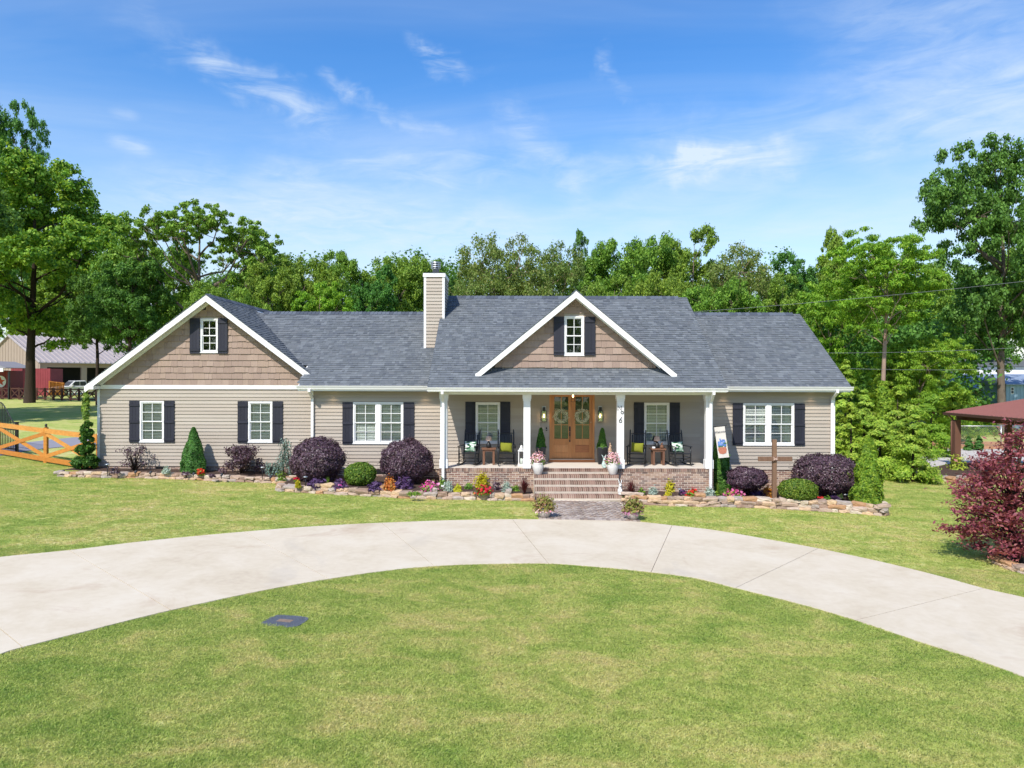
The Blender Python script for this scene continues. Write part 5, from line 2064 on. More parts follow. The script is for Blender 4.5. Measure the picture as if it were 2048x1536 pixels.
def bedding(px, pyb, wpx, hpx, kind, label, name=None, y=None, h=mz, cat='plant', group=None):
    if y is None:
        p = G(px, pyb, h)
    else:
        q = W(px, pyb, y)
        p = Vector((q.x, y, h(q.x, y)))
    s = p.y / F
    w, hh = wpx * s / 2, hpx * s
    fol, mat, extra, nm = None, None, None, 'bedding_plant'
    if kind == 'pink':
        fol, mat, nm = mound_q(w, hh * .8, 240, .07), 'lf_green', 'pink_flowers'
        extra = [('blossom', mound_q(w, hh, 150, .085, 0.02, 1.1), 'fl_pink')]
    elif kind == 'red':
        fol, mat, nm = mound_q(w, hh * .75, 220, .07), 'lf_green', 'red_flowers'
        extra = [('blossom', mound_q(w, hh, 120, .08, 0.02, 1.1), 'fl_red')]
    elif kind == 'orange':
        fol, mat, nm = mound_q(w, hh, 420, .065), 'lf_orange', 'orange_coleus'
    elif kind == 'purple':
        fol, mat, nm = np.concatenate([mound_q(w, hh * .8, 300, .10, 0, 3), tuft_q(40, hh, w, .012)]), 'lf_purple', 'purple_heart_plant'
    elif kind == 'magenta':
        fol, mat, nm = np.concatenate([mound_q(w, hh * .8, 160, .10, 0, 3), tuft_q(26, hh, w * .8, .012)]), 'lf_purple', 'purple_heart_plant'
        extra = [('blossom', mound_q(w, hh * .8, 60, .07, 0, 2), 'fl_pink')]
    elif kind == 'silver':
        fol, mat, nm = np.concatenate([mound_q(w, hh, 380, .05, 0, 2.6), tuft_q(50, hh, w, .006, .2)]), 'lf_silver', 'silver_plant'
    elif kind == 'yellow':
        fol, mat, nm = mound_q(w, hh, 480, .06, 0, 1.8), 'lf_yellow', 'yellow_plant'
    elif kind == 'wine':
        fol, mat, nm = tuft_q(190, hh * 1.2, w * 1.5, .010, .55), 'lf_wine', 'red_fountain_grass'
    elif kind == 'green':
        fol, mat, nm = mound_q(w, hh, 150, .06, 0, 2), 'lf_green', 'green_plant'
    elif kind == 'spike':
        fol, mat, nm = np.concatenate([tuft_q(40, hh * 1.1, w * .7, .010, .1), mound_q(w, hh * .4, 70, .06)]), 'lf_green', 'upright_plant'
    elif kind == 'dark':
        fol, mat, nm = mound_q(w, hh, 130, .06, 0, 2), 'lf_plum', 'purple_sedum'
    return plant(name or nm, label, cat, p, fol, mat, None, group=group, extra=extra)


B_ = bedding
B_(780, 981, 26, 27, 'orange', 'orange coleus in front of the second large purple globe')
B_(1536, 994, 26, 22, 'orange', 'orange and yellow coleus at the left foot of the wooden cross')
B_(860, 982, 40, 22, 'pink', 'bright pink flowers left of the leftmost porch column')
B_(1466, 994, 44, 16, 'pink', 'low pink flowers right of the far right porch downspout')
B_(751, 980, 30, 20, 'purple', 'purple plant squeezed between the boxwood and the orange coleus')
B_(808, 976, 40, 26, 'purple', 'purple plant under the second large purple globe beside the orange coleus')
B_(632, 974, 34, 20, 'purple', 'purple plant at the foot of the first large purple globe')
B_(680, 976, 24, 22, 'magenta', 'purple and magenta plant left of the first boxwood')
B_(1508, 992, 62, 24, 'purple', 'wide purple plant beside the cross under the small purple shrub')
B_(1668, 1008, 26, 22, 'purple', 'purple plant under the widest purple shrub')
B_(655, 974, 16, 18, 'spike', 'thin green spiky plant under the right side of the first purple globe')
B_(596, 974, 11, 12, 'yellow', 'tiny yellow-green plant at the left tip of the middle bed')
B_(594, 963, 12, 8, 'red', 'tiny red flowers at the left tip of the middle bed')
B_(897, 982, 20, 22, 'silver', 'silver tuft at the foot of the leftmost porch downspout')
B_(884, 972, 12, 18, 'green', 'small green plant left of the leftmost porch downspout')
B_(915, 985, 17, 15, 'yellow', 'small yellow flowers between the silver tuft and the tall yellow plant')
B_(938, 978, 18, 12, 'green', 'low dull green plant right of the small yellow flowers')
B_(964, 974, 31, 30, 'yellow', 'tall bright yellow plant above red flowers left of the steps')
B_(966, 988, 34, 18, 'red', 'red flowers in front of the tall yellow plant left of the steps')
B_(993, 980, 20, 24, 'dark', 'thin purple plant between yellow plant and silver tuft')
B_(1013, 984, 20, 24, 'silver', 'silver tuft left of the left fountain grass')
B_(1031, 982, 16, 12, 'green', 'low green plant behind the left fountain grass')
B_(1049, 987, 30, 32, 'wine', 'wine red fountain grass on the left side of the steps')
B_(1263, 992, 32, 32, 'wine', 'wine red fountain grass on the right side of the steps')
B_(1284, 990, 14, 14, 'green', 'low grey-green plant right of the right fountain grass')
B_(1306, 993, 22, 20, 'silver', 'silver tuft right of the right fountain grass')
B_(1339, 983, 26, 26, 'yellow', 'bright yellow plant right of the steps on two tiers')
B_(1336, 993, 13, 10, 'yellow', 'small yellow plant tucked under the right bright yellow plant')
B_(1385, 994, 28, 18, 'red', 'red and orange flowers below the right porch brickwork')
B_(1366, 988, 12, 8, 'magenta', 'tiny magenta plant left of the red and orange flowers')
B_(1420, 993, 22, 20, 'silver', 'silver tuft at the foot of the far right porch downspout')
B_(1436, 990, 18, 22, 'spike', 'green spikes right of the far right silver tuft')
B_(1640, 1009, 22, 15, 'red', 'small red flowers between the second boxwood and the arborvitae')
B_(1655, 1010, 18, 20, 'green', 'grey-green plant right of the small red flowers at the right bed')
B_(1448, 975, 14, 26, 'green', 'light green leafy plant right below the welcome banner')
B_(230, 947, 22, 14, 'dark', 'low purple plant beside the left corner board')
B_(332, 947, 16, 14, 'silver', 'small grey-green plant left of the cone spruce')
B_(402, 950, 15, 13, 'red', 'small red flowers at the right foot of the cone spruce')
B_(372, 949, 18, 6, 'dark', 'flat purple plant at the left foot of the cone spruce')
B_(425, 954, 14, 7, 'dark', 'flat purple plant right of the cone spruce')
B_(563, 962, 20, 22, 'green', 'green plant at the foot of the weeping blue cedar')
B_(828, 990, 30, 8, 'green', 'low pale green plant behind the stones below the second purple globe')
B_(1690, 1012, 12, 8, 'dark', 'flat purple plant left of the right arborvitae')

# red maple at the right ------------------------------------------
def build_red_maple():
    y = 15.7
    p = W(2036, 1120, y)
    zb = gz(p.x, y)
    s = y / F
    r = np.random.default_rng(77)
    # clump centres given as pixel offsets from the foot: layered plates
    C, R = [], []
    for cx, cz, w, k in ((-100, 62, 46, 16), (-60, 45, 60, 18), (-20, 28, 60, 18), (-85, 98, 58, 20), (-45, 78, 56, 16), (0, 66, 80, 24), (-62, 132, 60, 20), (-95, 140, 34, 8), (5, 120, 84, 24),
                         (-40, 168, 56, 18), (-64, 196, 36, 9), (10, 176, 80, 24), (-30, 214, 46, 14), (30, 228, 66, 20), (62, 262, 50, 14), (-12, 258, 28, 8), (90, 190, 70, 18), (95, 120, 70, 18), (90, 60, 70, 18), (60, 296, 34, 8)):
        for _ in range(k):
            a, f = r.uniform(0, 6.28), math.sqrt(r.random())
            C.append(((cx + math.cos(a) * w * f) * s, math.sin(a) * w * f * s * 1.0, (max(34, cz * .95 + 14) + r.normal() * 9 - 18 * f * f) * s))
            R.append(r.uniform(.09, .17))
    C, R = np.array(C), np.array(R)
    P, N = [], []
    for c, q in zip(C, R):
        n = 36
        d = r.normal(size=(n, 3)) * np.array([q, q, q * .34])
        P.append(c + d)
        N.append(r.normal(size=(n, 3)) * .5 + np.array([0, 0, .8]))
    q = leaf_quads(np.concatenate(P), np.concatenate(N), .066, 2.2)
    b = MB()
    b.tube([(0, 0, -.2), (.02, 0, .3), (-.08, .05, .8), (-.12, 0, 1.5), (.1, 0, 2.6)], [.10, .085, .07, .05, .02], 9)
    for i in range(0, len(C), 7):
        c = Vector(C[i])
        a = Vector((-.05, .03, min(c.z * .75, .3 + c.z * .45)))
        b.tube([a, a.lerp(c, .55) + Vector((0, 0, .08)), c], [.03, .018, .006], 5)
    o = thing('red_maple', 'dark red lace-leaf maple spreading over the lawn at the right edge', 'tree', (p.x, y, zb))
    link('crown', quads_mesh('crown', q), MAT['lf_maplered'], o)
    b.build('trunk', MAT['darkbark'], o)
    ln = [G(1992, 1126), G(2016, 1136), G(2048, 1148), G(2110, 1168)]
    stone_border('low flat stone edging under the red maple', ln, 2, .17, .32, .26)
    sheet('mulch_bed', [G(1978, 1108), G(2050, 1102), G(2160, 1106)], [G(1994, 1124), G(2048, 1146), G(2120, 1168)], MAT['mulch'], 0.03, n=12, m=4)
    poly_keep([G(1985, 1112), G(2050, 1112), G(2130, 1118), G(2120, 1168), G(2048, 1146), G(1995, 1126)])


build_red_maple()

# yellow-green screen conifers right of the house -----------------
def thuja(px, pyb, y, wpx, hpx, label, n=15000, size=.085, mat='lf_thuja', power=.62, h=gz, name='thuja', group='screen conifers right of the house'):
    p = W(px, pyb, y)
    zb = h(p.x, y)
    w, hh = wpx * y / F / 2, hpx * y / F
    k = int(46 + 40 * hh / 4)
    r = np.random.default_rng(int(px * 7 + pyb))
    t = r.random(k) ** 1.2
    a = r.uniform(0, 6.28, k)
    rr = w * (1 - t) ** power * r.uniform(.45, 1, k)
    C = np.c_[np.cos(a) * rr, np.sin(a) * rr, .1 + t * hh * .95]
    P, N = [], []
    for c, tt, an in zip(C, t, a):
        m = max(20, n // k)
        d = r.normal(size=(m, 3)) * np.array([.34, .34, .16]) * (w * .5 * (1 - tt * .7))
        d[:, 2] += -.25 * np.hypot(d[:, 0], d[:, 1])
        P.append(c + d)
        N.append(np.c_[np.full(m, math.cos(an)), np.full(m, math.sin(an)), np.full(m, .7)] + r.normal(size=(m, 3)) * .4)
    q = leaf_quads(np.concatenate(P), np.concatenate(N), size, 2.8)
    b = MB().tube([(0, 0, -.1), (0, 0, hh * .85)], [.07, .015], 7)
    return plant(name, label, 'conifer', (p.x, y, zb), q, mat, b, group=group)


thuja(1826, 945, 28.5, 94, 158, 'bushy peaked yellow-green conifer nearest the gravel yard', 19000, .075, power=.72)
thuja(1760, 936, 30.5, 96, 110, 'bushy yellow-green conifer behind the right arborvitae')
thuja(1702, 930, 30, 70, 150, 'tall yellow-green conifer touching the right house corner')
thuja(1795, 925, 33, 90, 165, 'tall feathery conifer behind the low bushy one')
thuja(1728, 925, 34, 84, 150, 'feathery conifer midway between the house and the pale trunk')
thuja(1862, 905, 38, 92, 150, 'bushy light green shrub left of the pavilion post', mat='lf_light')
thuja(1690, 915, 37, 80, 200, 'tall dim conifer behind the right downspout')
thuja(1905, 890, 46, 90, 120, 'light green hedge shrub behind the pavilion corner', mat='lf_light')
thuja(1960, 862, 52, 120, 60, 'low light green shrub behind the chain link fence', mat='lf_light')
thuja(1770, 880, 44, 110, 160, 'bright leafy shrub at the foot of the pale slender trunk', mat='lf_light')
thuja(1937, 886, 41, 18, 26, 'left small arborvitae by the chain link fence', 1500, .08, 'lf_spruce', .5, name='small_arborvitae', group='small arborvitae by the fence')
thuja(1958, 886, 41, 18, 28, 'middle small arborvitae by the chain link fence', 1500, .08, 'lf_spruce', .5, name='small_arborvitae', group='small arborvitae by the fence')
thuja(2032, 884, 41, 20, 34, 'right small arborvitae beyond the second pavilion post', 1500, .08, 'lf_spruce', .5, name='small_arborvitae', group='small arborvitae by the fence')
# ------------------------------------------------------------------ porch furniture
FL = FLOOR


def rocking_chair(loc, rz, label):
    t = thing('rocking_chair', label, 'rocking chair', loc, rz, 'black rocking chairs on the porch')
    K = MAT['black']
    w = .27
    for s in (-1, 1):
        # rear post leans back; front is -y
        MB().tube([(s * w, .20, .09), (s * w, .25, .45), (s * w, .38, 1.14), (s * w, .40, 1.20)], [.022, .026, .024, .014], 8).build('back_post', K, t)
        MB().tube([(s * (w + .02), -.26, .07), (s * (w + .02), -.26, .40), (s * (w + .02), -.26, .64)], [.022, .028, .020], 8).build('leg', K, t)
        pts = []
        for k in range(9):
            y = -.50 + k * .125
            pts.append((s * (w + .01), y, .03 + .20 * ((y - .0) / .56) ** 2 * .36))
        b = MB()
        for p, q in zip(pts, pts[1:]):
            b.bar(p, q, .026, .045)
        b.build('rocker', K, t)
        MB().bar((s * (w + .02), -.32, .66), (s * (w + .01), .30, .665), .085, .022).build('arm', K, t)
        b = MB()
        for z in (.17, .29):
            b.tube([(s * (w + .015), -.26, z), (s * (w), .23, z + .01)], .010, 6)
        b.build('side_stretcher', K, t)
    b = MB()
    for z in (.16, .28):
        b.tube([(-w, -.26, z), (w, -.26, z)], .011, 6)
    b.tube([(-w, .22, .2), (w, .22, .2)], .011, 6)
    b.build('stretcher', K, t)
    s_ = MB()
    for k in range(9):
        y = -.28 + k * .06
        z = .43 - .012 * math.sin(k / 8 * math.pi) - .03 * k / 8
        s_.box(-w - .01, w + .01, y, y + .05, z - .022, z)
    s_.build('seat', K, t)
    for k in range(5):
        x = (-2 + k) * .094
        MB().bar((x, .27, .44), (x, .375, 1.03), .062, .014, up=Vector((0, 1, 0))).build('back_slat', K, t)
    MB().bar((-w, .375, 1.07), (w, .375, 1.07), .016, .16, up=Vector((0, 1, 0))).build('top_rail', K, t)
    MB().bar((-w, .265, .45), (w, .265, .45), .016, .06, up=Vector((0, 1, 0))).build('bottom_rail', K, t)
    return t


def pillow(name, label, mat, loc, rz, tilt=-14, w=.40, h=.33, roll=0, extra=None):
    o = thing(name, label, 'cushion', loc, rz)
    n = 12
    vs, fs = [], []
    for sgn in (-1, 1):
        for j in range(n + 1):
            for i in range(n + 1):
                u, v = i / n * 2 - 1, j / n * 2 - 1
                e = max(0, (1 - u ** 2)) ** .45 * max(0, (1 - v ** 2)) ** .45
                pin = 1 - .07 * (1 - u * u * v * v) * (abs(u) > .0)
                vs.append((u * w / 2 * (1 - .05 * (1 - v * v)), sgn * (.075 * e + .002), v * h / 2 * (1 - .06 * (1 - u * u))))
    N = (n + 1) ** 2
    for sgn in (0, 1):
        for j in range(n):
            for i in range(n):
                a = sgn * N + j * (n + 1) + i
                fs.append((a, a + 1, a + n + 2, a + n + 1))
    b = MB().add(vs, fs, 0, True)
    c = b.build('cover', mat, o)
    c.rotation_euler = (rad(tilt), rad(roll), 0)
    c.location = (0, 0, h / 2)
    return o


def palm_mat():
    t = NT('palm_print_cloth')
    v = t.n('ShaderNodeTexVoronoi')
    v.inputs['Scale'].default_value = 8
    mp = t.n('ShaderNodeMapping')
    mp.inputs['Rotation'].default_value = (0, .7, 0)
    mp.inputs['Scale'].default_value = (1.0, 1.0, 2.6)
    t.l(t.n('ShaderNodeTexCoord').outputs['Object'], mp.inputs[0])
    t.l(mp.outputs[0], v.inputs['Vector'])
    sep = t.n('ShaderNodeSeparateColor')
    t.l(v.outputs['Color'], sep.inputs[0])
    col = t.ramp(sep.outputs[0], [lin('#e4e6e0'), lin('#3f6b4a'), lin('#dfe3dd'), lin('#6d9a78'), lin('#eceee9'), lin('#28503a'), lin('#9db8a2')], True)
    t.principled(col, .9, 0, .1)
    return t.m


MAT['palm'] = palm_mat()
yc = 24.62
chairs = [(939, yc, -14, 'black rocking chair with leaf print pillow at the left end of the porch'),
          (1013, yc, 3, 'black rocking chair with lime pillow left of the front door'),
          (1274, yc, -16, 'black rocking chair with lime pillow right of the front door'),
          (1359, yc, 14, 'black rocking chair with leaf print pillow at the right end of the porch')]
for px, y, a, lb in chairs:
    loc = Vector((XW(px, y), y, FL + .002))
    rocking_chair(loc, rad(-a) if False else rad(a), lb)
    q = Matrix.Rotation(rad(a), 3, 'Z') @ Vector((0, .13, .43))
    lime = 'lime' in lb
    pillow('pillow', ('lime green pillow on the rocking chair ' if lime else 'white pillow printed with green palm leaves on the rocking chair ') +
           ('left of the front door' if px == 1013 else 'right of the front door' if px == 1274 else 'at the left end' if px == 939 else 'at the right end'),
           MAT['lime'] if lime else MAT['palm'], loc + q, rad(a), -14, .42, .34 if lime else .38, roll=(3 if lime else -2))


def side_table(px, y, label):
    x = XW(px, y)
    t = thing('side_table', label, 'table', (x, y, FL + .002), 0, 'rustic side tables on the porch')
    for s in (-1, 1):
        for d in (-1, 1):
            MB().box(s * .17 - .035, s * .17 + .035, d * .14 - .035, d * .14 + .035, 0, .47).build('leg', MAT['rustic'], t)
    MB().box(-.25, .25, -.21, .21, .53, .575).build('tabletop', MAT['rustic'], t)
    MB().box(-.21, .21, -.178, .178, .4705, .529).build('apron', MAT['rustic'], t)
    return Vector((x, y, FL + .578))


def table_lamp(p, label):
    t = thing('table_lamp', label, 'lamp', p, 0, 'small table lamps on the porch')
    MB().lathe([(.07, 0), (.085, .03), (.085, .10), (.06, .17), (.03, .21), (.018, .24), (.018, .27)], 18).build('base', MAT['blackmetal'], t)
    MB().lathe([(.12, .25), (.118, .27), (.085, .40), (.08, .405)], 18).build('lamp_shade', MAT['lamp_shade'], t)


p1 = side_table(978, 24.75, 'rustic brown side table between the two left rocking chairs')
table_lamp(p1 + Vector((-.01, .02, 0)), 'black lamp with beige shade on the left porch table')
p2 = side_table(1316, 24.75, 'rustic brown side table between the two right rocking chairs')
table_lamp(p2 + Vector((-.02, .04, 0)), 'black lamp with beige shade on the right porch table')
t = thing('candle_box', 'small white box on the right porch table left of the lamp', 'box', p2 + Vector((-.16, -.06, 0)))
MB().box(-.05, .05, -.03, .03, 0, .06).build('box_body', MAT['white'], t, bevel=.004)
t = thing('figurine', 'small brown ornament on the right porch table right of the lamp', 'ornament', p2 + Vector((.13, -.05, 0)))
b = MB()
b.lathe([(.05, 0), (.07, .03), (.06, .09), (.03, .12)], 12).ball((0, 0, .15), (.035, .035, .04)).ball((.02, 0, .19), (.012, .02, .03))
b.build('ornament_body', MAT['rustic'], t)
t = thing('photo_frame', 'tilted black frame leaning on the sill behind the right porch lamp', 'picture frame', p2 + Vector((-.10, .16, 0)), .2)
MB().bar((0, 0, .22), (.08, .06, .40), .16, .02, up=Vector((0, 1, 0))).bar((0, .0, 0), (0, 0, .24), .02, .02).build('frame_body', MAT['blackmetal'], t)


def lantern(px, y, label, h=.62, w=.24):
    x = XW(px, y)
    t = thing('lantern', label, 'lantern', (x, y, FL + .002))
    b = MB()
    b.box(-w / 2, w / 2, -w / 2, w / 2, 0, .05)
    for s in (-1, 1):
        for d in (-1, 1):
            b.box(s * (w / 2 - .03) - .015, s * (w / 2 - .03) + .015, d * (w / 2 - .03) - .015, d * (w / 2 - .03) + .015, .05, h - .12)
    b.box(-w / 2, w / 2, -w / 2, w / 2, h - .12, h - .09)
    b.build('frame', MAT['white'], t)
    MB().lathe([(w * .62, h - .09), (w * .2, h + .02), (w * .2, h + .06), (.03, h + .08)], 4, sq=True).build('roof', MAT['white'], t)
    MB().tube([(math.cos(a) * .06, 0, h + .12 + math.sin(a) * .05) for a in [k * .4 for k in range(17)]], .006, 6).build('ring_handle', MAT['blackmetal'], t)
    MB().lathe([(.045, .051), (.045, .25)], 12).build('candle', MAT['curtain'], t)


lantern(1043, 24.4, 'white lantern standing behind the left middle porch column')

# planters with cone evergreens beside the door
for px, lb in ((1082, 'left'), (1205, 'right')):
    y = 24.95
    x = XW(px, y)
    t = thing('planter', 'tall dark square planter on the %s side of the front door' % lb, 'planter', (x, y, FL + .002))
    MB().lathe([(.20, 0), (.235, .56), (.245, .57), (.245, .60), (.21, .60), (.205, .55)], 4, sq=True).build('pot', MAT['planter'], t)
    q = cone_q(.145, .70, 3200, .04, .75, .2, px * .1, lo=.0)
    plant('potted_conifer', 'small dark cone evergreen in the planter %s of the front door' % lb, 'plant', (x, y, FL + .56), q, 'lf_dark', MB().tube([(0, 0, 0), (0, 0, .6)], [.02, .006], 6))

# flower pots on the top step
for px, lb in ((1076.5, 'left'), (1226.0, 'right')):
    y = 23.49
    x = XW(px, y)
    z = FLOOR - FLOOR / 5 + .002
    t = thing('flower_pot', 'white glazed pot at the %s end of the top brick step' % lb, 'flower pot', (x, y, z), 0, 'white pots on the top step')
    MB().lathe([(.11, 0), (.125, .02), (.175, .18), (.195, .30), (.185, .36), (.195, .385), (.185, .395), (.17, .38), (.165, .33)], 28).build('pot', MAT['potwhite'], t)
    fol = mound_q(.22, .24, 260, .07, .0)
    plant('pale_pink_flowers', 'pale pink flowers in the white pot on the %s of the top step' % lb, 'plant', (x, y, z + .35), fol, 'lf_green',
          extra=[('blossom', np.concatenate([mound_q(.27, .40, 260, .055, .02, 1.1), mound_q(.22, .34, 120, .05, .06, 1.1)]), 'fl_pale')])
# round stone pots on the brick path
for px, py, lb in ((1089, 1040, 'left'), (1267, 1044, 'right')):
    p = G(px, py - 2)
    p.y += .12
    z = gz(p.x, p.y) + .035
    t = thing('stone_pot', 'round pale stone pot at the %s front corner of the brick path' % lb, 'flower pot', (p.x, p.y, z), 0, 'round pots by the driveway')
    MB().lathe([(.10, 0), (.145, .03), (.185, .13), (.195, .19), (.18, .235), (.19, .25), (.175, .255), (.165, .22)], 28).build('pot', MAT['potstone'], t)
    fol = mound_q(.31, .40, 900, .065, .0, 2.0)
    ex = [('blossom', np.concatenate([mound_q(.33, .26, 200 if lb == 'left' else 240, .05, -.05, 1.2)]), 'fl_mauve' if lb == 'right' else 'fl_pale')]
    plant('bronze_flower_plant', '%s in the %s round pot by the driveway' % ('green mound with pale bronze flowers' if lb == 'left' else 'green mound edged with mauve flowers', lb),
          'plant', (p.x, p.y, z + .19), fol, 'lf_bronze', extra=ex)


def rabbit(name, label, loc, s, mat, rz=0, lean=0):
    t = thing(name, label, 'rabbit figure', loc, rz)
    b = MB()
    b.ball((0, 0, .16 * s), (.11 * s, .12 * s, .17 * s)).ball((0, -.02 * s, .30 * s), (.075 * s, .08 * s, .12 * s))
    b.ball((0, -.07 * s, .05 * s), (.10 * s, .12 * s, .05 * s)).ball((.05 * s, -.09 * s, .17 * s), (.025 * s, .03 * s, .09 * s)).ball((-.05 * s, -.09 * s, .17 * s), (.025 * s, .03 * s, .09 * s))
    b.ball((0, .11 * s, .07 * s), .045 * s)
    b.build('body', mat, t)
    MB().ball((0, -.05 * s, .43 * s), (.065 * s, .08 * s, .07 * s)).ball((0, -.12 * s, .415 * s), (.03 * s, .03 * s, .03 * s)).build('head', mat, t)
    for q in (-1, 1):
        MB().tube([(q * .03 * s, -.03 * s, .47 * s), (q * .05 * s, -.02 * s, .57 * s), (q * (.075 + lean) * s, -.01 * s, .68 * s)], [.02 * s, .026 * s, .006 * s], 8).build('ear', mat, t)


p = W(1236.5, 988, 22.92)
rabbit('rabbit_statue', 'white rabbit statue at the right end of the lower brick steps', (p.x, 22.52, FLOOR / 5 * 1 + .002), .72, MAT['potwhite'])
MAT['paleglass'] = M('pale_mint_glaze', lin('#b9cfc9'), .25, .2, 14, spec=.6)
rabbit('rabbit_statue', 'pale mint rabbit with tall ears on the porch floor beside the right flower pot', (XW(1208, 23.85), 23.85, FL + .002), .66, MAT['paleglass'], .3, .05)
# brown hare on a dark stand
x = XW(1220, 24.55)
t = thing('plant_stand', 'slim dark stand under the tan rabbit beside the right planter', 'stand', (x, 24.55, FL + .002))
b = MB()
for k in range(3):
    a = k * 2.09 + .5
    b.tube([(math.cos(a) * .10, math.sin(a) * .10, 0), (math.cos(a) * .05, math.sin(a) * .05, .43)], .008, 6)
b.build('stand_leg', MAT['blackmetal'], t)
MB().lathe([(.09, .43), (.09, .45)], 16).build('stand_top', MAT['blackmetal'], t)
MAT['tanclay'] = M('tan_clay', lin('#b79a80'), .8, .15, 12)
rabbit('rabbit_figurine', 'tan rabbit sitting on the slim dark stand by the door', (x, 24.55, FL + .456), .50, MAT['tanclay'], .8)

# wreaths, wall lamps, bell, pendant
for px, lb in ((1121.6, 'left'), (1164.2, 'right')):
    c = W(px, 832, YW - .03)
    t = thing('wreath', 'pale twig wreath hanging on the %s door leaf' % lb, 'wreath', (c.x, YW - .035, c.z))
    n = 520
    a = rng.uniform(0, 6.283, n)
    rr = rng.normal(.205, .035, n)
    P = np.c_[np.cos(a) * rr, rng.normal(0, .018, n) - .02, np.sin(a) * rr]
    tang = np.c_[-np.sin(a) + np.cos(a) * .6, np.zeros(n), np.cos(a) + np.sin(a) * .6] + rng.normal(size=(n, 3)) * .25
    tang = unit(tang) * rng.uniform(.05, .09, n)[:, None]
    sd = unit(np.cross(tang, np.array([0, 1, 0]) + rng.normal(size=(n, 3)) * .5)) * .007
    link('twigs', quads_mesh('twigs', np.stack([P - tang * .5, P + sd, P + tang * .5, P - sd], 1)), MAT['white_straw'], t)
    MB().tube([(math.cos(k * .3) * .195, -.012, math.sin(k * .3) * .195) for k in range(22)], .014, 6).build('ring', MAT['rustic'], t)
    MB().box(-.008, .008, -.004, .002, .20, .52).build('ribbon', MAT['white_straw'], t)
BULB = emis_mat('warm_bulb', (1.0, .62, .28), 9.0)
MAT['lampglass'] = glass_mat()
for px, lb in ((1088, 'left'), (1200.6, 'right')):
    a, b_ = W(px, 842.5, YW - .1), W(px, 813.5, YW - .1)
    t = thing('wall_lamp', 'black lantern wall lamp with lit bulb %s of the front door' % lb, 'wall lamp', (a.x, YW - .018, a.z), 0, 'wall lamps beside the door')
    h = b_.z - a.z
    MB().box(-.065, .065, -.02, -.001, h * .62, h + .02).build('backplate', MAT['galv'], t)
    b = MB()
    w, y0, y1 = .078, -.20, -.045
    for s in (-1, 1):
        for yy in (y0, y1):
            b.box(s * w - .007, s * w + .007, yy - .007, yy + .007, 0, h * .72)
    b.box(-w - .008, w + .008, y0 - .008, y1 + .008, h * .72, h * .74).box(-w - .008, w + .008, y0 - .008, y1 + .008, -.014, 0)
    b.box(-.045, .045, -.16, -.03, h * .74, h * .98)
    b.lathe([(.03, h * .58), (.035, h * .72)], 12, (0, -.12, 0))
    b.build('cage', MAT['blackmetal'], t)
    b = MB()
    for yy in (y0, y1):
        b.box(-w + .008, w - .008, yy - .001, yy + .001, .002, h * .715)
    b.build('lamp_glass', MAT['lampglass'], t)
    MB().ball((0, -.12, h * .42), (.026, .026, .05)).build('bulb', BULB, t)
    MB().lathe([(.012, h * .5), (.012, h * .58)], 8, (0, -.12, 0)).build('socket', MAT['blackmetal'], t)
    pl = bpy.data.lights.new('bulb_light', 'POINT')
    pl.energy = 1.6
    pl.color = (1, .68, .36)
    pl.shadow_soft_size = .04
    po = bpy.data.objects.new('bulb_light', pl)
    COL.objects.link(po)
    po.parent = t
    po.location = (0, -.12, h * .3)
c = W(1146, 795, 24.5)
t = thing('pendant_lamp', 'copper toned glass pendant hanging from the porch ceiling before the door', 'ceiling lamp', (c.x, 24.5, 3.415))
MB().tube([(0, 0, 0), (0, 0, -.06)], .008, 6).lathe([(.06, -.015), (.06, 0)], 14).build('rod', MAT['blackmetal'], t)
b = MB()
for s in (-1, 1):
    for d in (-1, 1):
        b.box(s * .06 - .006, s * .06 + .006, d * .06 - .006, d * .06 + .006, -.36, -.06)
b.box(-.066, .066, -.066, .066, -.075, -.06).box(-.066, .066, -.066, .066, -.372, -.36)
b.build('cage', MAT['rustic'], t)
MB().ball((0, 0, -.17), (.028, .028, .05)).build('bulb', BULB, t)
c = W(1093, 858, YW)
t = thing('doorbell', 'small dark doorbell left of the front door frame', 'doorbell', (c.x, YW - .018, c.z))
MB().box(-.025, .025, -.018, 0, -.065, .065).build('bell_body', MAT['blackmetal'], t, bevel=.004)
b = MB().ball((0, -.019, -.02), (.013, .005, .013))
b.build('button', MAT['galv'], t)

# No 6 on the column ------------------------------------------------
yf = YP - .012
c = W(1240.5, 830, yf)
t = thing('house_number', 'black letters No 6 on the white column right of the steps', 'house number', (c.x, yf - .004, c.z))


def stroke(name, pts, r=.0115):
    MB().tube([(x, -.004, z) for x, z in pts], r, 6).build(name, MAT['blackmetal'], t)


s = yf / F


def pz(px, py):
    return ((px - 1240.5) * s, (830 - py) * s)


stroke('letter', [pz(1236.0, 821), pz(1236.0, 811.8), pz(1242.6, 820.8), pz(1242.6, 811.5)])
stroke('letter', [((1244.3 - 1240.5) * s + .042 * math.cos(a), (830 - 825.0) * s + .044 * math.sin(a)) for a in [k * .35 for k in range(19)]])
cx6, cz6 = (1241.0 - 1240.5) * s, (830 - 842.2) * s
stroke('digit', [(cx6 + .045, cz6 + .135), (cx6 - .012, cz6 + .06), (cx6 - .045, cz6 + .0)] + [(cx6 + .046 * math.cos(a), cz6 + .046 * math.sin(a)) for a in [math.pi + k * .35 for k in range(19)]])

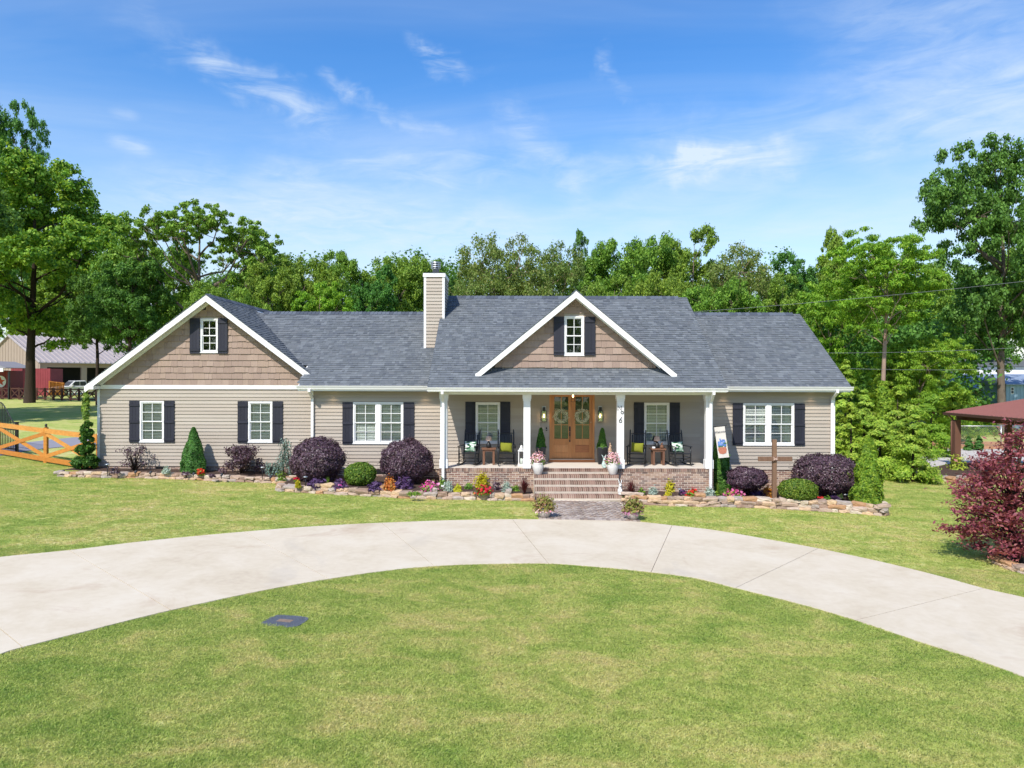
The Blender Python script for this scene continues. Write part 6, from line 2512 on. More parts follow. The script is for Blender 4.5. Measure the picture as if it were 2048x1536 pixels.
# welcome banner ----------------------------------------------------
MAT['banner'] = M('cream_banner', lin('#cfcac2'), .8, .05, 5)
flat_ = lambda n, h: M(n, lin(h), .85, .25, 30)
for nm, hx in (('p_blue', '#5878b8'), ('p_blue2', '#7d9ad0'), ('p_green', '#3d6b4c'), ('p_basket', '#b0705a'), ('p_ink', '#3a4252')):
    MAT[nm] = flat_(nm, hx)
p0 = W(1438.5, 853.5, 23.6)
t = thing('welcome_banner', 'cream welcome flag with blue flowers in a basket beside the far right column', 'banner', (p0.x, 23.6, p0.z), 0)
H_, Wb = 1.03, .36
yaw = Matrix.Rotation(rad(-38), 4, 'Z') @ Matrix.Rotation(rad(-9), 4, 'Y')
def banner_mesh(b, nm, mt):
    me = b.mesh(nm)
    me.transform(yaw)
    return link(nm, me, MAT[mt], t)
b = MB()
n = 10
vs = []
for yy in (0, .006):
    for j in range(n + 1):
        for i in range(5):
            u, v = i / 4, j / n
            vs.append(((u - .5) * Wb, yy + .012 * math.sin(v * 5 + u * 2) , -v * H_))
fs = []
for k in (0, 1):
    for j in range(n):
        for i in range(4):
            a = k * (n + 1) * 5 + j * 5 + i
            fs.append((a, a + 1, a + 6, a + 5))
banner_mesh(b.add(vs, fs, 0, True), 'cloth', 'banner')
def disc(b, x, z, rx, rz_, n=9, y=-.004, rot=0):
    yy = y + .012 * math.sin(-z / H_ * 5 + (x / Wb + .5) * 2)
    vs = [(x + rx * math.cos(k * 6.283 / n + rot), yy, z + rz_ * math.sin(k * 6.283 / n + rot)) for k in range(n)]
    b.add(vs, [tuple(range(n))])
rr_ = random.Random(4)
b = MB()
for k in range(16):
    disc(b, rr_.uniform(-.14, .15), -.60 + rr_.uniform(-.06, .06), .045, .03, 6, -.006, rr_.random() * 3)
banner_mesh(b, 'printed_leaf', 'p_green')
b = MB()
for k in range(20):
    disc(b, rr_.uniform(-.11, .12), -.53 + rr_.uniform(-.12, .08), .035, .035, 7, -.010)
banner_mesh(b, 'printed_flower', 'p_blue')
b = MB()
for k in range(22):
    disc(b, rr_.uniform(-.09, .10), -.50 + rr_.uniform(-.10, .10), .018, .018, 6, -.013)
banner_mesh(b, 'printed_petal', 'p_blue2')
b = MB()
wv = lambda x, z: -.010 + .012 * math.sin(-z / H_ * 5 + (x / Wb + .5) * 2)
vs = [(x, wv(x, z), z) for x, z in ((-.13, -.68), (.13, -.68), (.15, -.76), (.11, -.88), (.0, -.91), (-.11, -.88), (-.15, -.76))]
b.add(vs, [tuple(range(7))])
banner_mesh(b, 'printed_basket', 'p_basket')
cu = bpy.data.curves.new('lettering', 'FONT')
cu.body = 'Welcome'
cu.size = .095
cu.shear = .35
cu.align_x = 'CENTER'
cu.extrude = .001
dg_ = bpy.data.objects.new('tmp_text', cu)
COL.objects.link(dg_)
bpy.context.view_layer.update()
tm_ = bpy.data.meshes.new_from_object(dg_.evaluated_get(bpy.context.evaluated_depsgraph_get()))
bpy.data.objects.remove(dg_)
to = link('lettering', tm_, MAT['p_ink'], t)
to.matrix_basis = yaw @ Matrix.Translation((0, -.012, -.20)) @ Matrix.Rotation(rad(90), 4, 'X')
b = MB().tube([(-.30, 0, .02), (.26, 0, .02)], .009, 8)
me = b.mesh('pole')
me.transform(yaw)
link('pole', me, MAT['blackmetal'], t)

# wooden cross ------------------------------------------------------
p = G(1548.5, 999, mz)
y = p.y
s = y / F
t = thing('wooden_cross', 'tall weathered timber cross standing in the right bed', 'cross', (p.x, y, p.z))
ztop = W(1550, 879, y).z - p.z
zb_ = W(1550, 917.5, y).z - p.z
MB().box(-.068, .068, -.05, .05, -.25, ztop).build('upright', MAT['crosswood'], t, bevel=.006)
MB().box(-.56, .56, -.095, -.052, zb_ - .075, zb_ + .075).build('crossbeam', MAT['crosswood'], t, bevel=.006)
MB().box(-.07, .07, -.115, -.096, zb_ - .02, zb_ + .02).tube([(-.075, -.11, zb_ - .07), (.075, -.11, zb_ + .07)], .008, 6).tube([(.075, -.112, zb_ - .07), (-.075, -.112, zb_ + .07)], .008, 6).build('rope_binding', MAT['lamp_shade'], t)


# garden path lights -------------------------------------------------
def path_light(px, py_top, py_base, label, y=None):
    p = G(px, py_base, mz)
    h = (py_base - py_top) * p.y / F
    t = thing('path_light', label, 'garden light', p, 0, 'low garden lights in the beds')
    MB().tube([(0, 0, -.08), (0, 0, h - .03)], .012, 8).build('stake', MAT['blackmetal'], t)
    MB().lathe([(.03, h - .07), (.035, h - .03)], 12).build('lens', MAT['lampglass'], t)
    MB().lathe([(.085, h - .035), (.08, h - .02), (.03, h)], 16).build('cap', MAT['galv'], t)


for a in ((611, 952, 974, 'garden light at the left tip of the middle bed'), (818, 958, 976, 'garden light under the second large purple globe'), (1499, 974, 992, 'garden light in front of the small purple shrub'),
          (1690, 987, 1008, 'garden light between the widest purple shrub and the arborvitae'), (215, 927, 948, 'dark garden light beside the left corner board'), (525, 933, 955, 'thin garden light left of the weeping blue cedar'),
          (1359, 976, 992, 'garden light left of the red and orange flowers')):
    path_light(*a)


def spot(px, py, label):
    p = G(px, py, mz)
    t = thing('spotlight', label, 'garden spotlight', p, 0, 'small spotlights aimed at the house')
    MB().tube([(0, 0, -.05), (0, 0, .06)], .010, 6).build('stake', MAT['blackmetal'], t)
    MB().tube([(0, -.04, .06), (0, .05, .11)], [.03, .045], 10).build('head', MAT['planter'], t)


for a in ((271, 949, 'small spotlight left of the thin airy purple shrub'), (301, 950, 'small spotlight right of the thin airy purple shrub'), (387, 953, 'small spotlight under the cone spruce'), (443, 955, 'small spotlight left of the loose purple shrub'), (541, 959, 'small spotlight right of the loose purple shrub'),
          (757, 981, 'small spotlight right of the first boxwood')):
    spot(*a)
# utility cover ------------------------------------------------------
A = [G(524, 1243), G(546, 1234), G(613, 1241), G(598, 1254)]
c = sum(A, Vector()) / 4
t = thing('utility_cover', 'blue grey plastic utility cover sunk in the front lawn', 'cover', (c.x, c.y, gz(c.x, c.y)))
ex = (A[2] - A[1]); ex.z = 0
L1 = ex.length
ang = math.atan2(ex.y, ex.x)
wd = .40
t.rotation_euler = (0, 0, ang)
b = MB()
n = 20
out = []
for k in range(28):
    a = k / 28 * 2 * math.pi
    ca, sa = math.cos(a), math.sin(a)
    out.append((math.copysign(abs(ca) ** .5, ca) * L1 * .56, math.copysign(abs(sa) ** .5, sa) * wd * .62))
b.add([(x, y, z) for z in (-.05, .012) for x, y in out], [tuple(range(28, 56))] + [(i, (i + 1) % 28, 28 + (i + 1) % 28, 28 + i) for i in range(28)])
b.build('lid', MAT['cover'], t)
b = MB()
for i in range(-9, 10):
    for j in range(-5, 6):
        x, y = i * L1 / 19, j * wd / 10.5
        if abs(x) > .13 or abs(y) > .07:
            if (x / L1 / .5) ** 4 + (y / wd / .56) ** 4 < .9:
                m = Matrix.Translation((x, y, .014)) @ Matrix.Rotation(rad(45 if (i + j) % 2 else -45), 4, 'Z')
                b.box(-.013, .013, -.004, .004, -.002, .003, 0, m)
o = b.build('tread_pattern', MAT['cover'], t)
MB().box(-.12, .12, -.055, .055, .0121, .016).build('name_plate', MAT['rust'], t)
poly_keep([(c.x + math.cos(ang) * u - math.sin(ang) * v, c.y + math.sin(ang) * u + math.cos(ang) * v) for u, v in ((-L1 * .53, -.22), (L1 * .53, -.22), (L1 * .53, .24), (-L1 * .53, .24))])


# ------------------------------------------------------------------ left background
def xfence(name, label, P, h, mat, pw=.11, post_at=None, cat='fence', rail=.10, mid=False, z_of=gz):
    """posts, top and bottom rail and crossed braces"""
    o = thing(name, label, cat, (P[0].x, P[0].y, z_of(P[0].x, P[0].y)))
    for p in P:
        b = MB()
        z = z_of(p.x, p.y)
        b.box(p.x - pw / 2, p.x + pw / 2, p.y - pw / 2, p.y + pw / 2, z - .3, z + h + .06)
        q = b.build('post', mat, o, True)
    for a, c in zip(P, P[1:]):
        a0, c0 = Vector((a.x, a.y, z_of(a.x, a.y))), Vector((c.x, c.y, z_of(c.x, c.y)))
        u = Vector((0, 0, 1))
        d = (c0 - a0).normalized() * pw / 2
        f = Vector((d.y, -d.x, 0)) * .62      # fixed on the viewer's side
        if f.y > 0:
            f = -f
        MB().bar(a0 + d * .0 + u * h * .95 + f, c0 + u * h * .95 + f, .05, rail * 1.25).build('rail', mat, o, True)
        MB().bar(a0 + u * h * .12 + f, c0 + u * h * .12 + f, .05, rail * 1.25).build('rail', mat, o, True)
        MB().bar(a0 + d + u * h * .20 + f * .5, c0 - d + u * h * .86 + f * .5, .035, rail).build('brace', mat, o, True)
        MB().bar(a0 + d + u * h * .86 + f * 1.2, c0 - d + u * h * .20 + f * 1.2, .035, rail).build('brace', mat, o, True)
    return o


A_, B2 = Vector((-15.35, 26.4, 0)), Vector((-18.62, 28.4, 0))
P = [A_, B2, B2 + (B2 - A_) * 1.06, B2 + (B2 - A_) * 2.1]
of = xfence('crossbuck_fence', 'new orange stained crossbuck fence joining the left side of the house', P, 1.36, MAT['orangewood'], .13, rail=.15)
zc_ = gz(B2.x, B2.y)
MB().lathe([(.05, 1.42), (.05, 1.46), (.035, 1.47)], 4, (B2.x, B2.y, zc_), sq=True).ball((B2.x, B2.y, zc_ + 1.52), .05).build('post_cap', MAT['blackmetal'], of, True)
# black ornamental gate
g0, g1 = Vector((XW(34, 31.2), 31.2, 0)), Vector((XW(34, 31.2) - 3.4, 33.4, 0))
z0 = gz(g0.x, g0.y)
gt = thing('metal_gate', 'black metal gate with arched top standing open behind the orange fence', 'gate', (g0.x, g0.y, z0))
n = 26
tops = []
for k in range(n + 1):
    u = k / n
    q = g0.lerp(g1, u)
    zt = z0 + 1.25 + 1.0 * sstep(0, .42, u) * (1 - .15 * u)
    tops.append(Vector((q.x, q.y, zt)))
    MB().box(q.x - .012, q.x + .012, q.y - .012, q.y + .012, z0 + .10, zt).build('picket', MAT['blackmetal'], gt, True)
MB().tube(tops, .022, 6).build('top_rail', MAT['blackmetal'], gt, True)
for zz in (.16, 1.0):
    MB().bar((g0.x, g0.y, z0 + zz), (g1.x, g1.y, z0 + zz), .03, .05).build('rail', MAT['blackmetal'], gt, True)
MB().box(g0.x - .05, g0.x + .05, g0.y - .05, g0.y + .05, z0 - .2, z0 + 1.36).build('post', MAT['blackmetal'], gt, True)
# asphalt drive behind it
sheet('side_drive', [G(-120, 905), G(0, 894), G(50, 886), G(110, 879), G(165, 874), G(215, 870)], [G(-120, 930), G(0, 912), G(50, 903), G(110, 896), G(165, 892), G(215, 889)], MAT['asphalt'], .02, n=20, m=3)
poly_keep([G(-120, 905), G(0, 894), G(50, 886), G(110, 879), G(165, 874), G(215, 870), G(215, 889), G(165, 892), G(110, 896), G(50, 903), G(0, 912), G(-120, 930)])

# far dark fence
yf_ = 74.0
Pf = [Vector((XW(px, yf_ + k * .3), yf_ + k * .3, 0)) for k, px in enumerate(range(192, -60, -17))]
xfence('crossbuck_fence', 'dark brown crossbuck fence across the far left lawn', Pf, 1.25, MAT['darkfence'], .16, rail=.10)
sheet('gravel_yard', [G(-60, 779), G(60, 779), G(190, 780)], [G(-60, 788), G(60, 788), G(190, 789)], MAT['gravel'], .03, n=10, m=2)

# orange slatted fence panel
yb = 84.0
t = thing('slat_fence', 'short fence panel of upright orange boards beside the white pickup', 'fence', (XW(113, yb), yb, gz(XW(113, yb), yb)))
zt = W(100, 762, yb).z
z0 = W(100, 790, yb).z
for k in range(11):
    x = XW(98.5 + k * 2.85, yb + k * .12)
    MB().box(x - .068, x + .068, yb + k * .12, yb + k * .12 + .03, z0, zt - k * .02 + RND.uniform(-.02, .02)).build('board', MAT['orangewood'], t, True)
MB().box(XW(98, yb), XW(129, yb + 1.3), yb + 1.34, yb + 1.38, zt - .5, zt - .35).build('rail', MAT['orangewood'], t, True)


# red containers with star discs
MAT['container'] = M('dark_red_paint', lin('#8c3a40'), .7, .12, 1.5)
MAT['star'] = M('star_orange', lin('#c2502e'), .7, .05)


def container(px0, px1, py0, py1, y, label, star_px, star_py, star_r, depth=2.4):
    a, b_ = W(px0, py1, y), W(px1, py0, y)
    zb = gz((a.x + b_.x) / 2, y)
    t = thing('red_shed', label, 'shed', ((a.x + b_.x) / 2, y, zb))
    b = MB()
    n = max(6, int((b_.x - a.x) / .3))
    for k in range(n):
        x0, x1 = a.x + (b_.x - a.x) * k / n, a.x + (b_.x - a.x) * (k + 1) / n
        b.box(x0 + .01, x1 - .01, y - .03, y + .02, zb, b_.z)
    b.build('panel_front', MAT['container'], t, True)
    MB().box(a.x, b_.x, y + .021, y + depth, zb - .2, b_.z - .02).build('body', MAT['container'], t, True)
    c = W(star_px, star_py, y)
    r = star_r * y / F
    d = MB().tube([(c.x, y - .031, c.z), (c.x, y - .06, c.z)], r, 28, smooth=False).build('emblem', MAT['white'], t, True)
    pts = []
    for k in range(10):
        q = r * (.86 if k % 2 == 0 else .36)
        an = math.pi / 2 + k * math.pi / 5
        pts.append((c.x + q * math.cos(an), c.z + q * math.sin(an)))
    MB().prism(pts, y - .075, y - .061).build('star', MAT['star'], d, True)
    return t


container(22, 101, 737, 786, 87, 'long dark red metal shed with a small star disc behind the forked trunk', 61, 763.5, 8.5)
container(-40, 17, 741, 797, 80, 'dark red shed with a large star disc under a grey canopy', 1.5, 763, 11.5)
a = W(-40, 741, 79)
t = thing('canopy', 'grey canopy roof with white fascia over the left red shed', 'canopy', (XW(-5, 78.5), 78.5, gz(-50, 78)))
z = W(0, 736, 78).z
MB().prism([(XW(-60, 78), z + .3), (XW(-8, 78), z + .75), (XW(31, 78), z + .02), (XW(31, 78), z - .02), (XW(-60, 78), z - .0)], 76.5, 81).build('roof', MAT['asphalt'], t, True)
MB().box(XW(-60, 78), XW(27, 78), 76.4, 76.5, z - .42, z - .03).build('fascia', MAT['white'], t, True)
MB().box(XW(18, 77), XW(20.5, 77), 76.8, 77, gz(-50, 77) - .2, z - .42).build('post', MAT['blackmetal'], t, True)

# big metal barn
def barn():
    MAT['barnwall'] = M('tan_barn_metal', lin('#9c8b7c'), .6, .05, 1)
    MAT['barnroof'] = M('pale_barn_roof', lin('#a39a98'), .5, .08, 1)
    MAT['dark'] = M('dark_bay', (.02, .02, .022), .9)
    y = 118.0
    c = W(80, 722, y)          # near eave corner
    zb = gz(c.x, y)
    t = thing('metal_barn', 'long tan metal barn with pale ribbed roof and dark open bays behind the huge tree', 'barn', (c.x, y, zb), rad(57))
    he = c.z - zb
    L, D = 48.0, 22.0
    rise = 4.6
    b = MB()
    n = 40
    for k in range(n):
        d0, d1 = D * k / n, D * (k + 1) / n
        zt = he + rise * (1 - abs((d0 + d1) / 2 - D / 2) / (D / 2))
        b.box(-.06 if k % 2 else -.02, .1, d0, d1 - .02, 0, zt)
    b.build('gable_wall', MAT['barnwall'], t)
    MB().box(.12, L, D - .1, D, 0, he).box(.12, L, .0 + .3, .5, he - 1.0, he).build('wall', MAT['barnwall'], t)
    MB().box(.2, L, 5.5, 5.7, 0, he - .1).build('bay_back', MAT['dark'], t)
    for k in range(7):
        x = .3 + k * 6.4
        MB().box(x, x + .9, .3, .7, 0, he - 1.0).build('post', MAT['barnwall'], t)
    for sgn in (0, 1):
        y0, y1 = (-.5, D / 2) if sgn == 0 else (D + .5, D / 2)
        b = MB()
        zr, ze = he + rise, he - rise * .5 / (D / 2)
        b.add([(-.4, y0, ze), (L, y0, ze), (L, y1, zr), (-.4, y1, zr), (-.4, y0, ze - .12), (L, y0, ze - .12), (L, y1, zr - .12), (-.4, y1, zr - .12)], [(0, 1, 2, 3), (7, 6, 5, 4), (0, 4, 5, 1), (1, 5, 6, 2), (3, 7, 4, 0)])
        r = b.build('roof', MAT['barnroof'], t)
        for k in range(46):
            x = -.3 + k * .88
            MB().add([(x, y0, ze + .005), (x + .22, y0, ze + .005), (x + .22, y1, zr + .005), (x, y1, zr + .005), (x + .05, y0, ze + .16), (x + .17, y0, ze + .16), (x + .17, y1, zr + .16), (x + .05, y1, zr + .16)],
                     [(4, 5, 6, 7), (0, 4, 7, 3), (5, 1, 2, 6), (0, 1, 5, 4)]).build('roof_rib', MAT['barnroof'], r)


barn()


def pickup():
    y = 88.0
    c = W(152, 786, y)
    zb = gz(c.x, y)
    t = thing('pickup_truck', 'white pickup truck parked behind the dark fence left of the house', 'pickup truck', (c.x, y, zb), rad(58))
    wp = M('white_car_paint', (.75, .75, .75), .25, .02, spec=.6)
    b = MB()
    # side profile along x (front at -x), extruded across y
    lower = [(-2.75, .45), (-2.7, .95), (-2.4, 1.08), (-1.25, 1.15), (1.0, 1.15), (2.7, 1.15), (2.75, .5)]
    b.prism(lower, -.95, .95)
    b.build('body', wp, t, bevel=.05)
    cab = [(-1.25, 1.151), (-.55, 1.80), (.75, 1.84), (1.0, 1.151)]
    MB().prism(cab, -.82, .82).build('cab', wp, t, bevel=.06)
    MB().add([(-1.20, -.74, 1.20), (-1.20, .74, 1.20), (-.60, .70, 1.76), (-.60, -.70, 1.76)], [(0, 1, 2, 3)]).build('windscreen', MAT['planter'], t)
    t.children[-1].location.x = -.03
    for s in (-1, 1):
        MB().add([(-.95, s * .835, 1.22), (.0, s * .835, 1.22), (.0, s * .835, 1.72), (-.52, s * .835, 1.72)], [(0, 1, 2, 3)]).add([(.08, s * .835, 1.22), (.85, s * .835, 1.22), (.72, s * .835, 1.72), (.08, s * .835, 1.72)], [(0, 1, 2, 3)]).build('side_window', MAT['planter'], t)
        for x in (-1.75, 1.75):
            w = MB().tube([(x, s * .72, .40), (x, s * .97, .40)], .40, 18, smooth=False).build('wheel', MAT['blackmetal'], t)
            MB().tube([(x, s * .971, .40), (x, s * .985, .40)], .22, 14, smooth=False).build('rim', MAT['galv'], w)
        MB().box(-2.78, -2.70, s * .72 - .16, s * .72 + .16, .78, .93).build('headlight', MAT['galv'], t)
        MB().box(-.95, -.80, s * .97 - .09, s * .97 + .09, 1.18, 1.36).build('mirror', wp, t)
    MB().box(-2.79, -2.71, -.5, .5, .70, .95).build('grille', MAT['blackmetal'], t)
    MB().box(-2.84, -2.70, -.95, .95, .45, .62).build('bumper', MAT['galv'], t)


pickup()

# ------------------------------------------------------------------ right background
def pavilion():
    y1, y0 = 33.6, 26.6
    e1 = W(1889, 824.5, y1)
    zb = gz(e1.x, y1)
    t = thing('pavilion', 'open pavilion with red metal roof and brown posts at the right edge', 'pavilion', (e1.x + 2, 31, zb))
    x0 = e1.x
    ze = e1.z
    xr, xr2 = x0 + 4.2, x0 + 8.4
    rise = .70
    n = 16
    b = MB()
    b.add([(x0, y0, ze), (x0, y1, ze), (xr, y1, ze + rise), (xr, y0, ze + rise), (xr2, y0, ze), (xr2, y1, ze)] + [(x0, y0, ze - .05), (x0, y1, ze - .05), (xr, y1, ze + rise - .05), (xr, y0, ze + rise - .05), (xr2, y0, ze - .05), (xr2, y1, ze - .05)],
          [(0, 3, 2, 1), (3, 4, 5, 2), (6, 7, 8, 9), (9, 8, 11, 10), (0, 1, 7, 6), (0, 6, 9, 3), (1, 2, 8, 7), (3, 9, 10, 4), (2, 5, 11, 8), (4, 10, 11, 5)])
    r = b.build('roof', MAT['redmetal'], t, True)
    for k in range(24):
        y = y0 + .1 + k * (y1 - y0 - .2) / 23
        MB().add([(x0 + .01, y, ze + .003), (x0 + .01, y + .05, ze + .003), (xr, y + .05, ze + rise + .003), (xr, y, ze + rise + .003), (x0 + .01, y + .025, ze + .03), (xr, y + .025, ze + rise + .03)], [(0, 4, 5, 3), (4, 1, 2, 5), (0, 1, 4)]).build('roof_rib', MAT['redmetal'], r, True)
    MB().prism([(x0 - .10, ze + .0), (x0 - .002, ze), (x0 - .002, ze - .12), (x0 - .07, ze - .12)], y0, y1).build('gutter', MAT['brownpost'], t, True)
    xi = x0 + .42
    MB().box(xi, xi + .12, y0 + .2, y1 - .2, ze - .33, ze - .06).build('beam', MAT['brownpost'], t, True)
    MB().box(xi + .121, xr2 - .5, y1 - .45, y1 - .3, ze - .33, ze - .06).build('beam', MAT['brownpost'], t, True)
    MB().box(xi + .121, xr2 - .5, y0 + .3, y0 + .45, ze - .33, ze - .06).build('beam', MAT['brownpost'], t, True)
    for px, y in ((1912.5, 33.0),):
        x = XW(px, y)
        MB().box(x - .14, x + .14, y - .14, y + .14, zb - .4, ze - .331).build('post', MAT['brownpost'], t, True)
    for px, y in ((2017, 33.2),):
        x = XW(px, y)
        MB().box(x - .11, x + .11, y - .11, y + .11, zb - .4, ze - .331).build('post', MAT['brownpost'], t, True)
    x = xi + .1
    MB().box(x - .14, x + .14, y0 + .25, y0 + .53, zb - .5, ze - .331).build('post', MAT['brownpost'], t, True)
    MB().tube([(x0 - .05, 33.2, ze - .13), (x0 + .15, 33.2, ze - .30), (XW(1912, 33) - .18, 33.05, ze - .42), (XW(1912, 33) - .18, 33.05, zb)], .035, 8).build('downspout', MAT['brownpost'], t, True)


pavilion()
# gravel yard, clay strip, bed with stones
sheet('gravel_yard', [G(1700, 897), G(1800, 897), G(1900, 897), G(2000, 899), (G(2200, 902))], [G(1740, 934), G(1850, 936), G(1905, 928), G(2000, 925), G(2200, 930)], MAT['gravel'], .02, n=24, m=5)
sheet('clay_strip', [G(1690, 887), G(1850, 884), G(2000, 884), G(2200, 886)], [G(1700, 897), G(1850, 897), G(2000, 899), G(2200, 902)], MAT['clay'], .026, n=16, m=3)
sheet('mulch_bed', [G(1730, 938), G(1850, 938), G(1905, 929), G(1990, 926)], [G(1745, 950), G(1820, 954), G(1890, 962), G(1985, 980)], MAT['mulch'], .03, n=16, m=3)
poly_keep([G(1690, 884), G(2200, 884), G(2200, 930), G(1985, 980), G(1890, 962), G(1820, 954), G(1745, 950)])
stone_border('low pale stone edging between the side lawn and the gravel yard', [G(1752, 942), G(1790, 950), G(1840, 955), G(1890, 962), G(1940, 972)], 2, .22, .45, .34)
q = mound_q(.45, .75, 260, .10, .0, 2)
p = G(1916, 940)
plant('yellow_shrub', 'small yellow-green shrub at the foot of the pavilion post', 'shrub', p, q, 'lf_thuja')


def chain_fence():
    y = 43.0
    x0, x1 = XW(1905, y), XW(2100, y)
    zb = gz(x0, y)
    h = W(1950, 852, y).z - zb
    t = thing('chain_link_fence', 'grey chain link fence behind the gravel yard', 'fence', (x0, y, zb))
    n = int((x1 - x0) / 2.2)
    for k in range(n + 1):
        x = x0 + (x1 - x0) * k / n
        MB().tube([(x, y, zb - .2), (x, y, zb + h + .05)], .04, 8).build('post', MAT['galv'], t, True)
    MB().tube([(x0, y, zb + h), (x1, y, zb + h)], .025, 6).build('top_rail', MAT['galv'], t, True)
    b = MB()
    d = .14
    k = x0 - h
    while k < x1:
        for sg in (1, -1):
            a, c = (Vector((k, y, zb)), Vector((k + h, y, zb + h))) if sg > 0 else (Vector((k + h, y, zb)), Vector((k, y, zb + h)))
            lo, hi = (x0 - a.x) / (c.x - a.x), (x1 - a.x) / (c.x - a.x)
            u0, u1 = max(0, min(lo, hi)), min(1, max(lo, hi))
            if u1 > u0:
                b.bar(a.lerp(c, u0), a.lerp(c, u1), .006, .006)
        k += d
    b.build('wire_mesh', MAT['galv'], t, True)


chain_fence()


def neighbour():
    y = 62.0
    a, c = W(1905, 776, y), W(2044, 752, y)
    zb = gz(a.x, y)
    t = thing('neighbour_house', 'brick house with pale blue-grey roof behind the thick trunk', 'house', (a.x + 3, y, zb))
    rf = M('blue_grey_roof', lin('#7f8fa6'), .8, .1, 2)
    bw = M('neighbour_brick', lin('#6a3a34'), .9, .1, 8)
    x0, x1 = a.x, a.x + 14
    MB().box(x0 + .5, x1 - .5, y + .6, y + 7, zb - .3, a.z).build('wall', bw, t, True)
    MB().prismx([(y, a.z), (y + 3.8, a.z + 1.25), (y + 7.6, a.z), (y + 7.6, a.z - .12), (y, a.z - .12)], x0, x1).build('roof', rf, t, True)
    d = W(1966, 790, y)
    MB().box(d.x - .45, d.x + .45, y + .55, y + .60, zb, zb + 2.1).build('door', MAT['white'], t, True)
    w = MB().box(d.x - 2.2, d.x - 1.1, y + .55, y + .60, zb + .9, zb + 2.0).build('window', MAT['white'], t, True)
    MB().box(d.x - 2.12, d.x - 1.18, y + .53, y + .549, zb + .98, zb + 1.92).build('pane', MAT['planter'], w, True)
    # upper white gable house behind
    y2 = 70.0
    a2 = W(1908, 752, y2)
    t2 = thing('neighbour_house', 'white and grey upper storey peeping above the pale blue-grey roof', 'house', (a2.x + 3, y2, gz(a2.x, y2)))
    zt = W(1920, 733, y2).z
    MB().box(a2.x, a2.x + 8, y2, y2 + 6, gz(a2.x, y2) - .2, zt).build('wall', MAT['white'], t2, True)
    MB().prismx([(y2 - .3, zt + .02), (y2 + 3, zt + 1.0), (y2 + 6.3, zt + .02)], a2.x - .3, a2.x + 8.3).build('roof', MAT['roof'], t2, True)
    # pale blue shed
    y3 = 56.0
    a3, c3 = W(2012, 812, y3), W(2075, 768, y3)
    t3 = thing('garden_shed', 'pale blue shed with small window at the right edge behind the trunk', 'shed', ((a3.x + c3.x) / 2, y3, gz(a3.x, y3)))
    bl = M('pale_blue_boards', lin('#86a0b4'), .8, .06, 3)
    z3 = gz(a3.x, y3)
    for k in range(9):
        xx = a3.x + (c3.x - a3.x) * k / 9
        MB().box(xx + .01, xx + (c3.x - a3.x) / 9 - .01, y3 - .02, y3, z3, c3.z).build('board', bl, t3, True)
    MB().box(a3.x, c3.x, y3 + .002, y3 + 3, z3 - .1, c3.z).build('wall', bl, t3, True)
    MB().prismx([(y3 - .3, c3.z), (y3 + 1.5, c3.z + .7), (y3 + 3.3, c3.z), (y3 + 3.3, c3.z - .08), (y3 - .3, c3.z - .08)], a3.x - .2, c3.x + .2).build('roof', rf, t3, True)
    w3 = W(2024, 781, y3)
    f3 = MB().box(w3.x - .12, w3.x + .12, y3 - .05, y3 - .021, w3.z - .27, w3.z + .27).build('window', MAT['white'], t3, True)
    MB().box(w3.x - .09, w3.x + .09, y3 - .06, y3 - .051, w3.z - .23, w3.z - .02).box(w3.x - .09, w3.x + .09, y3 - .06, y3 - .051, w3.z + .02, w3.z + .23).build('pane', MAT['planter'], f3, True)


neighbour()


def wire(pa, ya, pb, yb, label, sag=.25):
    a, b_ = W(*pa, ya), W(*pb, yb)
    e = b_ + (b_ - a) * .6
    a = a + (a - b_) * .15
    pts = []
    for k in range(25):
        u = k / 24
        p = a.lerp(e, u)
        p.z -= sag * 4 * u * (1 - u)
        pts.append(p)
    o = MB().tube(pts, .009, 5).build('power_line', MAT['wire'])
    tag(o, label, 'power line', 'power lines right of the house')


wire((1385, 621), 37, (2048, 553), 33, 'top power line rising to the right in front of the trees')
wire((1640, 703), 39, (2048, 686), 36, 'middle power line crossing the bright feathery tree')
wire((1660, 733), 39, (2048, 729), 37, 'lowest power line, almost level, right of the roof')
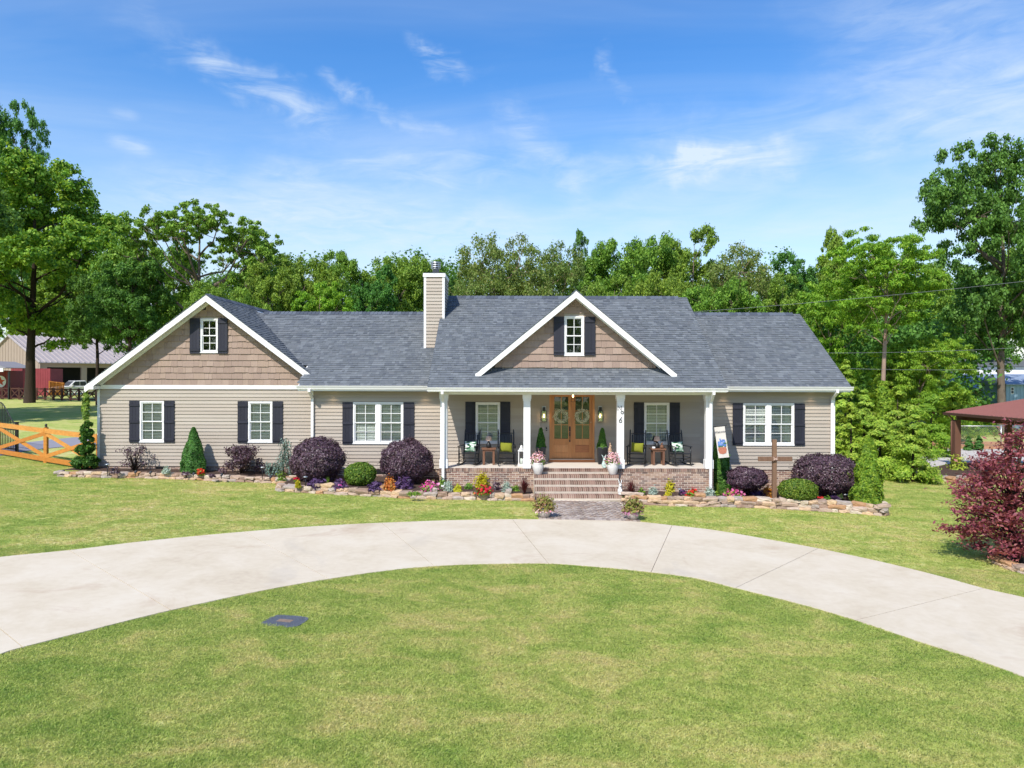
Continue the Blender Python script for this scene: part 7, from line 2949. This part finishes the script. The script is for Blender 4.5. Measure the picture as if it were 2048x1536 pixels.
# ------------------------------------------------------------------ lawn grass: real blades, one object
def grass():
    for ln in (FAR, NEAR):
        pass
    A, B = catmull([G(*p) for p in FAR], 120), catmull([G(*p) for p in NEAR], 120)
    drive = [(p.x, p.y) for p in A] + [(p.x, p.y) for p in reversed(B)]

    def tuft(k, nb, hmin, hmax, spread, bw):
        r = np.random.default_rng(100 + k)
        V = []
        for _ in range(nb):
            a, d = r.uniform(0, 6.283), spread * math.sqrt(r.random())
            x, y = math.cos(a) * d, math.sin(a) * d
            h = r.uniform(hmin, hmax)
            l = r.uniform(.3, 1.7) * h
            b = r.uniform(0, 6.283)
            dx, dy = math.cos(b) * l, math.sin(b) * l
            c = r.uniform(0, 6.283)
            sx, sy = math.cos(c) * bw, math.sin(c) * bw
            V.append([(x - sx, y - sy, -.01), (x + sx, y + sy, -.01), (x + dx * .5 + sx * .7, y + dy * .5 + sy * .7, h * .65), (x + dx, y + dy, h)])
        return V

    col = bpy.data.collections.new('tufts')
    for k in range(3):
        me = quads_mesh('grass_tuft', np.array(tuft(k, 22, .008, .024, .042, .0030)))
        me.materials.append(MAT['grass'])
        o = bpy.data.objects.new('grass_tuft', me)
        col.objects.link(o)

    def scatter(n, x0, x1, y0, y1, dens):
        X = rng.uniform(x0, x1, n)
        Y = rng.uniform(y0, y1, n)
        keep = np.abs(X) < (Y * 1024 / F + 4.0)
        keep &= rng.random(n) < dens(Y)
        keep &= ~inside(drive, X, Y)
        for p in KEEP_OUT:
            keep &= ~inside(p, X, Y)
        return X[keep], Y[keep]
    xs, ys = [], []
    for n, a in ((270000, (-13, 13, 6.3, 15.0, lambda y: np.clip(1.15 - (y - 7) * .03, .5, 1))), (300000, (-25, 25, 14.0, 30.0, lambda y: np.clip(1.1 - (y - 14) * .02, .5, 1)))):
        X, Y = scatter(n, *a)
        xs.append(X)
        ys.append(Y)
    X, Y = np.concatenate(xs), np.concatenate(ys)
    Z = np.array([gz(x, y) for x, y in zip(X, Y)])
    me = bpy.data.meshes.new('lawn_grass')
    me.vertices.add(len(X))
    me.vertices.foreach_set('co', np.c_[X, Y, Z].astype(np.float32).reshape(-1))
    me.materials.append(MAT['grass'])
    o = link('lawn_grass', me)
    o['kind'] = 'stuff'
    ng = bpy.data.node_groups.new('scatter_grass', 'GeometryNodeTree')
    ng.interface.new_socket('Geometry', in_out='INPUT', socket_type='NodeSocketGeometry')
    ng.interface.new_socket('Geometry', in_out='OUTPUT', socket_type='NodeSocketGeometry')
    N, L = ng.nodes, ng.links
    i, out = N.new('NodeGroupInput'), N.new('NodeGroupOutput')
    m2p = N.new('GeometryNodeMeshToPoints')
    ci = N.new('GeometryNodeCollectionInfo')
    ci.inputs['Collection'].default_value = col
    ci.inputs['Separate Children'].default_value = True
    ci.inputs['Reset Children'].default_value = True
    iop = N.new('GeometryNodeInstanceOnPoints')
    iop.inputs['Pick Instance'].default_value = True
    rv = N.new('FunctionNodeRandomValue')
    rv.data_type = 'FLOAT_VECTOR'
    rv.inputs[0].default_value = (-.12, -.12, 0)
    rv.inputs[1].default_value = (.12, .12, 6.283)
    rs = N.new('FunctionNodeRandomValue')
    rs.data_type = 'FLOAT'
    rs.inputs[2].default_value = .75
    rs.inputs[3].default_value = 1.3
    L.new(i.outputs[0], m2p.inputs['Mesh'])
    L.new(m2p.outputs[0], iop.inputs['Points'])
    L.new(ci.outputs[0], iop.inputs['Instance'])
    L.new(rv.outputs[0], iop.inputs['Rotation'])
    L.new(rs.outputs[1], iop.inputs['Scale'])
    L.new(iop.outputs[0], out.inputs[0])
    md = o.modifiers.new('scatter', 'NODES')
    md.node_group = ng
    print('grass tufts', len(X))


grass()
